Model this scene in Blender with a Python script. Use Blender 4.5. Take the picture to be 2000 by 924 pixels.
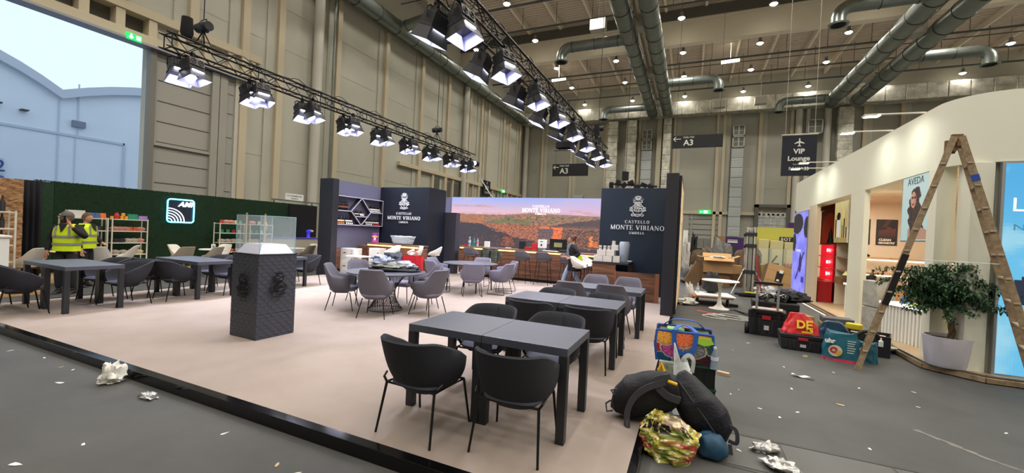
import bpy, math, random
from mathutils import Vector, Matrix, noise
from math import sin, cos, pi, radians, sqrt, atan2, exp
scene = bpy.context.scene
for _o in list(bpy.data.objects):
    bpy.data.objects.remove(_o)

# ---------------------------------------------------------------- camera, world, exposure
F_PX = 797.88
cam_d = bpy.data.cameras.new('camera')
cam_d.sensor_width = 36.0
cam_d.lens = F_PX / 2000.0 * 36.0
cam_d.clip_end = 400.0
cam_d.clip_start = 0.05
cam = bpy.data.objects.new('camera', cam_d)
scene.collection.objects.link(cam)
_y, _p, _r = radians(23.6335), radians(-0.467), radians(2.747)
_fw = Vector((-sin(_y) * cos(_p), cos(_y) * cos(_p), sin(_p)))
_r0 = Vector((cos(_y), sin(_y), 0))
_u0 = _r0.cross(_fw)
_rt = cos(_r) * _r0 + sin(_r) * _u0
_up = -sin(_r) * _r0 + cos(_r) * _u0
cam.matrix_world = Matrix(((_rt.x, _up.x, -_fw.x, 0), (_rt.y, _up.y, -_fw.y, 0), (_rt.z, _up.z, -_fw.z, 1.72), (0, 0, 0, 1)))
scene.camera = cam

world = bpy.data.worlds.new('sky')
scene.world = world
world.use_nodes = True
_bg = world.node_tree.nodes['Background']
_bg.inputs['Color'].default_value = (0.66, 0.82, 1.0, 1)
_bg.inputs['Strength'].default_value = 1.25

scene.view_settings.view_transform = 'Standard'
scene.view_settings.look = 'None'
scene.view_settings.gamma = 1.0
scene.view_settings.use_curve_mapping = False
EXPOSURE = 0.0
scene.view_settings.exposure = EXPOSURE

# light levels (watts)
W_HALL = 780.0        # each roof lamp
W_UP = 1700.0         # added fill on the roof deck, no fixture
W_STAGE = 50.0        # each truss flood
W_FASCIA = 6.0       # arm floods on the white stand

COL = scene.collection
_ul = bpy.data.lights.new('roof_fill', 'AREA'); _ul.shape = 'RECTANGLE'; _ul.size = 54; _ul.size_y = 56; _ul.energy = W_UP; _ul.color = (1.0, 0.93, 0.84)  # added fill light facing up, no lamp hangs here
_uo = bpy.data.objects.new('roof_fill', _ul); COL.objects.link(_uo); _uo.location = (8, 20, 15.9); _uo.rotation_euler = (math.pi, 0, 0)

# ---------------------------------------------------------------- helpers
def lin(c):
    if isinstance(c, str):
        c = c.lstrip('#')
        c = tuple(int(c[i:i + 2], 16) / 255 for i in (0, 2, 4))
    return tuple((v / 12.92 if v <= 0.04045 else ((v + 0.055) / 1.055) ** 2.4) for v in c)

_mats = {}
def mat(name, col='#808080', rough=0.6, metal=0.0, emit=None, es=1.0, noise_amt=0.0, nscale=8.0, bump=0.0, bscale=60.0,
        trans=0.0, alpha=1.0, spec=0.5, col2=None, stretch=(1, 1, 1), ior=1.45, thresh=None):
    if name in _mats:
        return _mats[name]
    m = bpy.data.materials.new(name)
    m.use_nodes = True
    nt = m.node_tree
    b = nt.nodes['Principled BSDF']
    c = lin(col)
    b.inputs['Base Color'].default_value = (*c, 1)
    b.inputs['Roughness'].default_value = rough
    b.inputs['Metallic'].default_value = metal
    b.inputs['Specular IOR Level'].default_value = spec
    b.inputs['IOR'].default_value = ior
    if trans:
        b.inputs['Transmission Weight'].default_value = trans
    if alpha < 1:
        b.inputs['Alpha'].default_value = alpha
    if emit:
        b.inputs['Emission Color'].default_value = (*lin(emit), 1)
        b.inputs['Emission Strength'].default_value = es
    if noise_amt or bump or col2:
        tc = nt.nodes.new('ShaderNodeTexCoord')
        mp = nt.nodes.new('ShaderNodeMapping')
        mp.inputs['Scale'].default_value = stretch
        nt.links.new(tc.outputs['Object'], mp.inputs['Vector'])
    if noise_amt or col2:
        n = nt.nodes.new('ShaderNodeTexNoise')
        n.inputs['Scale'].default_value = nscale
        n.inputs['Detail'].default_value = 6
        n.inputs['Roughness'].default_value = 0.6
        nt.links.new(mp.outputs[0], n.inputs['Vector'])
        r = nt.nodes.new('ShaderNodeValToRGB')
        if col2:
            c2 = lin(col2)
            lo, hi = thresh or (0.35, 0.65)
            r.color_ramp.elements[0].position = lo
            r.color_ramp.elements[1].position = hi
            r.color_ramp.elements[0].color = (*c, 1)
            r.color_ramp.elements[1].color = (*c2, 1)
        else:
            r.color_ramp.elements[0].position = 0.3
            r.color_ramp.elements[1].position = 0.7
            r.color_ramp.elements[0].color = (*[v * (1 - noise_amt) for v in c], 1)
            r.color_ramp.elements[1].color = (*[min(1, v * (1 + noise_amt)) for v in c], 1)
        nt.links.new(n.outputs['Fac'], r.inputs['Fac'])
        nt.links.new(r.outputs['Color'], b.inputs['Base Color'])
    if bump:
        n2 = nt.nodes.new('ShaderNodeTexNoise')
        n2.inputs['Scale'].default_value = bscale
        n2.inputs['Detail'].default_value = 3
        nt.links.new(mp.outputs[0], n2.inputs['Vector'])
        bp = nt.nodes.new('ShaderNodeBump')
        bp.inputs['Strength'].default_value = bump
        bp.inputs['Distance'].default_value = 0.02
        nt.links.new(n2.outputs['Fac'], bp.inputs['Height'])
        nt.links.new(bp.outputs['Normal'], b.inputs['Normal'])
    _mats[name] = m
    return m

def vcol_mat(name, rough=0.5, emit=0.0):
    if name in _mats:
        return _mats[name]
    m = bpy.data.materials.new(name)
    m.use_nodes = True
    nt = m.node_tree
    b = nt.nodes['Principled BSDF']
    b.inputs['Roughness'].default_value = rough
    a = nt.nodes.new('ShaderNodeAttribute')
    a.attribute_name = 'Print'
    if not emit:
        nt.links.new(a.outputs['Color'], b.inputs['Base Color'])
    else:
        b.inputs['Base Color'].default_value = (0.02, 0.02, 0.025, 1)
        nt.links.new(a.outputs['Color'], b.inputs['Emission Color'])
        b.inputs['Emission Strength'].default_value = emit
    _mats[name] = m
    return m

class MB:
    """collects geometry for ONE mesh object"""
    def __init__(s):
        s.v = []; s.f = []; s.mi = []; s.T = None
    def add(s, vs, fs, mi=0):
        o = len(s.v)
        if s.T is not None:
            vs = [s.T @ Vector(p) for p in vs]
        s.v += [tuple(p) for p in vs]
        s.f += [tuple(i + o for i in f) for f in fs]
        s.mi += [mi] * len(fs)
        return s
    def box(s, x0, x1, y0, y1, z0, z1, mi=0):
        vs = [(x0, y0, z0), (x1, y0, z0), (x1, y1, z0), (x0, y1, z0), (x0, y0, z1), (x1, y0, z1), (x1, y1, z1), (x0, y1, z1)]
        fs = [(0, 3, 2, 1), (4, 5, 6, 7), (0, 1, 5, 4), (1, 2, 6, 5), (2, 3, 7, 6), (3, 0, 4, 7)]
        return s.add(vs, fs, mi)
    def cbox(s, c, d, mi=0, M=None):
        x, y, z = [k / 2 for k in d]
        vs = [Vector(p) for p in [(-x, -y, -z), (x, -y, -z), (x, y, -z), (-x, y, -z), (-x, -y, z), (x, -y, z), (x, y, z), (-x, y, z)]]
        if M is not None:
            vs = [M @ p for p in vs]
        vs = [p + Vector(c) for p in vs]
        fs = [(0, 3, 2, 1), (4, 5, 6, 7), (0, 1, 5, 4), (1, 2, 6, 5), (2, 3, 7, 6), (3, 0, 4, 7)]
        return s.add(vs, fs, mi)
    def bar(s, a, b, w, h, mi=0, up=(0, 0, 1)):
        """rectangular bar from a to b"""
        a = Vector(a); b = Vector(b); d = (b - a)
        L = d.length; d.normalize()
        u = Vector(up)
        if abs(d.dot(u)) > 0.98:
            u = Vector((0, 1, 0))
        r = d.cross(u).normalized(); u = r.cross(d)
        M = Matrix((r, d, u)).transposed()
        return s.cbox((a + b) / 2, (w, L, h), mi, M)
    def tube(s, pts, r, n=8, closed=False, cap=True, mi=0):
        P = [Vector(p) for p in pts]
        R = r if isinstance(r, (list, tuple)) else [r] * len(P)
        N = len(P)
        vs = []; fs = []
        prev = None
        for i, p in enumerate(P):
            if closed:
                t = (P[(i + 1) % N] - P[i - 1])
            elif i == 0:
                t = P[1] - P[0]
            elif i == N - 1:
                t = P[-1] - P[-2]
            else:
                t = (P[i + 1] - P[i]).normalized() + (P[i] - P[i - 1]).normalized()
            if t.length < 1e-9:
                t = Vector((0, 0, 1))
            t.normalize()
            if prev is None:
                u = Vector((0, 0, 1)) if abs(t.z) < 0.9 else Vector((1, 0, 0))
                a = t.cross(u).normalized()
            else:
                a = (prev - t * prev.dot(t))
                if a.length < 1e-6:
                    a = t.orthogonal()
                a.normalize()
            prev = a
            b = t.cross(a)
            for k in range(n):
                an = 2 * pi * k / n
                vs.append(p + (a * cos(an) + b * sin(an)) * R[i])
        segs = N if closed else N - 1
        for i in range(segs):
            j = (i + 1) % N
            for k in range(n):
                k2 = (k + 1) % n
                fs.append((i * n + k, i * n + k2, j * n + k2, j * n + k))
        if cap and not closed:
            fs.append(tuple(range(n - 1, -1, -1)))
            fs.append(tuple((N - 1) * n + k for k in range(n)))
        return s.add(vs, fs, mi)
    def cyl(s, c, r, z0, z1, n=24, mi=0, r2=None):
        r2 = r if r2 is None else r2
        return s.lathe([(0, z0), (r, z0), (r2, z1), (0, z1)], c, n, mi)
    def lathe(s, prof, c=(0, 0, 0), n=24, mi=0, axis='z'):
        vs = []; fs = []
        for (r, z) in prof:
            for k in range(n):
                a = 2 * pi * k / n
                if axis == 'z':
                    vs.append((c[0] + r * cos(a), c[1] + r * sin(a), c[2] + z))
                elif axis == 'x':
                    vs.append((c[0] + z, c[1] + r * cos(a), c[2] + r * sin(a)))
                else:
                    vs.append((c[0] + r * sin(a), c[1] + z, c[2] + r * cos(a)))
        for i in range(len(prof) - 1):
            for k in range(n):
                k2 = (k + 1) % n
                fs.append((i * n + k, i * n + k2, (i + 1) * n + k2, (i + 1) * n + k))
        return s.add(vs, fs, mi)
    def prism(s, poly, O, U, V, D, mi=0):
        """polygon poly [(u,v)] in plane O+uU+vV, extruded by vector D"""
        O = Vector(O); U = Vector(U); V = Vector(V); D = Vector(D)
        n = len(poly)
        a = [O + U * p[0] + V * p[1] for p in poly]
        vs = a + [p + D for p in a]
        fs = [tuple(range(n)), tuple(range(2 * n - 1, n - 1, -1))]
        for i in range(n):
            j = (i + 1) % n
            fs.append((i, i + n, j + n, j))
        return s.add(vs, fs, mi)
    def grid(s, fn, nu, nv, mi=0, cu=False, cv=False):
        vs = []
        for i in range(nu):
            for j in range(nv):
                vs.append(fn(i / (nu if cu else nu - 1), j / (nv if cv else nv - 1)))
        fs = []
        for i in range(nu if cu else nu - 1):
            for j in range(nv if cv else nv - 1):
                i2 = (i + 1) % nu; j2 = (j + 1) % nv
                fs.append((i * nv + j, i2 * nv + j, i2 * nv + j2, i * nv + j2))
        return s.add(vs, fs, mi)
    def build(s, name, mats, parent=None, smooth=False, bevel=0.0, solid=0.0, angle=35):
        me = bpy.data.meshes.new(name)
        me.from_pydata(s.v, [], s.f)
        if not isinstance(mats, (list, tuple)):
            mats = [mats]
        for m in mats:
            me.materials.append(m)
        if len(mats) > 1:
            me.polygons.foreach_set('material_index', s.mi)
        me.validate()
        if smooth:
            me.polygons.foreach_set('use_smooth', [True] * len(me.polygons))
            try:
                me.set_sharp_from_angle(angle=radians(angle))
            except Exception:
                pass
        me.update()
        o = bpy.data.objects.new(name, me)
        COL.objects.link(o)
        if parent is not None:
            o.parent = parent
        if solid:
            md = o.modifiers.new('solid', 'SOLIDIFY'); md.thickness = solid; md.offset = 0
        if bevel:
            md = o.modifiers.new('bevel', 'BEVEL'); md.width = bevel; md.segments = 2; md.limit_method = 'ANGLE'
        return o

def thing(name, label, cat, loc=(0, 0, 0), rz=0.0, group=None):
    o = bpy.data.objects.new(name, None)
    o.empty_display_size = 0.1
    COL.objects.link(o)
    o.location = loc
    o.rotation_euler = (0, 0, rz)
    return tag(o, label, cat, group)

def tag(o, label, cat, group=None):
    o['label'] = label; o['category'] = cat
    if group:
        o['group'] = group
    elif 'group' in o:
        del o['group']
    return o

def struct(o, label=None):
    o['kind'] = 'structure'
    if label:
        o['label'] = label
    return o

def kids(o):
    return _kids.get(o.name, [])

def copy_tree(src, loc=None, rz=None, label=None, group=None):
    r = src.copy(); COL.objects.link(r)
    for ch in [c for c in bpy.data.objects if c.parent == src]:
        c = ch.copy(); COL.objects.link(c); c.parent = r
        for g in [g for g in bpy.data.objects if g.parent == ch]:
            d = g.copy(); COL.objects.link(d); d.parent = c
    if loc is not None:
        r.location = loc
    if rz is not None:
        r.rotation_euler = (0, 0, rz)
    if label:
        r['label'] = label
    if group:
        r['group'] = group
    return r

def text_mesh(s, size, mt, O, U, V, D, name='lettering', parent=None, bold=0.0, align='CENTER', xscale=1.0, spacing=1.0, mb=None, shear=0.0):
    """sans lettering; returns an object, or adds into mb if given"""
    c = bpy.data.curves.new('t', 'FONT')
    c.body = s; c.size = size; c.align_x = align; c.align_y = 'CENTER'
    c.space_character = spacing; c.offset = bold; c.shear = shear
    c.resolution_u = 3
    o = bpy.data.objects.new('t', c)
    COL.objects.link(o)
    dg = bpy.context.evaluated_depsgraph_get()
    me = bpy.data.meshes.new_from_object(o.evaluated_get(dg))
    U = Vector(U); V = Vector(V); D = Vector(D); O = Vector(O)
    m = mb or MB()
    vs = [O + U * (v.co.x * xscale) + V * v.co.y + D for v in me.vertices]
    fs = [tuple(p.vertices) for p in me.polygons]
    n = len(vs)
    # side walls
    cnt = {}
    for f in fs:
        for i in range(len(f)):
            e = (f[i], f[(i + 1) % len(f)])
            cnt[tuple(sorted(e))] = cnt.get(tuple(sorted(e)), []) + [e]
    vs2 = [p - D for p in vs]
    side = []
    for k, es in cnt.items():
        if len(es) == 1:
            a, b = es[0]
            side.append((b, a, a + n, b + n))
    m.add(vs + vs2, fs + side)
    bpy.data.objects.remove(o); bpy.data.curves.remove(c); bpy.data.meshes.remove(me)
    if mb is None:
        return m.build(name, mt, parent)
    return m

# ---- serif lettering made of polygons
def _ring(cx, cy, rx, ry, tx, ty, a0=0, a1=360, n=20):
    out = []
    for i in range(n):
        t0 = radians(a0 + (a1 - a0) * i / n); t1 = radians(a0 + (a1 - a0) * (i + 1) / n)
        out.append([(cx + rx * cos(t0), cy + ry * sin(t0)), (cx + rx * cos(t1), cy + ry * sin(t1)),
                    (cx + (rx - tx) * cos(t1), cy + (ry - ty) * sin(t1)), (cx + (rx - tx) * cos(t0), cy + (ry - ty) * sin(t0))])
    return out
def _rc(x0, x1, y0, y1): return [(x0, y0), (x1, y0), (x1, y1), (x0, y1)]
def _dg(xa, ya, xb, yb, w): return [(xa - w / 2, ya), (xb - w / 2, yb), (xb + w / 2, yb), (xa + w / 2, ya)]
def _stem(x, w=0.17, sw=0.09, top=True, bot=True):
    o = [_rc(x - w / 2, x + w / 2, 0, 1)]
    if bot: o.append(_rc(x - w / 2 - sw, x + w / 2 + sw, 0, 0.055))
    if top: o.append(_rc(x - w / 2 - sw, x + w / 2 + sw, 0.945, 1))
    return o
SERIF = {
    'M': (1.08, _stem(0.14, 0.08) + _stem(0.92, 0.18) + [_dg(0.14, 1, 0.5, 0, 0.2), _dg(0.9, 1, 0.5, 0, 0.09)]),
    'O': (0.98, _ring(0.49, 0.5, 0.46, 0.52, 0.19, 0.07)),
    'N': (0.98, _stem(0.15, 0.08) + _stem(0.82, 0.08, bot=False) + [_dg(0.15, 1, 0.82, 0, 0.2)]),
    'T': (0.84, _stem(0.42, top=False) + [_rc(0.04, 0.8, 0.93, 1), _rc(0.02, 0.09, 0.76, 1), _rc(0.75, 0.82, 0.76, 1)]),
    'E': (0.76, _stem(0.18) + [_rc(0.18, 0.68, 0.93, 1), _rc(0.18, 0.52, 0.48, 0.55), _rc(0.18, 0.7, 0, 0.07), _rc(0.62, 0.68, 0.78, 1), _rc(0.65, 0.71, 0, 0.24), _rc(0.48, 0.53, 0.4, 0.63)]),
    'V': (0.92, [_dg(0.12, 1, 0.47, 0, 0.2), _dg(0.8, 1, 0.47, 0, 0.09), _rc(0.0, 0.28, 0.945, 1), _rc(0.66, 0.92, 0.945, 1)]),
    'I': (0.42, _stem(0.21)),
    'B': (0.8, _stem(0.18) + _ring(0.36, 0.755, 0.3, 0.245, 0.16, 0.07, -90, 90, 12) + _ring(0.36, 0.275, 0.36, 0.275, 0.18, 0.07, -90, 90, 12) + [_rc(0.18, 0.37, 0.93, 1), _rc(0.18, 0.37, 0.48, 0.55), _rc(0.18, 0.37, 0, 0.07)]),
    'A': (0.96, [_dg(0.1, 0, 0.48, 1, 0.08), _dg(0.83, 0, 0.48, 1, 0.2), _rc(0.24, 0.72, 0.3, 0.37), _rc(-0.02, 0.24, 0, 0.055), _rc(0.66, 0.98, 0, 0.055)]),
    'C': (0.86, _ring(0.48, 0.5, 0.45, 0.52, 0.18, 0.07, 42, 318, 18) + [_rc(0.74, 0.8, 0.66, 0.98)]),
    'S': (0.7, _ring(0.35, 0.745, 0.27, 0.265, 0.1, 0.08, 30, 250, 12) + _ring(0.35, 0.255, 0.3, 0.265, 0.12, 0.08, -150, 80, 12) + [_dg(0.22, 0.66, 0.5, 0.36, 0.16), _rc(0.55, 0.6, 0.7, 0.98), _rc(0.05, 0.1, 0.02, 0.28)]),
    'L': (0.72, _stem(0.18) + [_rc(0.18, 0.66, 0, 0.07), _rc(0.61, 0.67, 0, 0.26)]),
    'R': (0.88, _stem(0.18) + _ring(0.38, 0.745, 0.3, 0.255, 0.16, 0.07, -90, 90, 12) + [_rc(0.18, 0.4, 0.93, 1), _rc(0.18, 0.4, 0.49, 0.56), _dg(0.76, 0, 0.4, 0.5, 0.19), _rc(0.62, 0.92, 0, 0.055)]),
    'U': (0.92, [_rc(0.1, 0.27, 0.3, 1), _rc(0.7, 0.77, 0.3, 1), _rc(0.0, 0.37, 0.945, 1), _rc(0.6, 0.88, 0.945, 1)] + _ring(0.435, 0.32, 0.335, 0.34, 0.13, 0.08, 180, 360, 14)),
    ' ': (0.42, []),
}
def serif(mb, s, h, O, U, V, D, spacing=0.1, align='c', mi=0, maxw=None):
    U = Vector(U); V = Vector(V); O = Vector(O)
    w = sum(SERIF[ch][0] + spacing for ch in s) - spacing
    k = 1.0
    if maxw: k = maxw / (w * h)
    x = -w / 2 if align == 'c' else 0
    for ch in s:
        cw, polys = SERIF[ch]
        for p in polys:
            mb.prism([((x + a) * h * k, b * h) for a, b in p], O, U, V, D, mi)
        x += cw + spacing
    return mb

def crest(mb, H, O, U, V, D, lw=0.022, r3d=None, n=6):
    """ornate coat of arms: crown over a scrolled cartouche with a castle; O is its centre"""
    U = Vector(U).normalized(); V = Vector(V).normalized(); O = Vector(O); D = Vector(D)
    def arc(cx, cy, rx, ry, a0, a1, k=10): return [(cx + rx * cos(radians(a0 + (a1 - a0) * i / k)), cy + ry * sin(radians(a0 + (a1 - a0) * i / k))) for i in range(k + 1)]
    L = []
    half = [
        arc(0.0, 0.255, 0.13, 0.03, 0, 90, 5),
        [(0.13, 0.255), (0.17, 0.30), (0.185, 0.25), (0.16, 0.215), (0.2, 0.20), (0.18, 0.175), (0.13, 0.19), (0.12, 0.15)],
        [(0.12, 0.15), (0.14, 0.08), (0.2, 0.02), (0.25, -0.03), (0.3, -0.03), (0.33, -0.06), (0.31, -0.09), (0.27, -0.08), (0.26, -0.05)],
        [(0.24, -0.05), (0.23, -0.12), (0.27, -0.15), (0.33, -0.13), (0.34, -0.17), (0.3, -0.19), (0.25, -0.19)],
        [(0.25, -0.19), (0.2, -0.24), (0.17, -0.3), (0.2, -0.34), (0.25, -0.33), (0.26, -0.38), (0.21, -0.41), (0.15, -0.4), (0.12, -0.36)],
        [(0.12, -0.36), (0.08, -0.42), (0.04, -0.4), (0, -0.44)],
        [(0.17, -0.3), (0.1, -0.34), (0, -0.35)],
        arc(0, -0.27, 0.04, 0.04, -90, 90, 8),
        [(0, -0.2), (0.14, -0.19), (0.23, -0.17)],
        [(0.05, -0.19), (0.05, -0.05), (0.09, -0.05), (0.09, -0.1), (0.13, -0.1), (0.13, -0.05), (0.17, -0.05), (0.17, -0.18)],
        [(0.0, 0.0), (0.14, 0.02)], [(0.02, 0.0), (0.02, 0.16), (0.08, 0.16), (0.08, 0.0)], [(0.0, 0.2), (0.1, 0.2)],
        # crown
        [(0, 0.36), (0.1, 0.365), (0.12, 0.33), (0, 0.325)], [(0.1, 0.365), (0.15, 0.44), (0.09, 0.40), (0.075, 0.47), (0.04, 0.4), (0, 0.48)],
        arc(0.2, 0.33, 0.018, 0.022, 0, 360, 8), arc(0.145, 0.32, 0.014, 0.02, 0, 360, 6),
    ]
    extra = [[(-0.12, -0.19), (-0.12, -0.02), (-0.04, 0.0), (-0.04, -0.18)], [(-0.02, -0.1), (0.02, -0.02)], [(-0.17, -0.03), (-0.16, -0.16)]]
    for h in half:
        L.append(h); L.append([(-a, b) for a, b in h])
    L += extra
    for pl in L:
        if r3d:
            mb.tube([O + U * (a * H) + V * (b * H) + D * 0.5 for a, b in pl], r3d, n)
        else:
            w = lw * H / 2
            for (a, b), (c, d) in zip(pl[:-1], pl[1:]):
                du, dv = c - a, d - b
                l = sqrt(du * du + dv * dv) or 1
                nu, nv = -dv / l * w, du / l * w
                eu, ev = du / l * w * 0.6, dv / l * w * 0.6
                a2, b2, c2, d2 = a * H - eu, b * H - ev, c * H + eu, d * H + ev
                mb.prism([(a2 - nu, b2 - nv), (c2 - nu, d2 - nv), (c2 + nu, d2 + nv), (a2 + nu, b2 + nv)], O, U, V, D)
    return mb

def painted(name, fn, nu, nv, O, U, V, mt, parent=None, thick=None):
    """a flat printed or lit panel: colour fn(u,v) -> sRGB, u along U, v along V (full-size vectors)"""
    O = Vector(O); U = Vector(U); V = Vector(V)
    vs = [O + U * (i / nu) + V * (j / nv) for j in range(nv + 1) for i in range(nu + 1)]
    fs = [(j * (nu + 1) + i, j * (nu + 1) + i + 1, (j + 1) * (nu + 1) + i + 1, (j + 1) * (nu + 1) + i) for j in range(nv) for i in range(nu)]
    me = bpy.data.meshes.new(name)
    me.from_pydata(vs, [], fs)
    me.materials.append(mt)
    at = me.color_attributes.new('Print', 'FLOAT_COLOR', 'CORNER')
    buf = []
    cache = {}
    for f in fs:
        i = f[0]
        cu, cv = ((f[0] % (nu + 1)) + 0.5) / nu, ((f[0] // (nu + 1)) + 0.5) / nv
        c = lin(tuple(min(1, max(0, k)) for k in fn(cu, cv)))
        buf += [c[0], c[1], c[2], 1.0] * 4
    at.data.foreach_set('color', buf)
    o = bpy.data.objects.new(name, me)
    COL.objects.link(o)
    if parent is not None:
        o.parent = parent
    return o

def nz(x, y, z=0.0, o=4):
    return noise.fractal(Vector((x, y, z)), 0.9, 2.0, o)
def mix(a, b, t):
    t = max(0.0, min(1.0, t))
    return tuple(p * (1 - t) + q * t for p, q in zip(a, b))
def sm(a, b, x):
    t = max(0.0, min(1.0, (x - a) / (b - a)))
    return t * t * (3 - 2 * t)

def area(name, loc, direc, sx, sy, watts, color, parent=None, spread=180):
    l = bpy.data.lights.new(name, 'AREA')
    l.shape = 'RECTANGLE'; l.size = sx; l.size_y = sy
    l.energy = watts; l.color = color; l.spread = radians(spread)
    o = bpy.data.objects.new(name, l)
    COL.objects.link(o)
    o.location = loc
    o.rotation_euler = Vector(direc).to_track_quat('-Z', 'Y').to_euler()
    if parent is not None:
        o.parent = parent
    return o
# ================================================================ the hall
XL, XR, YN, YB, ZC = -20.0, 36.0, -12.0, 48.0, 19.0
m_floor = mat('asphalt', '#4e4e4c', 0.72, col2='#3d3d3b', nscale=0.9, bump=0.15, bscale=120, thresh=(0.3, 0.75))
m_panel = mat('wall_panel', '#b4b2a4', 0.75, noise_amt=0.06, nscale=0.4)
m_panel2 = mat('wall_panel_back', '#a3a194', 0.75, noise_amt=0.06, nscale=0.4)
m_tan = mat('tan_steel', '#c0b49a', 0.6)
m_white_steel = mat('white_steel', '#c2beb2', 0.5)
m_gate = mat('gate_grey', '#9e9c94', 0.6)
m_gate_d = mat('gate_dark', '#5c5a54', 0.7)
m_deck = mat('roof_deck', '#bfb09d', 0.7)
m_beam = mat('beam_cream', '#bfb59f', 0.6)
m_purl = mat('purlin', '#d0c4ae', 0.6)
m_pipe = mat('dark_pipe', '#4a4c4a', 0.5, 0.3)
m_zinc = mat('zinc', '#8d9590', 0.35, 0.75, noise_amt=0.08, nscale=3)
m_foil = mat('foil', '#d2cfc0', 0.4, 0.25, bump=1.0, bscale=2.6, noise_amt=0.35, nscale=2.2)
m_black = mat('black_metal', '#17171a', 0.5, 0.2)
m_darkpl = mat('dark_plastic', '#202024', 0.55)
m_lampw = mat('lamp_white', '#ffffff', 0.5, emit='#fff6e8', es=60)
m_tube = mat('tube_white', '#ffffff', 0.5, emit='#fffbe0', es=6)
m_exit = mat('exit_green', '#0f7a3a', 0.5, emit='#22c862', es=1.6)
m_exitw = mat('exit_white', '#ffffff', 0.5, emit='#f4ffe8', es=2.5)
m_white = mat('white', '#e6e6e2', 0.5)
m_signk = mat('sign_black', '#16171a', 0.6)
m_signw = mat('sign_white', '#dcdcd4', 0.6)

b = MB(); b.box(XL - 0.4, XR, YN, YB + 0.4, -0.3, 0)
struct(b.build('floor', m_floor), 'dark grey worn asphalt floor of the exhibition hall')
# channel covers let into the floor, near right
for i, (x0, x1) in enumerate([(0.0, 0.78), (0.79, 1.55), (1.56, 2.9), (2.91, 4.4), (4.41, 6.0)]):
    b = MB(); b.box(x0, x1 - 0.012, 3.63, 4.2, 0, 0.004)
    struct(b.build('floor_channel_cover', mat('cover_plate', '#52524f', 0.6, noise_amt=0.1, nscale=2), bevel=0.002))
b = MB(); b.box(0, 6, 4.215, 4.25, 0, 0.003); b.box(0, 6, 3.585, 3.615, 0, 0.003)
struct(b.build('floor_channel_rail', mat('rail_dark', '#3c3a36', 0.6)))
# dried plaster smears
m_smear = mat('smear', '#77736c', 0.9)
def smear(pts, w, seed):
    random.seed(seed)
    b = MB()
    for (a, c) in zip(pts[:-1], pts[1:]):
        n = 7
        for k in range(n):
            t = k / n; x = a[0] + (c[0] - a[0]) * t; y = a[1] + (c[1] - a[1]) * t
            l = random.uniform(0.05, 0.16); an = atan2(c[1] - a[1], c[0] - a[0]) + random.uniform(-.3, .3)
            ww = w * random.uniform(0.15, 0.8)
            x += random.uniform(-w, w) * 0.5; y += random.uniform(-w, w) * 0.5
            poly = []
            for q in range(7):
                aa = 2 * pi * q / 7
                rr = random.uniform(0.6, 1.1)
                u, v = cos(aa) * l * rr, sin(aa) * ww * rr
                poly.append((x + u * cos(an) - v * sin(an), y + u * sin(an) + v * cos(an)))
            b.add([(p[0], p[1], 0.0015 + 0.0002 * (k % 5)) for p in poly], [tuple(range(7))])
    o = b.build('dried_plaster', m_smear); o['kind'] = 'stuff'
    tag(o, 'pale dried plaster smear scraped across the dark floor, piece %s' % ['nearest the white stand', 'nearest the channel covers', 'below the orange crates'][seed - 1], 'stain')
smear([(2.1, 5.2), (2.3, 4.95), (2.55, 4.65), (3.0, 4.35)], 0.035, 1)
smear([(2.9, 5.1), (2.85, 4.8), (3.2, 4.75)], 0.04, 2)

# --- left wall with the big open gate
wl = thing('wall_left', 'pale grey panelled left wall of the hall', 'wall'); del wl['label']; del wl['category']; struct(wl)
OY0, OY1, OZ = -2.0, 8.96, 8.36
b = MB()
b.box(XL - 0.4, XL, YN, OY0, 0, ZC); b.box(XL - 0.4, XL, OY1, YB, 0, ZC); b.box(XL - 0.4, XL, OY0, OY1, 9.6, ZC)
for z in (2.5, 5.0, 10.8, 12.9, 15.0):
    b.box(XL, XL + 0.012, 12.4 if z < 9 else OY0, YB, z, z + 0.03)
b.build('panelling', m_panel, wl)
# band over the gate with a row of recesses
b = MB()
b.box(XL - 0.35, XL + 0.25, OY0, 13.4, 8.36, 8.74); b.box(XL - 0.35, XL + 0.25, OY0, 13.4, 9.42, 9.75)
y = 13.0
ys = []
while y > OY0:
    ys.append(y); b.box(XL - 0.35, XL + 0.2, y - 0.14, y + 0.14, 8.7, 9.45); y -= 1.0
b.build('gate_lintel', m_tan, wl, bevel=0.01)
b = MB(); b.box(XL - 0.4, XL - 0.25, OY0, 13.4, 8.4, 9.5)
b.build('lintel_back', m_gate_d, wl)
b = MB(); b.box(XL - 0.1, XL + 0.45, OY0, 13.4, 8.28, 8.36)
b.build('gate_rail', mat('rail_grey', '#9a9aa0', 0.4, 0.4), wl)
def pilaster(x, y, z0, z1, w=0.34, d=0.28, m=None, side='L'):
    b = MB()
    if side == 'L':
        b.box(XL, XL + d, y - w / 2, y + w / 2, z0, z1)
        b.box(XL, XL + 0.08, y - w / 2 - 0.5, y - w / 2, z0, z1, 1)
    else:
        b.box(x - w / 2, x + w / 2, YB - d, YB, z0, z1)
        b.box(x + w / 2, x + w / 2 + 0.45, YB - 0.08, YB, z0, z1, 1)
    struct(b.build('wall_pilaster', [m or m_tan, m_panel], bevel=0.01))
for y in (0.5, 3.0, 5.5, 8.0, 10.4):
    pilaster(0, y, 9.75, 15.1)
for y in (12.6, 14.4, 18.1, 22.3, 26.4, 30.2, 34.0, 36.3, 37.8, 41.6, 43.2, 46.2):
    pilaster(0, y, 0, 15.1)
def column(x, y, r, z1=15.1, m=None):
    b = MB(); b.cyl((x, y, 0), r, 0, z1, 20)
    struct(b.build('wall_column', m or m_white_steel, smooth=True))
column(XL + 0.35, 16.55, 0.26); column(XL + 0.35, 33.0, 0.26)
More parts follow.
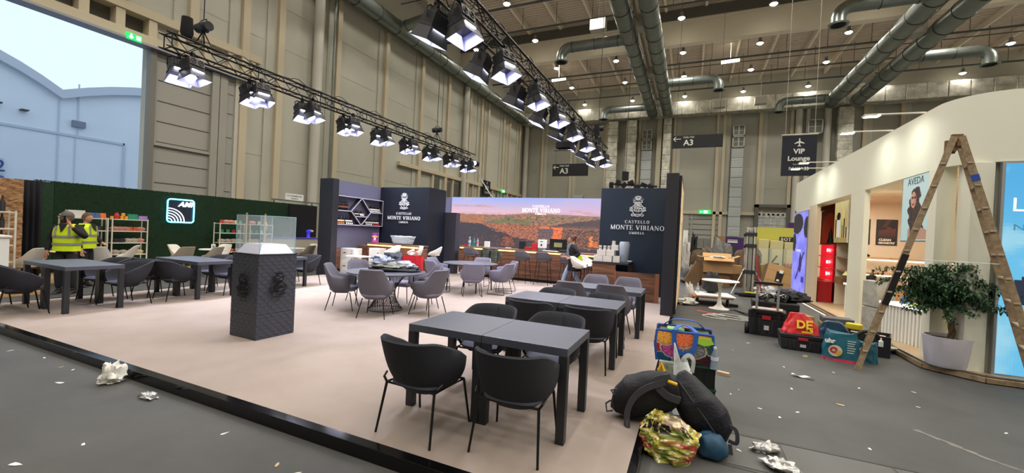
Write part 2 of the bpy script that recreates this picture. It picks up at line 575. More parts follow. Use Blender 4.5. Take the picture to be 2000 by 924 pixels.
b = MB(); b.cyl((XL + 0.4, 17.6, 0), 0.07, 0, 18, 12); struct(b.build('wall_pipe', m_zinc, smooth=True))
b = MB(); b.box(XL, XL + 0.3, 24.0, YB, 6.3, 6.6)
for yy in (28.4, 31.5, 35.2, 39.5, 44.6): b.box(XL, XL + 0.2, yy - 0.12, yy + 0.12, 0, 6.3)
struct(b.build('wall_girt', m_tan, bevel=0.01))
for yy in (29.9, 33.3, 37.3, 42.0):
    b = MB(); b.box(XL, XL + 0.06, yy - 1.4, yy + 1.4, 0, 6.0); b.box(XL + 0.06, XL + 0.09, yy - 0.03, yy + 0.03, 0, 6)
    struct(b.build('wall_gate', m_gate_d))
# sliding gate leaf, open position
gt = thing('door_1', '', 'gate'); del gt['label']; del gt['category']; struct(gt)
b = MB()
b.box(-20.0, -19.86, 8.98, 11.22, 0, 8.2)
for z in [0.6 + 0.82 * k for k in range(9)]: b.box(-19.86, -19.845, 9.25, 11.2, z, z + 0.04, 1)
b.box(-20, -19.87, 11.9, 12.25, 0, 8.1)
for z in (1.5, 3.0, 4.3, 5.5, 6.6, 7.5): b.box(-19.87, -19.855, 11.9, 12.2, z, z + 0.03, 1)
b.box(-19.86, -19.76, 9.15, 11.2, 4.55, 4.68)
b.build('door_leaf', [m_gate, m_gate_d], gt, bevel=0.008)
b = MB(); b.box(-20, -19.74, 8.92, 9.14, 0, 8.3); b.build('door_edge', mat('gate_edge', '#77756e', 0.5), gt, bevel=0.01)
b = MB(); b.box(-20, -19.72, 11.2, 11.5, 0, 8.25); b.box(-20, -19.74, 11.54, 11.86, 0, 8.25); b.build('door_stile', mat('gate_stile', '#9c9a90', 0.5), gt, bevel=0.01)
b = MB(); b.box(-20, -19.8, 12.25, 12.42, 0, 8.4); struct(b.build('door_jamb', m_white_steel))

# --- back wall
wb = thing('wall_back', '', 'w'); del wb['label']; del wb['category']; struct(wb)
b = MB(); b.box(XL, XR, YB, YB + 0.4, 0, ZC)
for z in (2.6, 5.3, 7.4, 9.6, 11.9, 14.0): b.box(XL, XR, YB - 0.012, YB, z, z + 0.035)
b.build('panelling', m_panel2, wb)
for x in (-17.3, -13.6, -9.5, -5.8, -2.1, 2.1, 2.7, 5.95, 8.6, 14.3, 17.0, 21.0, 25.0, 29.0):
    pilaster(x, 0, 0, 15.2, 0.3, 0.3, side='B')
b = MB(); b.box(-3.95, -3.45, YB - 0.45, YB, 0, 15.3); struct(b.build('wall_column', mat('cream_col', '#c0b9a2', 0.6), bevel=0.01))
column(-19.4, 47.5, 0.3); column(9.1, 47.5, 0.3); column(9.85, 47.55, 0.16); column(11.4, 47.5, 0.28)
b = MB(); b.box(-14, 12, YB - 0.3, YB, 4.7, 5.0); struct(b.build('wall_girt', m_tan, bevel=0.01))
# gates and double door in the back wall
g = thing('door_2', '', 'g'); del g['label']; del g['category']; struct(g)
b = MB(); b.box(-0.9, 2.55, YB - 0.1, YB, 0, 4.7)
for z in (2.5, 3.05, 3.6, 4.15): b.box(-0.9, 2.55, YB - 0.13, YB - 0.1, z, z + 0.05, 1)
b.box(-0.9, -0.3, YB - 0.16, YB - 0.1, 0, 4.7); b.box(-0.12, 0.05, YB - 0.18, YB - 0.1, 0, 4.7)
b.build('gate_panel', [m_gate, m_gate_d], g)
for x in (0.32, 1.28):
    b = MB(); b.box(x, x + 0.93, YB - 0.17, YB - 0.1, 0.02, 2.15); l = b.build('door_leaf', mat('door_grey', '#7f7d76', 0.5), g, bevel=0.02)
    b = MB(); b.box(x + 0.08, x + 0.85, YB - 0.22, YB - 0.17, 1.0, 1.06); b.box(x + 0.4, x + 0.46, YB - 0.2, YB - 0.17, 1.5, 1.56); b.build('push_bar', m_black, l)
# strip curtain gate
g = thing('door_3', '', 'g'); del g['label']; del g['category']; struct(g)
b = MB(); b.box(5.75, 6.1, YB - 0.5, YB, 0, 5.8); b.box(8.5, 8.9, YB - 0.5, YB, 0, 5.8); b.box(5.75, 8.9, YB - 0.5, YB, 5.5, 5.8)
b.build('door_frame', m_gate_d, g)
b = MB()
for k in range(12):
    x = 6.1 + 0.2 * k; b.box(x, x + 0.19, YB - 0.3 - 0.02 * (k % 2), YB - 0.28 - 0.02 * (k % 2), 0, 4.9)
for k in range(7): b.box(6.1, 8.5, YB - 0.36, YB - 0.34, 0.7 * k + 0.3, 0.7 * k + 0.34)
for k in range(4): b.box(6.6 + 0.5 * k, 6.64 + 0.5 * k, YB - 0.36, YB - 0.34, 0, 4.9)
b.build('strip_curtain', mat('strip_pvc', '#b4b5b0', 0.25, noise_amt=0.3, nscale=3), g)
# high windows
for i, (x0, x1, z0, z1, two) in enumerate([(-5.47, -4.43, 11.6, 13.85, 1), (3.42, 4.5, 11.55, 13.8, 1), (9.75, 10.95, 12.6, 13.95, 0)]):
    w = thing('window_%d' % (i + 1), '', 'w'); del w['label']; del w['category']; struct(w)
    b = MB()
    rows = [(z0, (z0 + z1) / 2 - 0.03), ((z0 + z1) / 2 + 0.03, z1)] if two else [(z0, z1)]
    xm = (x0 + x1) / 2
    for (a, c) in rows:
        b.box(x0, x1, 47.05, 47.2, a, a + 0.09); b.box(x0, x1, 47.05, 47.2, c - 0.09, c)
        for xx in (x0, xm - 0.045, x1 - 0.09): b.box(xx, xx + 0.09, 47.05, 47.2, a, c)
        b.box(x0, x1, 47.1, 47.14, (a + c) / 2 - 0.02, (a + c) / 2 + 0.02)
    b.build('window_frame', m_white_steel, w)
    b = MB(); b.box(x0 + 0.05, x1 - 0.05, 47.15, 47.2, z0 + 0.05, z1 - 0.05)
    b.build('pane', mat('louvre_grey', '#6f736c', 0.3), w)
# silver wall ducts under them
def ribbed_duct(x, w, z0, z1, label, m=None, n=9):
    t = thing('air_duct', label, 'air duct', (x, 47.6, z0), group=None)
    step = (z1 - z0) / n
    for k in range(n):
        b = MB()
        def fn(u, v, w=w, k=k): return (0, 0, 0)
        nn = 10
        pts = [(-w / 2 + w * i / nn) for i in range(nn + 1)]
        b.box(-w / 2, w / 2, -0.4, 0.08, k * step + 0.02, (k + 1) * step - 0.02)
        for q in (0.25, 0.5, 0.75): b.box(-w / 2 - 0.01, w / 2 + 0.01, -0.415, 0.08, (k + q) * step - 0.02, (k + q) * step + 0.02)
        b.build('duct_section', m or mat('duct_silver', '#b4b9b8', 0.4, 0.35), t, bevel=0.015)
    return t
ribbed_duct(3.93, 1.08, 2.45, 11.5, 'silver ribbed air duct running down the back wall right of the nearer hall sign', n=9)
ribbed_duct(-4.92, 1.05, 3.0, 11.55, 'silver ribbed air duct on the back wall behind the right navy panel', n=8)
ribbed_duct(-12.4, 1.1, 2.8, 6.6, 'short silver ribbed duct on the back wall behind the lit landscape screen', n=4)
# crinkled foil ducts
def foil(x0, x1, z0, z1, label):
    b = MB()
    nz_ = int((z1 - z0) / 0.8)
    for k in range(nz_):
        za = z0 + (z1 - z0) * k / nz_; zb = z0 + (z1 - z0) * (k + 1) / nz_
        b.box(x0 + 0.02 * (k % 2), x1 - 0.02 * (k % 3), 47.05, 47.66, za, zb - 0.01)
    tag(b.build('foil_duct', m_foil, bevel=0.05), label, 'air duct', 'foil wrapped ducts on the back wall')
for i, (a, c, l) in enumerate([(-9.25, -8.1, 'leftmost upright foil wrapped duct on the back wall, beside the truss end'), (-7.2, -6.05, 'upright foil wrapped duct on the back wall, second from the left'), (-3.3, -2.45, 'upright foil wrapped duct just left of the tall dark pillar'), (12.1, 13.3, 'upright foil wrapped duct behind the arm lamps of the white stand')]):
    foil(a, c, 0.5, 15.0, l)
b = MB()
x = XL + 0.3
k = 0
while x < XR - 2:
    b.box(x, x + 1.38, 46.6 + 0.015 * (k % 2), 47.9, 15.12, 16.5 - 0.02 * (k % 3)); x += 1.4; k += 1
tag(b.build('foil_duct', m_foil, bevel=0.04), 'long horizontal foil wrapped duct along the top of the back wall', 'air duct')

# --- right and rear walls (never in view, they close the hall)
b = MB(); b.box(XR, XR + 0.4, YN, YB + 0.4, 0, ZC); struct(b.build('wall_right', m_panel))
b = MB(); b.box(XL - 0.4, XR + 0.4, YN - 0.4, YN, 0, ZC); struct(b.build('wall_rear', m_panel))
# --- ceiling: ribbed deck
b = MB()
y = YN; pts = []
while y < YB + 0.3:
    pts += [(y, ZC), (y + 0.14, ZC), (y + 0.17, ZC + 0.09), (y + 0.29, ZC + 0.09)]; y += 0.32
vs = []; fs = []
for (yy, z) in pts: vs += [(XL - 0.4, yy, z), (XR + 0.4, yy, z)]
for i in range(len(pts) - 1): fs.append((2 * i, 2 * i + 1, 2 * i + 3, 2 * i + 2))
b.add(vs, fs); b.box(XL - 0.4, XR + 0.4, YN, YB + 0.4, ZC + 0.12, ZC + 0.4)
struct(b.build('ceiling', m_deck))
x = -18.65
while x < XR:
    b = MB(); b.box(x - 0.08, x + 0.08, YN, YB, 18.55, 19.0); struct(b.build('ceiling_purlin', m_purl)); x += 2.7
b = MB(); b.box(XL, XR, 32.2, 32.75, 16.15, 17.75); b.box(XL, XR, 32.1, 32.85, 17.75, 17.9)
struct(b.build('ceiling_beam', m_beam, bevel=0.02))
b = MB(); b.box(XL, XR, 32.0, 32.2, 17.9, 18.6); struct(b.build('ceiling_girder', mat('girder_dark', '#4e4a42', 0.6)))
for y in (25.6, 28.9, 38.7, 42.3, 45.6):
    b = MB(); b.tube([(XL, y, 17.3), (XR, y, 17.3)], 0.075, 8)
    x = XL + 2
    while x < XR: b.tube([(x, y, 17.3), (x, y, 19)], 0.02, 5); x += 2.7
    struct(b.build('ceiling_pipe', m_pipe))
for y in (23.7, 35.6, 41.2):
    b = MB(); b.tube([(XL, y, 17.9), (XR, y, 17.9)], 0.035, 6); struct(b.build('ceiling_conduit', m_pipe))
for i, (x, y) in enumerate([(0.0, 35.0), (-7.2, 35.3), (6.6, 35.2)]):
    b = MB(); b.box(x - 0.8, x + 0.8, y - 0.5, y + 0.5, 18.2, 18.62); o = b.build('roof_vent', mat('vent_dark', '#2c2c2a', 0.6)); tag(o, ['dark roof vent behind the cream beam, right of the twin ducts', 'dark roof vent left of the twin ducts', 'dark roof vent right of centre behind the cream beam'][i], 'vent')

# round ducts
def duct_tube(name_pts, r, ringstep, t, nm='duct_pipe'):
    b = MB(); b.tube(name_pts, r, 20, cap=False); P = [Vector(p) for p in name_pts]
    for a, c in zip(P[:-1], P[1:]):
        L = (c - a).length
        if L < 1.5: continue
        d = (c - a) / L
        k = ringstep * 0.5
        while k < L:
            q = a + d * k; b.tube([q - d * 0.02, q + d * 0.02], r + 0.025, 20, mi=1); k += ringstep
    b.build(nm, [m_zinc, m_pipe], t, smooth=True)
def long_duct(x, z, r, y0, y1, label):
    t = thing('ventilation_duct', label, 'air duct', (x, y0, z))
    duct_tube([(0, 0, 0), (0, y1 - y0, 0)], r, 1.9, t)
    return t
long_duct(XL + 0.75, 15.55, 0.5, 12, 46.4, 'long round zinc duct along the top of the left wall')
long_duct(-4.4, 15.25, 0.52, 14, 46.4, 'left one of the two round zinc ducts in the middle of the roof')
long_duct(-2.85, 15.25, 0.52, 14, 46.4, 'right one of the two round zinc ducts in the middle of the roof')
long_duct(11.2, 15.25, 0.55, 20, 46.4, 'left one of the two round zinc ducts in the right part of the roof')
long_duct(13.2, 15.25, 0.55, 20, 46.4, 'right one of the two round zinc ducts in the right part of the roof')
for i, (x, y) in enumerate([(-3.6, 14), (12.2, 20)]):
    t = thing('cable_tray', ['cream cable tray between the middle pair of roof ducts', 'cream cable tray between the right pair of roof ducts'][i], 'tray', (x, y, 16))
    b = MB(); b.box(-0.28, -0.2, 0, 32, -0.25, 0.25); b.box(0.2, 0.28, 0, 32, -0.25, 0.25); b.box(-0.28, 0.28, 0, 32, 0.2, 0.25); b.build('tray_rail', m_beam, t)
    for k in range(4):
        b = MB(); b.box(-0.5, 0.5, 5 + 8 * k, 5.9 + 8 * k, -0.7, -0.1); b.build('junction_box', m_white_steel, t, bevel=0.02)
def branch(x0, x1, y, z, label, r=0.36, drop=0.9):
    t = thing('duct_branch', label, 'air duct', (x0, y, z), group='branch ducts with round outlets')
    s = 1 if x1 > x0 else -1; L = abs(x1 - x0); R = 0.6
    pts = [(0, 0, 0), (s * (L - R), 0, 0)] + [(s * (L - R + R * sin(a)), 0, -R + R * cos(a)) for a in (pi / 8, pi / 4, 3 * pi / 8, pi / 2)] + [(s * L, 0, -drop)]
    duct_tube(pts, r, 1.6, t)
    b = MB(); b.lathe([(r, -drop + 0.02), (r + 0.14, -drop - 0.05), (r + 0.1, -drop - 0.12), (r, -drop - 0.1)], (s * L, 0, 0), 20); b.build('outlet_flange', m_zinc, t, smooth=True)
branch(-4.4, -9.2, 28.4, 15.25, 'branch duct with down-turned outlet left of the middle ducts, nearest of them')
branch(-4.4, -9.1, 43.6, 15.25, 'branch duct with down-turned outlet near the right truss end')
branch(-2.85, 1.5, 37.4, 15.25, 'branch duct with down-turned outlet right of the middle ducts')
branch(13.2, 17.4, 37.0, 15.25, 'branch duct with down-turned outlet right of the right ducts')
branch(11.2, 7.0, 45.0, 15.25, 'branch duct with down-turned outlet above the lounge banner')
branch(11.2, 7.0, 28.2, 15.25, 'branch duct with down-turned outlet at the top edge, above the fascia lamps')
t = thing('duct_branch', 'straight zinc branch leaving the left wall duct behind the near lamps', 'air duct', (-19.2, 22.6, 15.5))
duct_tube([(0, 0, 0), (5, 0, 0.6)], 0.36, 1.6, t)
for i, (x, y) in enumerate([(-6.2, 26.6), (2.0, 45.5), (5.5, 45.3)]):
    b = MB(); b.box(x - 0.5, x + 0.5, y - 0.3, y + 0.3, 15.2, 15.9); b.tube([(x, y, 15.9), (x, y, 19)], 0.03, 6)
    tag(b.build('air_unit', m_white_steel, bevel=0.03), 'small white box unit hung from the roof, ' + ['near the top left duct branch', 'above the middle of the foil duct', 'above the right of the foil duct'][i], 'unit')

# hall lamps on a regular grid
lampcols = [-17.3, -12.0, -6.63, -1.3, 4.1, 9.5, 14.9, 20.3, 25.7, 31.0]
lamprows = [-8.0, -2.6, 2.7, 8.2, 13.7, 19.2, 24.7, 30.15, 35.75, 40.95, 46.6]
lamp0 = None
row_w = {24.7: 'at the top edge', 30.15: 'in front of the cream beam', 35.75: 'first row past the beam', 40.95: 'second row past the beam', 46.6: 'last row above the foil duct'}
col_w = {-17.3: 'beside the left wall', -12.0: 'above the right truss', -6.63: 'left of the middle ducts', -1.3: 'right of the middle ducts', 4.1: 'two columns right of the middle ducts', 9.5: 'left of the right ducts', 14.9: 'right of the right ducts', 20.3: 'farthest right in view', 25.7: 'beyond the right edge'}
for x in lampcols:
    for y in lamprows:
        l = bpy.data.lights.new('hall_light', 'SPOT'); l.energy = W_HALL * (0.35 if x < -15 else 1.0); l.color = (1.0, 0.95, 0.86); l.spot_size = radians(126); l.spot_blend = 0.12; l.shadow_soft_size = 0.25
        lo = bpy.data.objects.new('hall_light', l); COL.objects.link(lo); lo.location = (x, y, 16.85)
        if y > 24 and x < 25 and not (y < 25 and (x > -10 or x < -13)):
            if lamp0 is None:
                lamp0 = thing('hall_lamp', 'x', 'lamp', (x, y, 17))
                b = MB(); b.lathe([(0.0, 0.42), (0.1, 0.42), (0.12, 0.2), (0.24, 0.05), (0.24, 0.0)], n=16); b.tube([(0, 0, 0.4), (0, 0, 2.09)], 0.012, 5); b.build('lamp_housing', mat('lamp_grey', '#8a8a88', 0.4, 0.5), lamp0, smooth=True)
                b = MB(); b.lathe([(0.0, -0.1), (0.14, -0.07), (0.2, 0.02)], n=16); b.build('lamp_glass', m_lampw, lamp0, smooth=True)
                t = lamp0
            else:
                t = copy_tree(lamp0, (x, y, 17))
            tag(t, 'round hall lamp %s, %s' % (row_w[y], col_w[x]), 'lamp', 'round lamps hung in rows from the roof')
for i, (x, y) in enumerate([(2.4, 39.75), (-13.0, 39.6)]):
    b = MB(); b.tube([(x - 0.7, y, 17.45), (x + 0.7, y, 17.5)], 0.13, 10); b.tube([(x, y, 17.5), (x, y, 19.09)], 0.015, 5); tag(b.build('fluorescent_tube', m_tube, smooth=True), ['glowing tube light on the roof right of the middle ducts', 'glowing tube light on the roof above the middle of the truss'][i], 'lamp')

# --- outside, seen through the open gate
m_out = mat('outside_wall', '#e2e8f0', 0.7, noise_amt=0.04, nscale=0.2)
m_outr = mat('outside_roof_edge', '#c6ccd6', 0.6)
b = MB(); b.box(-90, XL - 0.4, -60, 90, -0.3, -0.02); struct(b.build('ground_outside', mat('yard', '#8e949c', 0.9)))
ob = thing('hall_building', 'pale blue-white hall outside the gate with two arched roof bays', 'building', (-50, 16.4, 0))
def arch(y0, y1, zs, zp):
    n = 14; out = []
    for i in range(n + 1):
        t = i / n; out.append((y0 + (y1 - y0) * t, zs + (zp - zs) * (1 - (2 * t - 1) ** 2)))
    return out
prof = arch(-34, -17, 11.9, 15.6)[:-1] + arch(-17, 0, 11.9, 14.8)[:-1] + arch(0, 22, 11.9, 14.6)
# near bay rises more steeply at the left
b = MB()
poly = [(-34, 0)] + [(a, z - 0.4) for a, z in prof] + [(22, 0)]
b.prism(poly, (0, 0, 0), (0, 1, 0), (0, 0, 1), (-6, 0, 0)); b.build('wall', m_out, ob)
b = MB()
for (a, c) in zip(prof[:-1], prof[1:]):
    b.prism([(a[0], a[1] - 0.55), (c[0], c[1] - 0.55), (c[0], c[1] + 0.2), (a[0], a[1] + 0.2)], (0.5, 0, 0), (0, 1, 0), (0, 0, 1), (-6.5, 0, 0))
b.build('roof_edge', m_outr, ob)
b = MB(); b.box(0, 0.1, -20, 4.4, 8.3, 8.5); b.box(0, 0.1, 4.3, 4.5, 0, 8.5); b.box(0, 0.06, -3.4, -3.3, 0, 8.3); b.box(0, 0.06, -0.1, 0.0, 0, 12); b.box(0, 0.06, 1.1, 1.2, 8.5, 13); b.box(0, 0.06, 1.0, 1.05, 0, 8.3)
b.build('gate_outline', mat('outline', '#c2cad8', 0.6), ob)
b = MB(); b.box(0.0, 0.25, 0.75, 1.6, 9.2, 9.75)
b.build('vent', mat('vent_out', '#7f8898', 0.6), ob)
b = MB(); b.box(0.0, 0.6, -2.3, -1.9, 9.7, 9.8); b.box(0.0, 0.6, -3.6, -3.3, 9.9, 10.0); b.build('wall_lamp', m_pipe, ob)
b = MB(); b.box(0.05, 0.2, -6.0, -3.0, 0, 4.3); b.build('blue_door', mat('blue_out', '#4f6fae', 0.5), ob)
b = MB(); b.box(0.05, 0.2, -6.0, -3.05, 4.4, 5.7); sgn = b.build('sign_board', mat('sign_out', '#c8cdd6', 0.5), ob)
text_mesh('2', 1.3, mat('blue_ink', '#34508c', 0.5), (0.2, -3.25, 5.05), (0, 1, 0), (0, 0, 1), (0.05, 0, 0), 'lettering', sgn)

# --- hanging signs
def wire(p, z1, r=0.012, m=None): 
    return [(p[0], p[1], p[2]), (p[0], p[1], z1)]
def hall_sign(x0, x1, y, z0, z1, label):
    t = thing('hall_sign', label, 'sign', ((x0 + x1) / 2, y, z0))
    w = x1 - x0; h = z1 - z0
    b = MB(); b.box(-w / 2, w / 2, 0, 0.06, 0, h); b.build('board', m_signk, t, bevel=0.005)
    s = 0.22 * w / 2.5 * 1.0
    text_mesh('A3', 0.62 * h, m_signw, (-w * 0.165, -0.002, h * 0.4), (1, 0, 0), (0, 0, 1), (0, -0.006, 0), 'lettering', t, bold=0.008)
    text_mesh('Halle Hall', 0.2 * h, m_signw, (-w * 0.165, -0.002, h * 0.84), (1, 0, 0), (0, 0, 1), (0, -0.006, 0), 'lettering', t)
    b = MB()
    a = (-w * 0.47, h * 0.72); c = (-w * 0.32, h * 0.72)
    b.bar((a[0], -0.005, a[1]), (c[0], -0.005, c[1]), 0.012, 0.035 * h / 0.7)
    for q in (1, -1): b.bar((a[0], -0.005, a[1]), (a[0] + w * 0.05, -0.005, a[1] + q * w * 0.05), 0.012, 0.035 * h / 0.7)
    b.build('arrow', m_signw, t)
    b = MB(); b.tube([(-w * 0.42, 0.03, h), (-w * 0.42, 0.03, 19.09 - z0)], 0.008, 5); b.tube([(w * 0.42, 0.03, h), (w * 0.42, 0.03, 19.09 - z0)], 0.008, 5); b.build('hanging_wire', m_black, t)
hall_sign(-1.2, 1.3, 24.0, 6.78, 7.47, 'black hanging sign reading A3 with a left arrow, right of the tall dark pillar')
hall_sign(-11.0, -7.95, 33.0, 6.7, 7.72, 'black hanging sign reading A3 with a left arrow, above the landscape screen')
t = thing('hall_sign', 'small upright black A3 sign on the left wall, behind the left truss end', 'sign', (-19.6, 37.6, 5.4))
b = MB(); b.box(0, 0.06, -0.75, 0.75, 0, 1.6); b.build('board', m_signk, t)
text_mesh('A3', 0.62, m_signw, (0.06, 0, 0.85), (0, 1, 0), (0, 0, 1), (0.01, 0, 0), 'lettering', t, bold=0.01)
b = MB(); b.box(0.06, 0.07, -0.5, 0.5, 0.3, 0.34); b.box(0.06, 0.07, -0.5, 0.5, 0.42, 0.46); b.box(0.06, 0.07, -0.05, 0.05, 1.25, 1.5); b.build('rule', m_signw, t)
# VIP lounge banner
t = thing('lounge_banner', 'dark blue hanging banner reading VIP Lounge with a white aeroplane', 'banner', (5.05, 26, 5.5))
b = MB(); b.box(-0.78, 0.78, 0, 0.02, 0, 2.15); b.build('cloth', mat('banner_navy', '#1a1d2c', 0.7), t)
b = MB(); b.tube([(-0.82, 0.01, 2.2), (0.82, 0.01, 2.2)], 0.035, 8); b.tube([(-0.65, 0.01, 2.2), (-0.65, 0.01, 13.5)], 0.008, 5); b.tube([(0.65, 0.01, 2.2), (0.65, 0.01, 13.5)], 0.008, 5); b.build('top_rail', m_white_steel, t)
text_mesh('VIP', 0.36, m_signw, (0, -0.002, 1.3), (1, 0, 0), (0, 0, 1), (0, -0.006, 0), 'lettering', t, bold=0.012)
text_mesh('Lounge', 0.34, m_signw, (0, -0.002, 0.92), (1, 0, 0), (0, 0, 1), (0, -0.006, 0), 'lettering', t, bold=0.01)
text_mesh('Sponsored by', 0.09, m_signw, (0, -0.002, 0.62), (1, 0, 0), (0, 0, 1), (0, -0.006, 0), 'lettering', t)
text_mesh('PAXIA', 0.24, m_signw, (-0.1, -0.002, 0.38), (1, 0, 0), (0, 0, 1), (0, -0.006, 0), 'lettering', t)
b = MB()
for k in (0, 1):
    for q in (1, -1): b.bar((0.28 + 0.11 * k, -0.01, 0.38 + q * 0.09), (0.36 + 0.11 * k, -0.01, 0.38), 0.01, 0.045)
b.build('chevron', m_signw, t)
b = MB()
pl = [(0, 0.24), (0.025, 0.2), (0.03, 0.08), (0.22, -0.04), (0.22, -0.08), (0.03, -0.02), (0.025, -0.14), (0.08, -0.19), (0.08, -0.22), (0, -0.2)]
b.prism(pl + [(-a, c) for a, c in reversed(pl[1:-1])], (0, -0.002, 1.78), (1, 0, 0), (0, 0, 1), (0, -0.008, 0)); b.build('aeroplane_mark', m_signw, t)
# emergency exit signs
def exit_sign(x, y, z, axis, w, h, label):
    t = thing('exit_sign', label, 'sign', (x, y, z))
    b = MB()
    if axis == 'x':
        b.box(0, 0.12, -w / 2, w / 2, 0, h); b.build('lightbox', m_exit, t, bevel=0.01)
        b = MB(); b.box(0.12, 0.13, w * 0.12, w * 0.4, h * 0.2, h * 0.8); b.bar((0.125, -w * 0.22, h * 0.85), (0.125, -w * 0.22, h * 0.2), 0.02, 0.05); b.bar((0.125, -w * 0.22, h * 0.2), (0.125, -w * 0.34, h * 0.45), 0.02, 0.05); b.bar((0.125, -w * 0.22, h * 0.2), (0.125, -w * 0.1, h * 0.45), 0.02, 0.05)
    else:
        b.box(-w / 2, w / 2, 0, 0.12, 0, h); b.build('lightbox', m_exit, t, bevel=0.01)
        b = MB(); b.box(-w * 0.1, w * 0.25, -0.01, 0, h * 0.2, h * 0.8); b.bar((-w * 0.4, -0.005, h / 2), (-w * 0.18, -0.005, h / 2), 0.02, 0.05)
    b.build('pictogram', m_exitw, t)
exit_sign(-19.62, 8.3, 8.28, 'x', 0.46, 0.24, 'green emergency exit sign with down arrow over the open gate')
exit_sign(1.2, 47.55, 4.72, 'y', 1.1, 0.42, 'green emergency exit sign above the back gate')
exit_sign(-19.6, 41.5, 6.2, 'x', 0.7, 0.34, 'small green exit sign on the left wall near the far corner')
# ================================================================ the wine stand
HP = 0.10
m_carpet = mat('carpet_beige', '#978a82', 0.92, col2='#8d7f75', nscale=1.6, bump=0.2, bscale=400, thresh=(0.3, 0.7))
m_gloss = mat('gloss_black', '#08080a', 0.12)
m_navy = mat('navy_wall', '#161c28', 0.5)
m_purp = mat('slate_wall', '#686880', 0.6)
m_pillar = mat('pillar_dark', '#22222a', 0.55)
m_wood = None
def wood_mat(name, c1, c2, stretch, scale=3.0, rough=0.45):
    m = bpy.data.materials.new(name); m.use_nodes = True
    nt = m.node_tree; b = nt.nodes['Principled BSDF']; b.inputs['Roughness'].default_value = rough
    tc = nt.nodes.new('ShaderNodeTexCoord'); mp = nt.nodes.new('ShaderNodeMapping'); mp.inputs['Scale'].default_value = stretch
    n = nt.nodes.new('ShaderNodeTexNoise'); n.inputs['Scale'].default_value = scale; n.inputs['Detail'].default_value = 8; n.inputs['Distortion'].default_value = 0.6
    r = nt.nodes.new('ShaderNodeValToRGB'); r.color_ramp.elements[0].position = 0.35; r.color_ramp.elements[1].position = 0.68
    r.color_ramp.elements[0].color = (*lin(c1), 1); r.color_ramp.elements[1].color = (*lin(c2), 1)
    nt.links.new(tc.outputs['Object'], mp.inputs[0]); nt.links.new(mp.outputs[0], n.inputs['Vector']); nt.links.new(n.outputs['Fac'], r.inputs[0]); nt.links.new(r.outputs[0], b.inputs['Base Color'])
    return m
m_walnut = wood_mat('walnut', '#4a2f24', '#83583f', (0.35, 0.35, 5.0), 4.0)
m_glow = mat('warm_led', '#ffffff', 0.5, emit='#ffb347', es=5.0)
m_glow_w = mat('white_led', '#ffffff', 0.5, emit='#fff4e0', es=3.0)
m_whitel = mat('letter_white', '#eef0f4', 0.5)
m_ctop = mat('counter_top', '#2b2d33', 0.35)

b = MB(); b.box(-10.78, -0.33, 2.42, 15.9, 0, HP); struct(b.build('floor_platform', m_carpet), 'beige carpet of the raised wine stand')
b = MB(); b.box(-10.85, -0.27, 2.33, 2.42, 0, HP + 0.004); struct(b.build('trim_1', m_gloss, bevel=0.004))
b = MB(); b.box(-0.33, -0.27, 2.42, 9.3, 0, HP + 0.003); struct(b.build('trim_2', m_gloss, bevel=0.003))
b = MB(); b.box(-10.85, -10.78, 2.42, 9.5, 0, HP + 0.003); struct(b.build('trim_3', m_gloss, bevel=0.003))

# walls of the stand
b = MB(); b.box(-11.08, -10.5, 9.62, 9.86, 0, 3.2); struct(b.build('stand_pillar', m_pillar, bevel=0.004))
b = MB(); b.box(-11.0, -10.72, 9.86, 12.04, 0, 3.2); struct(b.build('stand_wall', m_purp))
b = MB(); b.box(-10.72, -8.53, 12.04, 13.12, HP, 3.2); nl = b.build('stand_wall', m_navy, bevel=0.004); struct(nl)
b = MB(); b.box(-11.0, -8.05, 13.12, 13.4, HP, 2.38); struct(b.build('stand_wall', mat('slate_low', '#3a3a46', 0.6)))
b = MB(); b.box(-11.0, -9.83, 15.5, 15.9, HP, 3.18); struct(b.build('stand_wall', m_purp))
b = MB(); b.box(-2.52, -0.5, 12.3, 12.6, HP, 3.2); nr = b.build('stand_wall', mat('navy_wall_right', '#1b2838', 0.5), bevel=0.004); struct(nr)
b = MB(); b.box(-0.54, -0.29, 9.42, 12.6, HP * 0, 3.18); struct(b.build('stand_pillar', m_pillar, bevel=0.004))
# lit lightbox along the outside of the pillar wall, facing the aisle
def lb(u, v):
    return mix((0.98, 0.93, 0.75), (0.72, 0.55, 0.35), sm(0.0, 0.8, abs(nz(u * 5, v * 2, 3)) * 2.2 + (1 - v) * 0.25))
t = thing('fabric_lightbox', 'lit fabric lightbox on the aisle side of the tall dark pillar', 'lightbox', (-0.285, 9.6, 0))
b = MB(); b.box(0, 0.05, 0, 2.9, 0.12, 3.15); b.build('frame', m_darkpl, t)
painted('print', lb, 12, 24, (0.052, 0.06, 0.2), (0, 2.78, 0), (0, 0, 2.85), vcol_mat('lightbox_print', emit=0.9), t)

# logo lettering on both navy walls
def logo(parent_name, O, label, hh, y):
    t = thing('wall_logo', label, 'logo', O, group=None)
    b = MB(); crest(b, 0.66 * hh, (0, 0, 0.56 * hh), (1, 0, 0), (0, 0, 1), (0, -0.012, 0), lw=0.03); b.build('crest', m_whitel, t)
    b = MB(); serif(b, 'CASTELLO', 0.085 * hh, (0, 0, 0.075 * hh), (1, 0, 0), (0, 0, 1), (0, -0.012, 0), spacing=0.22); b.build('lettering', m_whitel, t)
    b = MB(); serif(b, 'MONTE VIBIANO', 0.135 * hh, (0, 0, -0.115 * hh), (1, 0, 0), (0, 0, 1), (0, -0.012, 0), maxw=1.5 * hh); b.build('lettering', m_whitel, t)
    b = MB(); serif(b, 'UMBRIA', 0.07 * hh, (0, 0, -0.24 * hh), (1, 0, 0), (0, 0, 1), (0, -0.012, 0), spacing=0.18); b.build('lettering', m_whitel, t)
    return t
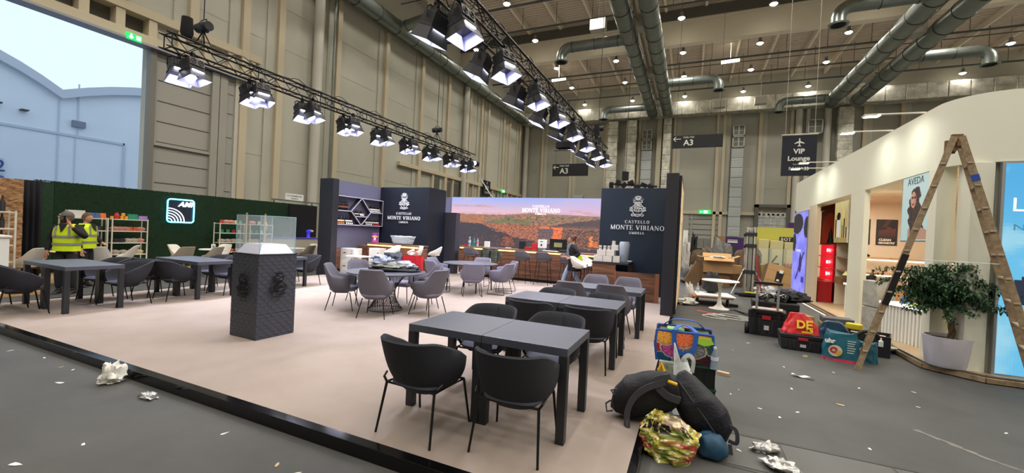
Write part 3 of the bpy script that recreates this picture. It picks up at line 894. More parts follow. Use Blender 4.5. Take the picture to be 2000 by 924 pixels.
logo('l', (-9.6, 12.03, 2.13), 'white crest and serif lettering on the left navy wall', 0.98, 12)
logo('r', (-1.45, 12.29, 2.1), 'white crest and serif lettering on the right navy wall, clipped by the pillar', 1.0, 12)

# LED landscape screen
def landscape(u, v):
    y = 30 + (1 - v) * 1000.0; x = u * 1940.0
    x0_, y0_ = x, y
    x += 26 * nz(x0_ / 60, y0_ / 30, 3.3, 3) * (y > 262); y += 10 * nz(x0_ / 50 + 9, y0_ / 24, 7.1, 3) * (y > 262)
    n1 = nz(x / 180, y / 60, 1.0); n2 = nz(x / 40, y / 16, 5.0); n3 = nz(x / 17 + 0.37 * y / 11, y / 11 - 0.3 * x / 17, 9.0)
    hz = 262 + 10 * sin(x / 300) - (18 * exp(-((x - 1130) / 220) ** 2)) + 3 * n1
    if y < hz:
        t = (y - 30) / 235
        base = mix((0.60, 0.68, 0.93), (0.92, 0.72, 0.74), t)
        base = mix(base, (0.78, 0.66, 0.78), sm(1000, 1940, x) * 0.5)
        for (cx, cy, w, h, s) in [(200, 150, 110, 12, .7), (430, 150, 120, 13, .9), (550, 158, 60, 8, .5), (230, 60, 70, 22, .6), (1650, 203, 70, 9, .8), (1780, 220, 60, 12, .7), (1560, 95, 45, 16, .35), (1860, 240, 30, 6, .6), (80, 152, 90, 14, .5)]:
            d = ((x - cx) / w) ** 2 + ((y - cy + 6 * n1) / h) ** 2
            base = mix(base, (0.78, 0.50, 0.50) if cy > 100 else (0.95, 0.68, 0.62), s * exp(-d) * (0.7 + n2))
        if y > hz - 45 and n1 > -0.05: base = mix(base, (0.62, 0.50, 0.62), 0.35 * sm(hz - 45, hz, y))
        return base
    # far hills
    hill = mix((0.62, 0.46, 0.38), (0.46, 0.43, 0.34), sm(-0.25, 0.35, n1))
    hill = mix(hill, (0.78, 0.50, 0.32), sm(0.1, 0.5, n2) * 0.7)
    hill = mix(hill, (0.30, 0.24, 0.22), sm(0.15, 0.45, -n2) * 0.8)
    hill = mix(hill, (0.60, 0.48, 0.42), (1 - sm(hz, hz + 50, y)) * 0.6)
    if 620 < x < 1120 and 345 < y < 390: hill = mix(hill, (0.42, 0.46, 0.28), 0.7)
    if x < 480 and 290 < y < 400: hill = mix(hill, (0.76, 0.44, 0.26), 0.55)
    # dark ridge on the right
    if 1450 < x and 300 + (1940 - x) * 0.16 < y < 420 + (x - 1450) * 0.02: hill = mix(hill, (0.26, 0.22, 0.24), 0.8)
    if 820 < x < 1450 and 400 < y < 430: hill = mix(hill, (0.22, 0.17, 0.17), 0.7)
    # forest line
    fx = [(0, 400), (180, 392), (430, 398), (500, 440), (640, 490), (760, 520), (900, 570), (1100, 610), (1300, 640), (1940, 650)]
    fl = 650
    for (a, c), (d, e) in zip(fx[:-1], fx[1:]):
        if a <= x <= d: fl = c + (e - c) * (x - a) / (d - a)
    fl += 22 * n2
    if y > fl:
        c = mix((0.20, 0.18, 0.21), (0.31, 0.27, 0.28), sm(-0.2, 0.5, n3))
        if 740 < x < 895 and 575 < y < 700 and n2 > -0.25: c = mix((0.72, 0.38, 0.22), (0.42, 0.22, 0.15), sm(-0.3, 0.3, n3))
        if 380 < x < 1300 and y > 560 and n2 > 0.25: c = mix(c, (0.50, 0.30, 0.22), 0.6)
        base = c
    elif x > 420 and y > 400:
        w = mix((0.84, 0.48, 0.32), (0.36, 0.25, 0.24), sm(-0.2, 0.25, -n3))
        base = mix(hill, w, 0.8 if x < 1300 else 0.3)
    else:
        base = hill
    # castle and hamlet
    if 1210 < x < 1385 and 425 + 20 * (x < 1280) < y < 575: base = mix((0.46, 0.38, 0.38), (0.30, 0.25, 0.27), sm(-0.2, 0.3, n3))
    if 1220 < x < 1350 and 412 < y < 440: base = (0.85, 0.45, 0.28)
    if 1500 < x < 1930 and 440 < y < 690: base = mix(mix((0.45, 0.31, 0.24), (0.28, 0.21, 0.20), sm(-0.2, 0.2, n2)), (0.78, 0.50, 0.36), sm(0.2, 0.5, n3))
    if 1385 < x < 1495 and 420 < y < 590:
        base = mix((0.95, 0.50, 0.30), (0.80, 0.38, 0.22), sm(-0.3, 0.4, n3))
        if (y < 432 and int((x - 1385) / 16) % 2 == 0): base = (0.45, 0.35, 0.35)
        for (wx, wy) in [(1420, 470), (1455, 465), (1445, 520), (1415, 525), (1470, 505)]:
            if abs(x - wx) < 6 and abs(y - wy) < 9: base = (0.40, 0.20, 0.15)
    if 1370 < x < 1510 and 418 < y < 445: base = (0.93, 0.45, 0.26)
    if 1820 < x < 1865 and 520 < y < 650: base = (0.90, 0.50, 0.24)
    if 1870 < x < 1925 and 585 < y < 660 and n3 > -0.2: base = (0.85, 0.45, 0.22)
    return base
t = thing('led_screen', 'wide lit screen showing a sunset landscape with an orange castle tower', 'screen', (-9.83, 15.6, 0.2))
b = MB(); b.box(0, 6.66, 0, 0.12, 0, 3.0); b.build('cabinet', m_darkpl, t)
painted('screen_image', landscape, 560, 220, (0.0, -0.004, 0.0), (6.66, 0, 0), (0, 0, 3.0), vcol_mat('screen_glow', emit=1.12), t)
b = MB()
serif(b, 'CASTELLO', 0.085, (4.22, -0.01, 2.615), (1, 0, 0), (0, 0, 1), (0, -0.004, 0), spacing=0.25)
b.build('lettering', mat('screen_white', '#ffffff', 0.5, emit='#fff2f0', es=1.0), t)
b = MB(); serif(b, 'MONTE VIBIANO', 0.155, (4.22, -0.01, 2.42), (1, 0, 0), (0, 0, 1), (0, -0.004, 0), maxw=1.62); b.build('lettering', _mats['screen_white'], t)
b = MB(); serif(b, 'UMBRIA', 0.075, (4.22, -0.01, 2.315), (1, 0, 0), (0, 0, 1), (0, -0.004, 0), spacing=0.22); b.build('lettering', _mats['screen_white'], t)
t['label'] = 'wide lit screen showing a sunset landscape with an orange castle tower'

# --- bottle rack
m_rack = mat('rack_grey', '#33333d', 0.5); m_racke = mat('rack_edge', '#b9b4c4', 0.4)
rk = thing('bottle_rack', 'dark wall rack with a diamond in its middle, filled with bottles', 'rack', (-10.72, 0, 0))
D = 0.17
def slab(parent, name, y0, z0, y1, z1, th=0.028):
    b = MB()
    b.bar((D / 2, y0, z0), (D / 2, y1, z1), D, th, up=(0, 0, 1)) if abs(y1 - y0) > 0.01 else b.box(0, D, y0 - th / 2, y0 + th / 2, min(z0, z1), max(z0, z1))
    o = b.build(name, m_rack, parent)
    b = MB()
    if abs(y1 - y0) > 0.01: b.bar((D + 0.003, y0, z0), (D + 0.003, y1, z1), 0.006, th, up=(0, 0, 1))
    else: b.box(D, D + 0.006, y0 - th / 2, y0 + th / 2, min(z0, z1), max(z0, z1))
    b.build('edge_strip', m_racke, o)
Y0, Y1, Z0, Z1 = 9.88, 12.0, 1.74, 2.68
slab(rk, 'rack_top', Y0, Z1, Y1, Z1); slab(rk, 'rack_bottom', Y0, Z0, Y1, Z0)
slab(rk, 'rack_side', Y0, Z0, Y0, Z1); slab(rk, 'rack_side', Y1, Z0, Y1, Z1)
ym = 10.94
slab(rk, 'shelf', Y0, 2.2, 10.47, 2.2); slab(rk, 'shelf', 11.38, 2.21, Y1, 2.21); slab(rk, 'shelf', 10.63, 2.04, 11.22, 2.04)
for a, c, d, e in [(ym, Z1, 10.47, 2.2), (ym, Z1, 11.38, 2.2), (10.47, 2.2, ym, Z0), (11.38, 2.2, ym, Z0)]: slab(rk, 'diamond_panel', a, c, d, e)
m_bot = mat('bottle_glass', '#120d10', 0.12); m_lab = mat('label_white', '#eeebe4', 0.6)
def wine_bottle(h, cap, labc, disc=None):
    t = thing('wine_bottle', 'x', 'bottle')
    k = h / 0.32; r = 0.038 * k
    b = MB(); b.lathe([(0, 0), (r, 0), (r, h * 0.58), (r * 0.85, h * 0.66), (r * 0.38, h * 0.74), (r * 0.36, h * 0.86), (0, h * 0.86)], n=12); b.build('bottle_body', m_bot, t, smooth=True)
    b = MB(); b.lathe([(r * 0.42, h * 0.82), (r * 0.42, h), (0, h)], n=10); b.build('capsule', cap, t, smooth=True)
    b = MB(); b.lathe([(r * 1.03, h * 0.30), (r * 1.03, h * 0.48)], n=12); b.build('bottle_label', labc, t, smooth=True)
    if disc:
        b = MB(); b.lathe([(0, r * 1.1), (0.033 * k, r * 1.1 + 0.001), (0.033 * k, r * 1.1 + 0.01), (0, r * 1.1 + 0.012)], (0, 0, 0.036), 14, axis='x'); b.build('round_seal', disc, t)
    return t
m_blk = mat('cap_black', '#101014', 0.4); m_red = mat('seal_red', '#c22a3a', 0.5); m_or = mat('seal_orange', '#d9883a', 0.5); m_br = mat('label_brown', '#8a5648', 0.6)
def row(n, y0, y1, z, h, cap, labc, disc, where, group):
    src = None
    for k in range(n):
        y = y0 + (y1 - y0) * (k / max(1, n - 1))
        if src is None:
            src = wine_bottle(h, cap, labc, disc); o = src
        else: o = copy_tree(src)
        o.location = (-10.64, y, z + 0.015)
        nth = ['first', 'second', 'third', 'fourth', 'fifth', 'sixth', 'seventh'][k]
        tag(o, where + ', %s from the left' % nth, 'bottle', group)
row(7, 9.96, 10.36, 2.2, 0.30, m_blk, m_br, None, 'brown-labelled dark bottle, top left bay of the rack', 'brown label bottles in the top left bay')
row(4, 9.96, 10.2, Z0, 0.30, m_blk, m_lab, m_or, 'dark bottle with orange seal, bottom left rack bay', 'orange seal bottles in the bottom left bay')
row(4, 10.33, 10.57, Z0, 0.30, m_blk, m_lab, m_whitel, 'dark bottle with white seal, bottom left rack bay', 'white seal bottles in the bottom left bay')
row(4, 10.72, 10.87, 2.04, 0.2, m_blk, m_lab, None, 'plain small bottle on the shelf inside the diamond', 'plain small bottles in the diamond')
row(4, 10.96, 11.11, 2.04, 0.2, m_blk, m_lab, m_whitel, 'small white-sealed bottle on the shelf inside the diamond', 'white seal small bottles in the diamond')
row(7, 11.44, 11.9, 2.21, 0.28, m_blk, m_lab, m_whitel, 'white-sealed bottle, top right bay of the rack', 'bottles in the top right bay')
row(4, 11.24, 11.5, Z0, 0.27, m_blk, m_lab, m_whitel, 'white-sealed bottle, bottom right bay of the rack', 'white seal bottles in the bottom right bay')
row(4, 11.6, 11.86, Z0, 0.27, m_blk, m_lab, m_red, 'red-sealed bottle, bottom right bay of the rack', 'red seal bottles in the bottom right bay')

# --- counters
def panel_counter(name, label, x0, x1, y0, y1, zt, wood=(1, 1, 1, 1)):
    t = thing(name, label, 'counter', ((x0 + x1) / 2, (y0 + y1) / 2, HP))
    w = (x1 - x0) / 2; d = (y1 - y0) / 2; h = zt - HP
    b = MB(); b.box(-w + 0.05, w - 0.05, -d + 0.06, d, 0, 0.1); b.build('plinth', m_black, t)
    b = MB(); b.box(-w, w, -d, -d + 0.03, 0.1, h - 0.09); b.box(-w, -w + 0.03, -d + 0.03, d, 0.1, h - 0.09); b.box(w - 0.03, w, -d + 0.03, d, 0.1, h - 0.09); b.build('front_panel', m_walnut, t)
    b = MB(); b.box(-w + 0.02, w - 0.02, -d + 0.005, -d + 0.035, h - 0.1, h - 0.045); b.build('light_strip', m_glow, t)
    b = MB(); b.box(-w - 0.02, w + 0.02, -d - 0.03, d + 0.02, h - 0.045, h); b.build('counter_top', mat('bar_top', '#6b4a38', 0.4), t, bevel=0.004)
    return t
panel_counter('bar_counter', 'long walnut bar with glowing edge in front of the landscape screen', -7.78, -2.72, 13.0, 13.6, 1.17)
panel_counter('bar_counter', 'short walnut bar with glowing edge before the left navy wall', -10.3, -8.15, 11.0, 11.55, 1.15)
b = MB(); b.box(-10.7, -10.32, 11.0, 11.55, HP, 1.05); tag(b.build('wood_block', m_walnut, bevel=0.004), 'plain walnut block between the left bar and the rack wall', 'cabinet')
t = thing('wood_screen', 'low walnut panel under the bottle rack', 'panel', (-10.66, 10.3, HP)); b = MB(); b.box(-0.03, 0.03, -0.42, 0.02, 0.18, 0.84); b.build('panel', m_walnut, t); b = MB(); b.box(-0.03, 0.03, 0.03, 0.55, 0.18, 0.84); b.build('panel', m_walnut, t)
b = MB(); b.box(-0.03, -0.02, -0.42, 0.55, 0, 0.18); b.build('base_strip', m_pillar, t)
t = thing('display_counter', 'walnut fronted counter with dark top beside the right navy wall', 'counter', (-2.1, 11.6, HP))
b = MB(); b.box(-0.32, 0.3, -0.52, -0.48, 0, 0.92); b.box(-0.32, -0.28, -0.48, 0.6, 0, 0.92); b.build('front_panel', m_walnut, t)
b = MB(); b.box(-0.34, 0.62, -0.54, 0.66, 0.92, 0.97); b.build('counter_top', m_ctop, t, bevel=0.004)
b = MB(); b.box(0.56, 0.6, -0.1, 0.6, 0, 0.92); b.build('side_panel', m_walnut, t)
t = thing('wood_screen', 'low walnut panel screening the foot of the right navy wall', 'panel', (-1.25, 11.1, HP))
b = MB(); b.box(-0.54, 0.5, -0.02, 0.02, 0, 0.74); b.build('panel', m_walnut, t)
b = MB(); b.box(-0.56, -0.53, -0.03, 0.03, 0, 0.76); b.build('corner_strip', mat('walnut_edge', '#8a5638', 0.5), t)
b = MB(); b.box(0.46, 0.56, -0.03, 0.0, 0, 0.75); b.build('corner_strip', _mats['walnut_edge'], t)

# --- pieces on the bars
def simple_box(name, label, cat, c, d, m, rz=0, group=None, bevel=0.003):
    b = MB(); b.box(-d[0] / 2, d[0] / 2, -d[1] / 2, d[1] / 2, 0, d[2]); o = b.build(name, m, bevel=bevel)
    o.location = c; o.rotation_euler = (0, 0, rz); tag(o, label, cat, group); return o
def water_bottle(label, c, col, capc, h=0.33, r=0.035):
    t = thing('water_bottle', label, 'bottle', c)
    b = MB(); b.lathe([(0, 0), (r, 0), (r, h * 0.3), (r * 0.92, h * 0.34), (r, h * 0.38), (r, h * 0.62), (r * 0.4, h * 0.85), (r * 0.35, h * 0.92), (0, h * 0.92)], n=14); b.build('bottle_body', mat('water_' + col, '#' + col, 0.08, trans=0.6, ior=1.2), t, smooth=True)
    b = MB(); b.lathe([(r * 0.42, h * 0.9), (r * 0.42, h), (0, h)], n=12); b.build('cap', mat('cap_' + capc, '#' + capc, 0.5), t, smooth=True)
    b = MB(); b.lathe([(r * 1.02, h * 0.4), (r * 1.02, h * 0.58)], n=14); b.build('bottle_label', mat('wl_' + capc, '#' + capc, 0.5), t, smooth=True)
    return t
zb = 1.172
water_bottle('clear water bottle left of the teal one on the long bar', (-7.5, 13.25, zb), 'b8d8dc', 'd8e0e0', 0.34, 0.05)
water_bottle('teal water bottle beside the clear one on the long bar', (-7.34, 13.3, zb), '5fb0b0', '3a8a90', 0.32, 0.05)
water_bottle('white bottle with pink cap on the long bar', (-7.19, 13.3, zb), 'e8e8ec', 'c86a78', 0.31, 0.04)
simple_box('red_carton', 'small red carton at the left end of the long bar', 'box', (-7.63, 13.2, zb), (0.2, 0.12, 0.06), mat('red_paper', '#a8232c', 0.5))
simple_box('menu_stand', 'white menu stand on the long bar behind the green jacket', 'stand', (-6.77, 13.25, zb), (0.2, 0.06, 0.21), m_white)
simple_box('paper_pile', 'crumpled pink and white paper on the long bar', 'paper', (-5.9, 13.2, zb), (0.2, 0.12, 0.04), mat('pink_paper', '#d8a8a8', 0.6), 0.3)
simple_box('upright_folder', 'dark upright folder on the long bar left of the red boxes', 'folder', (-5.4, 13.3, zb), (0.26, 0.03, 0.28), mat('folder_dark', '#1d2a30', 0.4))
simple_box('red_gift_box', 'low red gift box on the long bar', 'box', (-5.14, 13.2, zb), (0.24, 0.16, 0.1), mat('red_paper', '#a8232c', 0.5))
simple_box('red_gift_box', 'taller red gift box next to the coffee machine', 'box', (-4.92, 13.28, zb), (0.2, 0.12, 0.24), mat('red_paper2', '#c02a34', 0.5))
t = thing('coffee_machine', 'white coffee machine on a grey base on the long bar', 'machine', (-4.66, 13.28, zb))
b = MB(); b.box(-0.13, 0.13, -0.1, 0.1, 0.09, 0.37); b.build('body', m_white, t, bevel=0.01)
b = MB(); b.box(-0.12, 0.12, -0.12, 0.1, 0, 0.09); b.build('base', mat('steel_grey', '#8a8a8e', 0.4, 0.5), t, bevel=0.005)
b = MB(); b.box(-0.03, 0.03, -0.104, -0.1, 0.16, 0.22); b.box(-0.04, 0.04, -0.104, -0.1, 0.3, 0.325); b.build('spout', m_black, t)
t = thing('till_display', 'black display screen with a yellowish notice on the long bar', 'screen', (-4.1, 13.3, zb))
b = MB(); b.box(-0.3, 0.3, -0.02, 0.02, 0.06, 0.42); b.build('screen_body', m_black, t, bevel=0.005)
b = MB(); b.box(-0.12, 0.12, -0.12, 0.1, 0, 0.015); b.box(-0.03, 0.03, -0.02, 0.03, 0.015, 0.08); b.build('stand', m_black, t)
b = MB(); b.box(-0.14, 0.14, -0.024, -0.02, 0.15, 0.3); b.build('notice', mat('notice', '#8f8a5c', 0.5), t)
simple_box('paper_sheets', 'white papers spread in front of the black display', 'paper', (-4.3, 13.1, zb), (0.5, 0.16, 0.02), m_white, 0.05)
simple_box('black_pouch', 'black pouch lying at the right of the papers', 'pouch', (-3.85, 13.12, zb), (0.24, 0.16, 0.07), m_darkpl, 0.1, bevel=0.02)

# left bar items
t = thing('event_card', 'purple upright card with yellow oval on the left bar', 'card', (-10.1, 11.15, 1.152))
def card(u, v):
    c = (0.45, 0.12, 0.55) if v > 0.55 else mix((0.45, 0.12, 0.55), (0.72, 0.20, 0.55), (0.55 - v) * 2.4)
    if ((u - .5) / .42) ** 2 + ((v - .62) / .12) ** 2 < 1: c = (0.88, 0.72, 0.35)
    if (u - .5) ** 2 + ((v - .38) * 1.3) ** 2 < 0.03: c = (0.95, 0.9, 0.95)
    if 0.12 < v < 0.22 and 0.15 < u < 0.85 and int(u * 30) % 2: c = (0.9, 0.6, 0.85)
    if 0.86 < v < 0.92 and 0.2 < u < 0.8 and int(u * 26) % 3: c = (0.8, 0.7, 0.9)
    return c
b = MB(); b.box(-0.15, 0.15, 0.002, 0.012, 0, 0.36); b.build('backing', m_white, t)
painted('print', card, 24, 36, (-0.15, 0.0, 0), (0.3, 0, 0), (0, 0, 0.36), vcol_mat('card_print', 0.4), t)
# clear crinkled tub
b = MB()
def tub(u, v):
    a = 2 * pi * u; k = 1 + 0.06 * nz(cos(a) * 3, sin(a) * 3, v * 6)
    x = (0.34 + 0.09 * v) * k; y = (0.17 + 0.05 * v) * k
    e = 0.5
    cx = abs(cos(a)) ** e * (1 if cos(a) > 0 else -1); sy = abs(sin(a)) ** e * (1 if sin(a) > 0 else -1)
    return (x * cx, y * sy, 0.02 + 0.27 * v + 0.012 * nz(u * 20, v, 2))
b.grid(tub, 48, 10, cu=True)
b.add([tub(i / 48, 0) for i in range(48)], [tuple(range(48))])
o = b.build('glass_tub', mat('clear_crinkle', '#c8d0d8', 0.15, trans=0.35, bump=0.8, bscale=18), smooth=True, solid=0.006); o.location = (-9.0, 11.3, 1.152)
tag(o, 'clear crinkled tub on the left bar above the clothes heap', 'tub')
b = MB()

# --- carton stacks
m_carton_w = mat('white_carton', '#cfcac4', 0.6)
def wine_carton(label, c, d, rz, group):
    t = thing('wine_carton', label, 'box', c, rz, group)
    b = MB(); b.box(-d[0] / 2, d[0] / 2, -d[1] / 2, d[1] / 2, 0, d[2]); b.build('carton', m_carton_w, t, bevel=0.004)
    b = MB(); y = -d[1] / 2 - 0.0015
    b.prism([(-0.12, 0), (-0.06, 0.035), (0, 0.045), (0.03, 0.02), (0.05, 0)], (-d[0] * 0.15, y, d[2] * 0.62), (1, 0, 0), (0, 0, 1), (0, -0.001, 0))
    b.box(-d[0] * 0.28, -d[0] * 0.05, y - 0.001, y, d[2] * 0.28, d[2] * 0.3)
    for q in (0.2, 0.4, 0.62, 0.8): b.box(d[0] * 0.26, d[0] * 0.38, y - 0.001, y, d[2] * q, d[2] * (q + 0.05))
    b.build('printed_marks', mat('ink_grey', '#5a5a60', 0.6), t)
    return t
wine_carton('white wine carton left of the table, lower of the two', (-10.35, 10.35, HP), (0.58, 0.36, 0.42), 0.05, 'white cartons before the walnut panel')
wine_carton('white wine carton with mountain mark, upper of the two by the walnut panel', (-10.35, 10.35, HP + 0.42), (0.58, 0.36, 0.44), 0.02, 'white cartons before the walnut panel')
wine_carton('white wine carton standing close in front of the left bar', (-9.55, 10.7, HP), (0.46, 0.3, 0.9), 0.0, 'white cartons before the walnut panel')
t = thing('side_table', 'small white side table before the left bar', 'table', (-9.75, 10.1, HP))
b = MB(); b.box(-0.35, 0.3, -0.25, 0.25, 0.62, 0.65); b.build('table_top', m_white, t, bevel=0.005)
b = MB(); b.cyl((0, 0, 0), 0.03, 0.02, 0.62, 12); b.cyl((0, 0, 0), 0.2, 0, 0.02, 20); b.build('pedestal', m_white, t, smooth=True)
# right counter goods
zt = HP + 0.972
random.seed(4)
cl = [(-2.28, 11.2, 0, .24, .2, .16, 'front left'), (-2.03, 11.2, 0, .24, .2, .16, 'front middle'), (-1.8, 11.22, 0, .18, .2, .17, 'front right'), (-2.2, 11.22, .165, .24, .2, .15, 'second layer left'), (-1.96, 11.22, .165, .22, .2, .15, 'second layer right'), (-1.86, 11.24, .32, .18, .18, .14, 'topmost')]
for i, (x, y, z, w, d, h, wh) in enumerate(cl):
    simple_box('small_carton', 'small white carton stacked on the right counter, %s of the stack' % wh, 'box', (x, y, zt + z), (w, d, h), m_carton_w, random.uniform(-.05, .05), 'white cartons on the right counter')
for i, x in enumerate((-2.25, -2.13, -2.02)):
    t = thing('oil_tin', '%s of three small white tins with dark lids on the cartons' % ['leftmost', 'middle', 'rightmost'][i], 'tin', (x, 11.2, zt + 0.32), group='three tins on the cartons')
    b = MB(); b.cyl((0, 0, 0), 0.04, 0, 0.12, 14); b.build('tin_body', m_carton_w, t, smooth=True)
    b = MB(); b.cyl((0, 0, 0), 0.042, 0.12, 0.145, 14); b.cyl((0, 0, 0), 0.042, 0.05, 0.06, 14); b.build('lid', m_blk, t, smooth=True)
t = thing('oil_tin', 'white tin alone on the topmost small carton', 'tin', (-1.9, 11.24, zt + 0.465)); b = MB(); b.cyl((0, 0, 0), 0.045, 0, 0.11, 14); b.build('tin_body', m_carton_w, t, smooth=True); b = MB(); b.cyl((0, 0, 0), 0.046, 0.11, 0.13, 14); b.build('lid', m_blk, t)
b = MB(); b.lathe([(0, 0), (0.1, 0), (0.13, 0.25), (0.14, 0.5), (0.12, 0.56), (0, 0.5)], n=18); o = b.build('plastic_bag', mat('bag_clear', '#b9c4d0', 0.25, bump=1.0, bscale=20, trans=0.2), smooth=True); o.location = (-1.66, 11.55, zt)
tag(o, 'pale translucent bag of cups standing behind the small cartons', 'bag')
simple_box('paper_sheets', 'white papers on the right counter behind the bag', 'paper', (-1.66, 12.0, zt), (0.3, 0.2, 0.02), m_white)
# ================================================================ furniture
m_table = mat('table_slate', '#434652', 0.40, spec=1.0)
m_tleg = mat('table_leg', '#26272c', 0.42)
m_leg = mat('chair_leg', '#141416', 0.4, 0.3)
m_fdark = mat('fabric_black', '#26272e', 0.85, noise_amt=0.08, nscale=90, bump=0.25, bscale=500)
m_fseat = mat('fabric_seat', '#454857', 0.85, noise_amt=0.08, nscale=90)
m_fgrey = mat('fabric_grey', '#625f69', 0.9, noise_amt=0.10, nscale=70, bump=0.25, bscale=400)
m_fgreyl = mat('fabric_grey_light', '#777486', 0.9, noise_amt=0.10, nscale=70, bump=0.25, bscale=400)
m_fwhite = mat('shell_white', '#d9d5cc', 0.45)

def square_table(label, x, y, group):
    t = thing('square_table', label, 'table', (x, y, HP), 0, group)
    b = MB(); b.box(-0.374, 0.374, -0.374, 0.374, 0.685, 0.75); b.build('table_top', m_table, t, bevel=0.004)
    for sx in (-1, 1):
        for sy in (-1, 1):
            b = MB(); b.box(sx * 0.374, sx * 0.304, sy * 0.374, sy * 0.304, 0, 0.685); b.build('leg', m_tleg, t, bevel=0.003)
    return t
g0 = 'slate square tables pushed together in pairs'
st0 = square_table('slate square table in the nearest pair, left one', -1.95, 3.43, g0)
for lab, x, y in [('slate square table in the nearest pair, right one beside the platform edge', -1.198, 3.43),
                  ('slate square table in the second pair from the front, left one', -1.91, 5.47), ('slate square table in the second pair from the front, right one', -1.158, 5.47),
                  ('slate square table in the third pair, left one near the walking woman', -1.82, 7.28), ('slate square table in the third pair, right one by the pillar', -1.068, 7.28),
                  ('slate square table shining blue, left one of the pair before the men', -10.12, 3.45), ('slate square table shining blue, right one of the pair before the men', -9.37, 3.45),
                  ('slate square table, left one of the pair behind the shining blue pair', -10.04, 5.3), ('slate square table, right one of the pair left of the display pedestal', -9.29, 5.3),
                  ('slate square table behind the display pedestal, left one', -10.14, 7.17), ('slate square table behind the display pedestal, right one', -9.39, 7.17)]:
    copy_tree(st0, (x, y, HP), 0, lab, g0)

# ---- chair shells
def chair_shell(hf, W, Dp, zs=0.30, zp=0.44, thick=0.028, lean=0.05, n=40, m=9, front=0.22, pw=0.62, sq=2.4):
    """U-shaped shell. hf(s) gives rim height for s in -1..1 (0 = middle of back). Origin at floor centre, back towards -Y."""
    def plan(s):
        a = s * radians(128)
        # superellipse, |a|=0 at back
        ca, sa = cos(a), sin(a)
        e = 2 / sq
        x = W / 2 * (abs(sa) ** e) * (1 if sa >= 0 else -1)
        y = -Dp / 2 * (abs(ca) ** e) * (1 if ca >= 0 else -1)
        return x, y
    def pt(s, v, off):
        x, y = plan(s)
        h = hf(s)
        # vertical profile: quick flare at the bottom then nearly straight
        r = pw + (1 - pw) * (1 - (1 - v) ** 2.6)
        z = zs + (h - zs) * (v ** 1.25)
        ox, oy = x * r, y * r
        back = max(0.0, -y / (Dp / 2))
        oy -= lean * back * v * v * (h - zs) / 0.4
        L = sqrt(x * x + y * y) or 1
        ox -= x / L * off; oy -= y / L * off
        return Vector((ox, oy, z))
    b = MB()
    # closed loop across the wall section: outer bottom->top, rounded rim, inner top->bottom
    sec = [(k / (m - 1), 0.0) for k in range(m)]
    inner = [(1 - k / (m - 1), thick) for k in range(m)]
    nv = len(sec) + 1 + len(inner)
    rows = []
    for i in range(n + 1):
        s = -1 + 2 * i / n
        col = [pt(s, v, o) for v, o in sec]
        top = pt(s, 1, thick / 2); top.z += thick * 0.45
        col.append(top)
        col += [pt(s, v, o) + (Vector((0, 0, 0.012 * (1 - v))) ) for v, o in inner]
        rows.append(col)
    vs = [p for c in rows for p in c]
    fs = []
    for i in range(n):
        for j in range(nv - 1):
            fs.append((i * nv + j, (i + 1) * nv + j, (i + 1) * nv + j + 1, i * nv + j + 1))
    fs.append(tuple(range(nv)))
    fs.append(tuple((n * nv + j) for j in range(nv - 1, -1, -1)))
    b.add(vs, fs)
    # bottom pan
    vs = []; fs = []
    ring = [pt(-1 + 2 * i / n, 0.0, 0) for i in range(n + 1)]
    c0 = Vector((0, 0.02, zs - 0.012))
    vs = ring + [Vector((p.x * 0.9, p.y * 0.9, zs - 0.018)) for p in ring] + [c0]
    k = n + 1
    for i in range(n):
        fs.append((i, i + k, i + 1 + k, i + 1)); fs.append((i + k, 2 * k, i + 1 + k))
    fs.append((n, n + k, k, 0)); fs.append((n + k, 2 * k, k))
    b.add(vs, fs)
    return b, plan
def cushion(W, D, z0, z1, sq=3.2, yo=0.0, n=32):
    b = MB()
    prof = [(0.86, z0), (1.0, z0 + (z1 - z0) * 0.35), (0.99, z0 + (z1 - z0) * 0.75), (0.9, z1), (0.5, z1 + 0.012), (0.0, z1 + 0.016)]
    vs = []; fs = []
    for k, z in prof:
        for i in range(n):
            a = 2 * pi * i / n; e = 2 / sq
            vs.append((W / 2 * k * abs(cos(a)) ** e * (1 if cos(a) >= 0 else -1), yo + D / 2 * k * abs(sin(a)) ** e * (1 if sin(a) >= 0 else -1), z))
    for j in range(len(prof) - 1):
        for i in range(n):
            fs.append((j * n + i, j * n + (i + 1) % n, (j + 1) * n + (i + 1) % n, (j + 1) * n + i))
    fs.append(tuple(range(n - 1, -1, -1)))
    return b.add(vs, fs)
def rim_a_old(s):      # low tub: back high, arms falling to the front
    a = abs(s); return 0.755 - 0.015 * a - 0.20 * sm(0.3, 1.0, a)
def rim_a(s):
    a = abs(s); return 0.77 - 0.02 * a * a - 0.17 * sm(0.38, 1.0, a)
def rim_b(s):      # padded armchair: rounded back plateau, shoulder down to the arms
    a = abs(s); return 0.86 - 0.03 * a * a - 0.20 * sm(0.26, 0.56, a) - 0.035 * sm(0.6, 1.0, a)
def rim_c(s):
    a = abs(s); return 0.81 - 0.17 * sm(0.34, 0.60, a) - 0.03 * sm(0.6, 1.0, a)

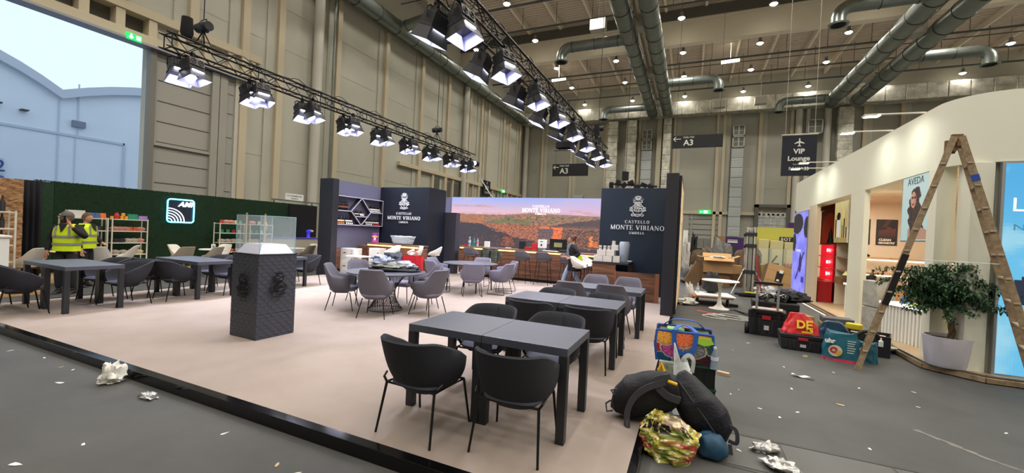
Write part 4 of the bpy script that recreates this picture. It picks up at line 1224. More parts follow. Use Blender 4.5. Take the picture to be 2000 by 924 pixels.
def legs_thin(t, zt, hx, hy, fx, fy, r=0.011, frame=True, mt=None):
    for sx in (-1, 1):
        for sy in (-1, 1):
            b = MB(); b.tube([(sx * hx, sy * hy, zt), (sx * fx, sy * fy, 0.0)], [r, r * 0.85], 8); b.build('leg', mt or m_leg, t, smooth=True)
    if frame:
        b = MB(); b.tube([(-hx, -hy, zt), (hx, -hy, zt), (hx, hy, zt), (-hx, hy, zt)], r * 0.9, 6, closed=True)
        b.build('under_frame', mt or m_leg, t)
def tub_chair(label, cat='chair'):
    t = thing('tub_chair', label, cat)
    b, _ = chair_shell(rim_a, 0.62, 0.58, zs=0.35, lean=0.10, pw=0.60)
    # piping seam down the back
    b.build('shell', m_fdark, t, smooth=True, angle=50)
    b = MB(); b.tube([(0.0, -0.262 - 0.085 * k / 6 if k else -0.225, 0.42 + 0.33 * k / 6) for k in range(7)], 0.004, 5); b.build('back_seam', m_fdark, t)
    cushion(0.47, 0.47, 0.385, 0.425).build('seat', m_fseat, t, smooth=True, angle=50)
    legs_thin(t, 0.385, 0.235, 0.2, 0.265, 0.27)
    b = MB()
    for sx in (-1, 1): b.tube([(sx * 0.235, -0.2, 0.385), (sx * 0.262, -0.205, 0.425), (sx * 0.275, -0.16, 0.45)], 0.010, 6)
    b.build('shell_bracket', m_leg, t)
    return t
def armchair(label, fab, name='padded_armchair', sled=False):
    t = thing(name, label, 'chair')
    b, _ = chair_shell(rim_c if sled else rim_b, 0.60 if not sled else 0.6, 0.56, zs=0.345, thick=0.04, lean=0.06, pw=0.66, sq=3.0 if sled else 2.6)
    b.build('shell', fab, t, smooth=True, angle=50)
    cushion(0.48, 0.5, 0.36, 0.44, yo=0.02).build('seat', m_fgreyl, t, smooth=True, angle=50)
    if not sled:
        legs_thin(t, 0.345, 0.185, 0.17, 0.25, 0.25, 0.010, False)
    else:
        for sx in (-1, 1):
            b = MB(); x = sx * 0.235
            b.tube([(x * 0.85, -0.17, 0.35), (x, -0.25, 0.03), (x, -0.24, 0.01), (x, 0.23, 0.01), (x, 0.24, 0.03), (x * 0.85, 0.19, 0.35)], 0.008, 6); b.build('sled_leg', m_leg, t, smooth=True)
    return t
def place(src, used, x, y, rz, label, group, z=HP):
    if not used:
        used.append(1); src.location = (x, y, z); src.rotation_euler = (0, 0, rz); tag(src, label, 'chair', group); return src
    return copy_tree(src, (x, y, z), rz, label, group)
ca = tub_chair('x'); ua = []
ga = 'black tub chairs around the square tables'
R = radians
for x, y, r, l in [
    (-1.93, 2.80, -3, 'black tub chair nearest the camera on the left, its back to us'),
    (-1.17, 2.92, 3, 'black tub chair nearest the camera on the right, its back to us'),
    (-2.0, 3.98, 183, 'tub chair behind the left half of the nearest table pair'),
    (-1.24, 3.96, 177, 'tub chair behind the right half of the nearest table pair'),
    (-1.86, 5.10, -2, 'black tub chair before the second table pair, left one'),
    (-1.12, 5.10, 3, 'black tub chair before the second table pair, right one'),
    (-1.86, 5.98, 180, 'tub chair behind the left half of the second table pair'),
    (-1.10, 5.92, 178, 'tub chair behind the right half of the second table pair'),
    (-10.25, 2.72, 4, 'black tub chair half cut off by the left edge of the photo'),
    (-9.52, 2.76, -6, 'black tub chair near the left edge before the blue shining table'),
    (-10.12, 3.98, 180, 'tub chair behind the shining blue table, beside the standing men'),
    (-9.33, 3.98, 186, 'tub chair behind the right half of the shining blue table pair'),
    (-10.0, 4.75, 3, 'black tub chair before the second left table pair, left one'),
    (-9.30, 4.77, -4, 'black tub chair before the second left table pair, right one'),
    (-10.1, 5.88, 176, 'tub chair behind the second left table pair, left one'),
    (-9.30, 5.75, 184, 'tub chair behind the second left table pair, next to the pedestal'),
    (-9.30, 7.72, 180, 'tub chair far behind the pedestal on its right side'),
    (-10.1, 7.72, 180, 'tub chair far behind the pedestal on its left side'),
]:
    place(ca, ua, x, y, R(r), l, ga)
cb = armchair('x', m_fgrey); ub = []
gb = 'padded grey armchairs on thin black legs'
for x, y, r, l in [
    (-1.82, 6.86, 3, 'grey padded armchair before the third table pair, left one'),
    (-1.13, 6.95, -3, 'grey padded armchair before the third table pair, right one'),
    (-1.68, 7.86, 180, 'grey padded armchair behind the third table pair, left one'),
    (-1.07, 7.86, 177, 'grey padded armchair behind the third table pair, by the pillar'),
    (-5.16, 5.80, 22, 'grey padded armchair in front of the clothes-laden round table, back to us'),
    (-6.14, 5.97, -58, 'grey padded armchair at the left front of the clothes-laden table'),
    (-6.42, 6.78, -112, 'grey padded armchair at the left rear of the clothes-laden table'),
    (-4.52, 6.50, 84, 'grey padded armchair at the right front of the clothes-laden table'),
    (-5.02, 7.06, 140, 'grey padded armchair at the right rear of the clothes-laden table'),
    (-5.80, 7.35, 190, 'grey padded armchair hidden behind the clothes heap'),
]:
    place(cb, ub, x, y, R(r), l, gb)
cc = armchair('x', m_fgreyl, 'sled_armchair', True); uc = []
gc = 'square backed grey armchairs on wire sled legs'
for x, y, r, l in [
    (-5.0, 9.05, 35, 'grey sled-leg armchair in front of the far round table, back to us'),
    (-6.02, 9.05, -28, 'grey sled-leg armchair at the left front of the far round table'),
    (-6.45, 9.75, -85, 'grey sled-leg armchair at the left rear of the far round table'),
    (-4.55, 9.75, 88, 'grey sled-leg armchair at the right front of the far round table'),
    (-4.75, 10.5, 130, 'grey sled-leg armchair at the right rear of the far round table'),
    (-5.75, 10.85, 188, 'grey sled-leg armchair at the back of the far round table'),
]:
    place(cc, uc, x, y, R(r), l, gc)

# ---- bar stools
def rim_s(s):
    a = abs(s); return 1.05 - 0.20 * sm(0.2, 1.0, a)
def bar_stool(nm, fab, label, legm):
    t = thing(nm, label, 'stool')
    b, _ = chair_shell(rim_s, 0.56, 0.46, zs=0.76, lean=0.05, pw=0.6, thick=0.025); b.build('shell', fab, t, smooth=True, angle=50)
    cushion(0.42, 0.38, 0.765, 0.80).build('seat', fab, t, smooth=True, angle=50)
    legs_thin(t, 0.765, 0.17, 0.15, 0.24, 0.23, 0.010, True, legm)
    b = MB(); b.tube([(-0.215, -0.2, 0.25), (0.215, -0.2, 0.25), (0.215, 0.2, 0.25), (-0.215, 0.2, 0.25)], 0.008, 6, closed=True); b.build('foot_rest', legm, t)
    return t
s0 = bar_stool('bar_stool', m_fgrey, 'x', m_leg); us = []
gs = 'grey bar stools along the long bar'
for x, r, l in [(-7.0, 4, 'grey bar stool at the left end of the long bar'), (-6.1, 0, 'grey bar stool with the green quilted jacket over it'), (-5.05, -2, 'grey bar stool third from the left at the long bar'), (-4.32, 3, 'grey bar stool fourth from the left at the long bar'), (-3.5, 0, 'grey bar stool partly hidden by the walking woman')]:
    o = place(s0, us, x, 12.5, R(r), l, gs); o['category'] = 'stool'
s1 = bar_stool('bar_stool', m_fwhite, 'x', m_leg); u1 = []
for x, y, r, l in [(-8.62, 10.3, 150, 'white bar stool nearest of three at the left bar'), (-8.12, 10.8, 150, 'white bar stool in the middle of three at the left bar'), (-7.72, 11.3, 120, 'white bar stool farthest of three at the left bar'),
                   (-2.76, 11.05, -88, 'white bar stool nearest of three left of the carton counter'), (-2.76, 11.65, -92, 'white bar stool in the middle of three left of the carton counter'), (-2.78, 12.25, -90, 'white bar stool farthest of three left of the carton counter')]:
    o = place(s1, u1, x, y, R(r), l, 'white bar stools by the counters'); o['category'] = 'stool'

# ---- round tables
t = thing('round_table', 'round slate table on a wire basket base, piled with clothes', 'table', (-5.46, 6.4, HP))
b = MB(); b.lathe([(0, 0.72), (0.7, 0.72), (0.755, 0.735), (0.76, 0.75), (0, 0.75)], n=64); b.build('table_top', m_table, t, smooth=True, angle=30)
b = MB()
def rr(z): return 0.18 + 0.16 * ((0.36 - z) / 0.36) ** 2 if z < 0.36 else 0.18 + 0.24 * ((z - 0.36) / 0.36) ** 1.6
N = 34
for k in range(N):
    for sgn in (1, -1):
        pts = []
        for i in range(13):
            z = 0.02 + 0.69 * i / 12; a = 2 * pi * k / N + sgn * 1.15 * i / 12
            pts.append((rr(z) * cos(a), rr(z) * sin(a), z))
        b.tube(pts, 0.0035, 4)
for z in (0.01, 0.7): b.tube([(rr(z) * cos(2 * pi * i / 40), rr(z) * sin(2 * pi * i / 40), z) for i in range(40)], 0.008, 6, closed=True)
b.build('wire_base', m_leg, t)
t = thing('round_table', 'empty round slate table on four straight legs before the bar', 'table', (-5.5, 9.82, HP))
b = MB(); b.lathe([(0, 0.72), (0.73, 0.72), (0.745, 0.735), (0.745, 0.75), (0, 0.75)], n=64); b.build('table_top', m_table, t, smooth=True, angle=30)
for sx in (-1, 1):
    for sy in (-1, 1):
        b = MB(); b.tube([(sx * 0.42, sy * 0.42, 0.72), (sx * 0.45, sy * 0.45, 0)], [0.028, 0.016], 10); b.build('leg', m_tleg, t, smooth=True)
b = MB(); b.bar((-0.42, -0.42, 0.69), (0.42, 0.42, 0.69), 0.05, 0.04); b.bar((-0.42, 0.42, 0.69), (0.42, -0.42, 0.69), 0.05, 0.04); b.build('cross_frame', m_tleg, t)

# clothes heap: folded garments
random.seed(11)
def cloth_blob(label, c, sx, sy, sz, m, seed, name='folded_garment', rz=0, amp=0.28, cat='clothes', group=None, nu=34, nv=14, flat=0.4):
    b = MB()
    def fn(u, v):
        a = 2 * pi * u; ph = pi * (v - 0.5) if True else 0
        cx = cos(ph) ** 0.6 if cos(ph) > 0 else 0
        x = cos(a) * cx; y = sin(a) * cx; z = sin(ph)
        n = nz(x * 1.6 + seed, y * 1.6, z * 1.2, 3) + 0.5 * nz(x * 5 + seed, y * 5, z * 3, 2)
        k = 1 + amp * n
        zz = z * sz * (1 + 0.9 * amp * n) if z > 0 else z * sz * flat
        return (x * sx * k, y * sy * k, max(zz, -sz * flat) + sz * flat)
    b.grid(fn, nu, nv, cu=True)
    o = b.build(name, m, smooth=True, angle=60); o.location = c; o.rotation_euler = (0, 0, rz)
    return tag(o, label, cat, group)
m_c1 = mat('cloth_black', '#17181d', 0.75, bump=0.3, bscale=40); m_c2 = mat('cloth_bluegrey', '#8b93a6', 0.5, bump=0.5, bscale=25, noise_amt=0.3, nscale=9); m_c3 = mat('cloth_olive', '#7a7a72', 0.7, bump=0.4, bscale=30, noise_amt=0.25, nscale=10); m_c4 = mat('cloth_navy', '#272b3a', 0.6, bump=0.4, bscale=30)
zt = HP + 0.752
cloth_blob('black coat spread lowest in the clothes heap', (-5.42, 6.5, zt), 0.46, 0.22, 0.07, m_c1, 1, rz=0.5, group='garments heaped on the round table')
cloth_blob('grey olive jacket in the middle of the clothes heap', (-5.48, 6.48, zt + 0.06), 0.36, 0.2, 0.09, m_c3, 2, rz=0.4, group='garments heaped on the round table')
cloth_blob('shiny blue grey jacket on the left top of the clothes heap', (-5.62, 6.46, zt + 0.13), 0.26, 0.2, 0.13, m_c2, 3, rz=0.3, group='garments heaped on the round table', amp=0.4)
cloth_blob('dark navy garment on top behind the blue grey jacket', (-5.5, 6.6, zt + 0.14), 0.22, 0.17, 0.15, m_c4, 5, rz=0.9, group='garments heaped on the round table', amp=0.4)
cloth_blob('blue grey sleeve trailing over the right of the heap', (-5.25, 6.62, zt + 0.07), 0.22, 0.14, 0.09, m_c2, 7, rz=0.7, group='garments heaped on the round table', amp=0.5)
cloth_blob('black scarf at the right end of the clothes heap', (-5.1, 6.72, zt), 0.16, 0.11, 0.06, m_c1, 8, rz=0.6, group='garments heaped on the round table', amp=0.5)
t = thing('paper_bag', 'red paper carrier bag standing behind the clothes heap', 'bag', (-5.2, 6.86, zt), 0.42)
b = MB(); b.add([(-0.2, -0.06, 0), (0.2, -0.06, 0), (0.2, 0.06, 0), (-0.2, 0.06, 0), (-0.21, -0.07, 0.3), (0.19, -0.05, 0.29), (0.21, 0.06, 0.3), (-0.2, 0.07, 0.31)], [(0, 3, 2, 1), (0, 1, 5, 4), (1, 2, 6, 5), (2, 3, 7, 6), (3, 0, 4, 7)]); b.build('bag_body', mat('bag_red', '#c2212c', 0.5), t, solid=0.004)
for sy in (-0.065, 0.065):
    b = MB(); b.tube([(-0.08, sy, 0.3), (-0.07, sy, 0.38), (0, sy, 0.4), (0.07, sy, 0.38), (0.08, sy, 0.29), (0.1, sy - 0.01, 0.15)], 0.008, 6); b.build('handle', _mats['bag_red'], t)

# green quilted jacket over a stool
t = thing('quilted_jacket', 'dark green quilted jacket hung over a bar stool', 'jacket', (-6.1, 12.22, HP))
m_q = mat('quilt_green', '#3a3f36', 0.45)
for sx, nm in ((-1, 'jacket_left'), (1, 'jacket_right')):
    b = MB()
    def fn(u, v, sx=sx):
        z = 0.62 + 0.47 * v
        a = 2 * pi * u
        bul = 0.85 + 0.15 * abs(sin(v * pi * 8))
        rx = 0.165 * bul * (1 - 0.25 * max(0, v - 0.8) * 4) * (1 - 0.15 * (1 - v)); ry = 0.09 * bul
        return (sx * 0.155 + rx * cos(a), ry * sin(a) - 0.03, z)
    b.grid(fn, 24, 50, cu=True)
    b.add([fn(i / 24, 1) for i in range(24)], [tuple(range(24))]); b.add([fn(i / 24, 0) for i in range(24)], [tuple(range(24))])
    b.build('jacket_panel', m_q, t, smooth=True)
b = MB(); b.tube([(-0.32, -0.02, 1.0), (-0.35, -0.03, 0.85), (-0.33, -0.04, 0.66)], 0.05, 10); b.build('sleeve', m_q, t, smooth=True)
b = MB(); b.tube([(0.32, -0.02, 1.0), (0.36, -0.03, 0.85), (0.34, -0.04, 0.68)], 0.05, 10); b.build('sleeve', m_q, t, smooth=True)

# water bottle glimpsed under the nearest table
water_bottle('plastic water bottle with blue cap on a seat behind the nearest table', (-2.24, 3.5, 0.52 - 0.0), 'c8d4dc', '4a78b8', 0.24, 0.033).location = (-2.24, 3.82, HP + 0.44)

# ================================================================ display pedestal
pd = thing('display_pedestal', 'black woven-pattern pedestal with crests and a glass case on top', 'pedestal', (-5.59, 3.97, HP), R(-1.5))
def weave_mat():
    m = bpy.data.materials.new('woven_black'); m.use_nodes = True
    nt = m.node_tree; b = nt.nodes['Principled BSDF']; b.inputs['Base Color'].default_value = (*lin('#383a44'), 1); b.inputs['Roughness'].default_value = 0.5
    return m
m_weave = weave_mat()
b = MB(); s = 0.283
b.box(-s, s, -s, s, 0, 0.338); b.box(-s, s, -s, s, 0.342, 1.155)
# raised herringbone diamonds on the two seen sides and the others alike
import itertools
def tiles(b, face):
    n = 11; st = 2 * s / n
    for i in range(n):
        for j in range(int(1.14 / st)):
            u = -s + (i + 0.5) * st; z = 0.012 + (j + 0.5) * st
            h = 0.005
            q = st * 0.47
            if (i + j) % 2 == 0: pl = [(-q, -q * 0.45), (q, q * 0.55), (q, q * 1.0), (-q, 0)]
            else: pl = [(-q, q * 0.55), (q, -q * 0.45), (q, 0), (-q, q)]
            vv = []
            for (a, c) in pl:
                uu, zz = u + a, z + c
                if face == 0: vv.append((uu, -s, zz))
                elif face == 1: vv.append((s, uu, zz))
                elif face == 2: vv.append((-uu, s, zz))
                else: vv.append((-s, -uu, zz))
            d = [(0, -h, 0), (h, 0, 0), (0, h, 0), (-h, 0, 0)][face]
            top = [tuple(p[k] + d[k] for k in range(3)) for p in vv]
            b.add(vv + top, [(4, 5, 6, 7), (0, 1, 5, 4), (1, 2, 6, 5), (2, 3, 7, 6), (3, 0, 4, 7)])
for f in range(4): tiles(b, f)
b.build('pedestal_body', m_weave, pd)
b = MB(); b.box(-s - 0.008, s + 0.008, -s - 0.008, s + 0.008, 1.155, 1.168); b.build('top_plate', m_darkpl, pd, bevel=0.002)
for i, (O, U, D) in enumerate([((0.0, -s, 0.72), (1, 0, 0), (0, -0.07, 0)), ((s, 0, 0.74), (0, 1, 0), (0.07, 0, 0)), ((-s, 0, 0.74), (0, -1, 0), (-0.07, 0, 0))]):
    b = MB(); crest(b, 0.36, O, U, (0, 0, 1), D, r3d=0.0075, n=5)
    o = b.build('crest', m_black, pd, smooth=True)
# glass case with white truncated pyramid
m_clear = mat('case_glass', '#dff2f6', 0.02, alpha=0.10)
m_lid = mat('glass_lid', '#cfd4e6', 0.03, alpha=0.45)
m_edge = mat('glass_edge', '#9fd6dc', 0.1, trans=0.3)
g = 0.262; z0, z1 = 1.17, 1.69
for nm, a in [('glass_pane', (-g, g, -g, -g + 0.006)), ('glass_pane', (-g, g, g - 0.006, g)), ('glass_pane', (-g, -g + 0.006, -g + 0.006, g - 0.006)), ('glass_pane', (g - 0.006, g, -g + 0.006, g - 0.006))]:
    b = MB(); b.box(*a, z0, z1); b.build(nm, m_clear, pd)
b = MB(); b.box(-g, g, -g, g, z1, z1 + 0.008); b.build('glass_lid', m_lid, pd)
b = MB()
for sx in (-1, 1):
    for sy in (-1, 1): b.box(sx * g - 0.003, sx * g + 0.003, sy * g - 0.003, sy * g + 0.003, z0, z1 + 0.008)
for sy in (-1, 1): b.box(-g, g, sy * g - 0.003, sy * g + 0.003, z1 + 0.002, z1 + 0.009); b.box(sy * g - 0.003, sy * g + 0.003, -g, g, z1 + 0.002, z1 + 0.009)
b.build('glass_edges', m_edge, pd)
b = MB(); q = 0.255; k = 0.18
b.add([(-q, -q, 1.17), (q, -q, 1.17), (q, q, 1.17), (-q, q, 1.17), (-k, -k, 1.30), (k, -k, 1.30), (k, k, 1.30), (-k, k, 1.30)], [(0, 3, 2, 1), (0, 1, 5, 4), (1, 2, 6, 5), (2, 3, 7, 6), (3, 0, 4, 7), (4, 5, 6, 7)])
b.build('white_plinth', mat('plinth_white', '#cfcbdc', 0.4), pd)
# ================================================================ lighting trusses
m_truss = mat('truss_black', '#1b1a1c', 0.45, 0.4)
def truss(label, x, y0, y1, z):
    t = thing('lighting_truss', label, 'truss', (x, y0, z))
    L = y1 - y0; q = 0.145
    for sx in (-1, 1):
        for sz in (-1, 1):
            b = MB(); b.tube([(sx * q, 0, sz * q), (sx * q, L, sz * q)], 0.025, 8); b.build('chord', m_truss, t, smooth=True)
    n = int(L / 0.3); st = L / n
    secs = 6; per = int(math.ceil(n / secs))
    for s_ in range(secs):
        b = MB()
        for i in range(s_ * per, min(n, (s_ + 1) * per)):
            a, c = i * st, (i + 1) * st
            f = 1 if i % 2 else -1
            for sx in (-1, 1): b.tube([(sx * q, a, -f * q), (sx * q, c, f * q)], 0.009, 5)
            for sz in (-1, 1): b.tube([(-f * q, a, sz * q), (f * q, c, sz * q)], 0.009, 5)
            if i % 6 == 0:
                for sz in (-1, 1): b.tube([(-q, a, sz * q), (q, a, sz * q)], 0.012, 5); b.tube([(sz * q, a, -q), (sz * q, a, q)], 0.012, 5)
        b.build('lattice_section', m_truss, t)
    b = MB(); random.seed(int(abs(x) * 10))
    pts = [(0.05 * sin(k * 1.3), k * 0.25, q + 0.045 + 0.03 * random.random()) for k in range(int(L / 0.25))]
    b.tube(pts, 0.014, 5); b.tube([(p[0] - 0.06, p[1], p[2] - 0.02 + 0.03 * random.random()) for p in pts], 0.01, 5)
    k = 1.2
    while k < L - 0.6:
        b.tube([(0.1, k, q + 0.03), (0.12, k + 0.12, q + 0.1), (0.1, k + 0.3, q + 0.12), (0.12, k + 0.5, q + 0.03)], 0.01, 5); k += 1.5
    b.build('cable_run', m_black, t, smooth=True)
    for yy in (0.0, L):
        b = MB()
        for sx in (-1, 1):
            for sz in (-1, 1): b.tube([(sx * q, yy, sz * q), (sx * q, yy + (0.1 if yy else -0.1), sz * q)], [0.025, 0.012], 8)
        b.build('end_spigots', m_black, t)
    return t
TL = (-10.1, 4.85, 17.7, 5.36); TR = (-3.55, 1.0, 17.4, 5.36)
truss('left black lattice lighting truss above the stand', *TL)
truss('right black lattice lighting truss crossing the top of the photo', *TR)

m_barn = mat('barn_light_tint', '#8c8ca8', 0.45)  # inside of the black doors, lamplight put into the pale lavender
m_fan = mat('fan_plate', '#4a4a4c', 0.5, 0.2)
LIGHT_COL = (0.82, 0.84, 1.0)
def flood(tilt, fans, watts):
    t = thing('stage_light', 'x', 'lamp')
    # clamp and yoke
    b = MB(); b.box(-0.035, 0.035, -0.03, 0.03, -0.06, 0.03); b.tube([(0, -0.03, 0.02), (0, 0.03, 0.02)], 0.04, 10); b.build('clamp', m_black, t)
    b = MB(); b.tube([(0, -0.2, -0.27), (0, -0.2, -0.1), (0, -0.15, -0.06), (0, 0.15, -0.06), (0, 0.2, -0.1), (0, 0.2, -0.27)], 0.013, 6); b.build('yoke', m_black, t, smooth=True)
    M = Matrix.Translation((0, 0, -0.25)) @ Matrix.Rotation(radians(tilt), 4, 'Y')
    b = MB(); b.T = M
    b.cbox((0, 0, 0.0), (0.26, 0.34, 0.2)); b.cbox((0, 0, 0.12), (0.18, 0.24, 0.07))
    b.cbox((0, 0, -0.115), (0.31, 0.38, 0.035))
    for k in range(5): b.cbox((0.135, -0.12 + 0.06 * k, 0.02), (0.012, 0.01, 0.14)); b.cbox((-0.135, -0.12 + 0.06 * k, 0.02), (0.012, 0.01, 0.14))
    b.build('lamp_body', m_darkpl, t, bevel=0.008)
    if fans:
        b = MB(); b.T = M
        b.cbox((0.145, 0, 0.05), (0.012, 0.32, 0.16)); b.build('fan_panel', m_fan, t)
        for yy in (-0.08, 0.08):
            b = MB(); b.T = M
            b.tube([(0.154, yy + 0.052 * cos(a), 0.05 + 0.052 * sin(a)) for a in [2 * pi * k / 16 for k in range(16)]], 0.009, 5, closed=True)
            b.lathe([(0.02, 0.0), (0.02, 0.01)], (0.15, yy, 0.05), 10, axis='x')
            b.build('fan', m_black, t)
    # barn doors
    x, y, z = 0.145, 0.18, -0.135
    X, Y, Zd = 0.195, 0.235, -0.33
    for nm, P in [('barn_door', [(-x, -y, z), (x, -y, z), (X, -Y, Zd), (-X, -Y, Zd)]), ('barn_door', [(x, y, z), (-x, y, z), (-X, Y, Zd), (X, Y, Zd)]),
                  ('barn_door', [(x, -y, z), (x, y, z), (X, Y, Zd), (X, -Y, Zd)]), ('barn_door', [(-x, y, z), (-x, -y, z), (-X, -Y, Zd), (-X, Y, Zd)])]:
        P = [Vector(p) for p in P]
        n = (P[1] - P[0]).cross(P[3] - P[0]).normalized()
        inn = n if n.dot(Vector((0, 0, z)) * 0 - (P[0] + P[2]) * Vector((1, 1, 0)).length * 0.5) > 0 else -n
        cen = (P[0] + P[2]) / 2; inn = n if n.dot(-Vector((cen.x, cen.y, 0))) > 0 else -n
        b = MB(); b.T = M
        vs = P + [p + inn * 0.004 for p in P]
        b.add(vs, [(0, 1, 2, 3)], 0); b.add(vs, [(7, 6, 5, 4)], 1); b.add(vs, [(0, 4, 5, 1), (1, 5, 6, 2), (2, 6, 7, 3), (3, 7, 4, 0)], 0)
        b.build(nm, [m_black, m_barn], t)
    d = M.to_3x3() @ Vector((0, 0, -1)); p = M @ Vector((0, 0, -0.138))
    area('stage_light_beam', p, d, 0.26, 0.32, watts, LIGHT_COL, t, 110)
    return t
fL0 = flood(24, False, W_STAGE); fR0 = flood(-16, True, W_STAGE)
used = {0: [], 1: []}
def put(i, x, y, z, rz, label, group):
    src = (fL0, fR0)[i]
    if not used[i]: used[i].append(1); o = src; o.location = (x, y, z); o.rotation_euler = (0, 0, rz); tag(o, label, 'lamp', group)
    else: o = copy_tree(src, (x, y, z), rz, label, group)
    return o
ordn = ['first', 'second', 'third', 'fourth', 'fifth', 'sixth', 'seventh', 'eighth', 'ninth']
for k, y in enumerate([5.16, 6.69, 8.2, 9.7, 11.2, 12.7, 14.2, 15.7, 17.2]):
    # on the left truss a plain head on the wall side and a fan-backed head on the stage side, both thrown onto the stand
    put(0, -10.26, y - 0.02, 5.2, R(188 if k % 2 else 170), 'plain black flood lamp, wall side of the left truss, %s from its near end' % ordn[k], 'flood lamps under the left truss')
    put(1, -9.93, y + 0.06, 5.2, R(-12 if k % 2 else 10), 'black fan-backed flood lamp, stand side of the left truss, %s from near end' % ordn[k], 'flood lamps under the left truss')
for k, y in enumerate([5.3, 6.85, 8.6, 10.2, 11.8, 13.4, 15.0, 16.6]):
    put(0, -3.78, y, 5.2, R(6 if k % 2 else -8), 'plain black flood lamp turned left, right truss, %s from the top edge' % ordn[k], 'flood lamps under the right truss')
    put(1, -3.38, y + 0.1, 5.2, R(-20 if k % 2 else -8), 'black fan-backed flood lamp facing right, right truss, %s from the top edge' % ordn[k], 'flood lamps under the right truss')

# chain hoists with bags
def hoist(label, x, y, z, zt, bag=True):
    t = thing('chain_hoist', label, 'hoist', (x, y, z))
    b = MB(); b.lathe([(0, 0.0), (0.1, 0.02), (0.11, 0.14), (0.07, 0.2), (0, 0.2)], (0, 0, 0.3), 16)
    b.tube([(-0.2, 0, 0.4), (0.2, 0, 0.4)], 0.1, 14); b.build('motor', m_darkpl, t, smooth=True, angle=40)
    b = MB(); b.tube([(-0.1, 0, 0.49), (-0.1, 0, 0.56), (0.1, 0, 0.56), (0.1, 0, 0.49)], 0.012, 6); b.tube([(0, 0, 0.56), (0, 0, zt - z)], 0.012, 6); b.build('chain', m_black, t)
    b = MB(); b.tube([(0, 0, 0.32), (-0.12, 0.1, 0.0)], 0.014, 6); b.tube([(0, 0, 0.32), (0.12, -0.1, 0.0)], 0.014, 6); b.tube([(0, 0, 0.32), (0.12, 0.1, 0.0)], 0.014, 6); b.tube([(0, 0, 0.32), (-0.12, -0.1, 0)], 0.014, 6); b.build('sling', m_black, t)
    if bag:
        b = MB(); b.lathe([(0, 0), (0.09, 0.0), (0.12, 0.1), (0.1, 0.42), (0.0, 0.42)], (0.0, -0.32, 0.03), 14); b.build('chain_bag', mat('bag_cloth', '#121214', 0.9), t, smooth=True)
    b = MB(); b.cbox((0.08, -0.03, 0.45), (0.07, 0.02, 0.05)); b.build('red_badge', m_red, t)
    return t
hoist('chain hoist with bag on the near end of the left truss', -10.1, 5.5, 5.55, 19)
hoist('chain hoist near the far end of the left truss', -10.1, 14.6, 5.55, 19, False)
hoist('black hoist and controller at the far end of the right truss', -3.5, 15.9, 5.55, 19)
# small rig far away, above the right navy wall
t = thing('distant_rig', 'cluster of black lamps on a chain above the right navy wall', 'lamps', (-3.3, 22.0, 4.4))
b = MB(); b.tube([(0, 0, 0.5), (0, 0, 14.6)], 0.015, 5); b.build('chain', m_black, t)
b = MB(); b.cbox((0, 0, 0.6), (0.3, 0.3, 0.45)); b.tube([(-0.8, 0, 0.2), (1.6, 0, 0.05)], 0.06, 6); b.build('hoist_body', m_black, t)
for k in range(7):
    b = MB(); xx = -0.7 + 0.33 * k; b.cbox((xx, 0, 0.12 + 0.12 * (k % 2) - 0.12 * (k > 3)), (0.2, 0.22, 0.3), M=Matrix.Rotation(k * 0.4, 3, 'Y')); b.tube([(xx + 0.1 * cos(a), -0.12, 0.1 + 0.1 * sin(a)) for a in [2 * pi * q / 10 for q in range(10)]], 0.012, 4, closed=True); b.build('lamp_head', m_black, t)
# follow lamp at the far tip of the left truss with its hanging cable
t = thing('spot_lamp', 'round lamp glowing violet at the far tip of the left truss', 'lamp', (-10.0, 17.9, 5.1))
b = MB(); b.lathe([(0, -0.12), (0.12, -0.1), (0.16, 0.12), (0.14, 0.14)], (0, 0, 0), 16, axis='y'); b.build('lamp_body', m_darkpl, t, smooth=True)
b = MB(); b.lathe([(0.0, -0.13), (0.11, -0.125)], (0.0, 0.0, 0), 16, axis='y'); b.build('lens', mat('lens_violet', '#ffffff', 0.3, emit='#e0d4ff', es=8), t)
b = MB(); b.tube([(0.05, 0, -0.1), (0.25, 0.1, -0.7), (0.75, 0.3, -1.5), (1.4, 0.6, -2.3)], 0.02, 6); b.tube([(0, 0, 0.1), (0, 0, 0.24)], 0.02, 6); b.build('hanging_cable', mat('cable_grey', '#b8b6b0', 0.5), t, smooth=True)
# hanging black lamp box between the right truss and hall sign
t = thing('stage_light', 'black lamp box hanging unlit below the right truss', 'lamp', (-3.9, 12.8, 4.55))
b = MB(); b.cbox((0, 0, 0.1), (0.5, 0.3, 0.22)); b.build('lamp_body', m_black, t, bevel=0.02)
b = MB(); b.cbox((0, -0.05, -0.08), (0.55, 0.35, 0.02), M=Matrix.Rotation(0.2, 3, 'X')); b.build('barn_door', m_black, t)
b = MB(); b.tube([(0.25, 0, 0.2), (0.3, 0, 0.66)], 0.014, 6); b.tube([(-0.25, 0, 0.2), (0.2, 0, 0.66)], 0.014, 6); b.build('yoke', m_black, t)
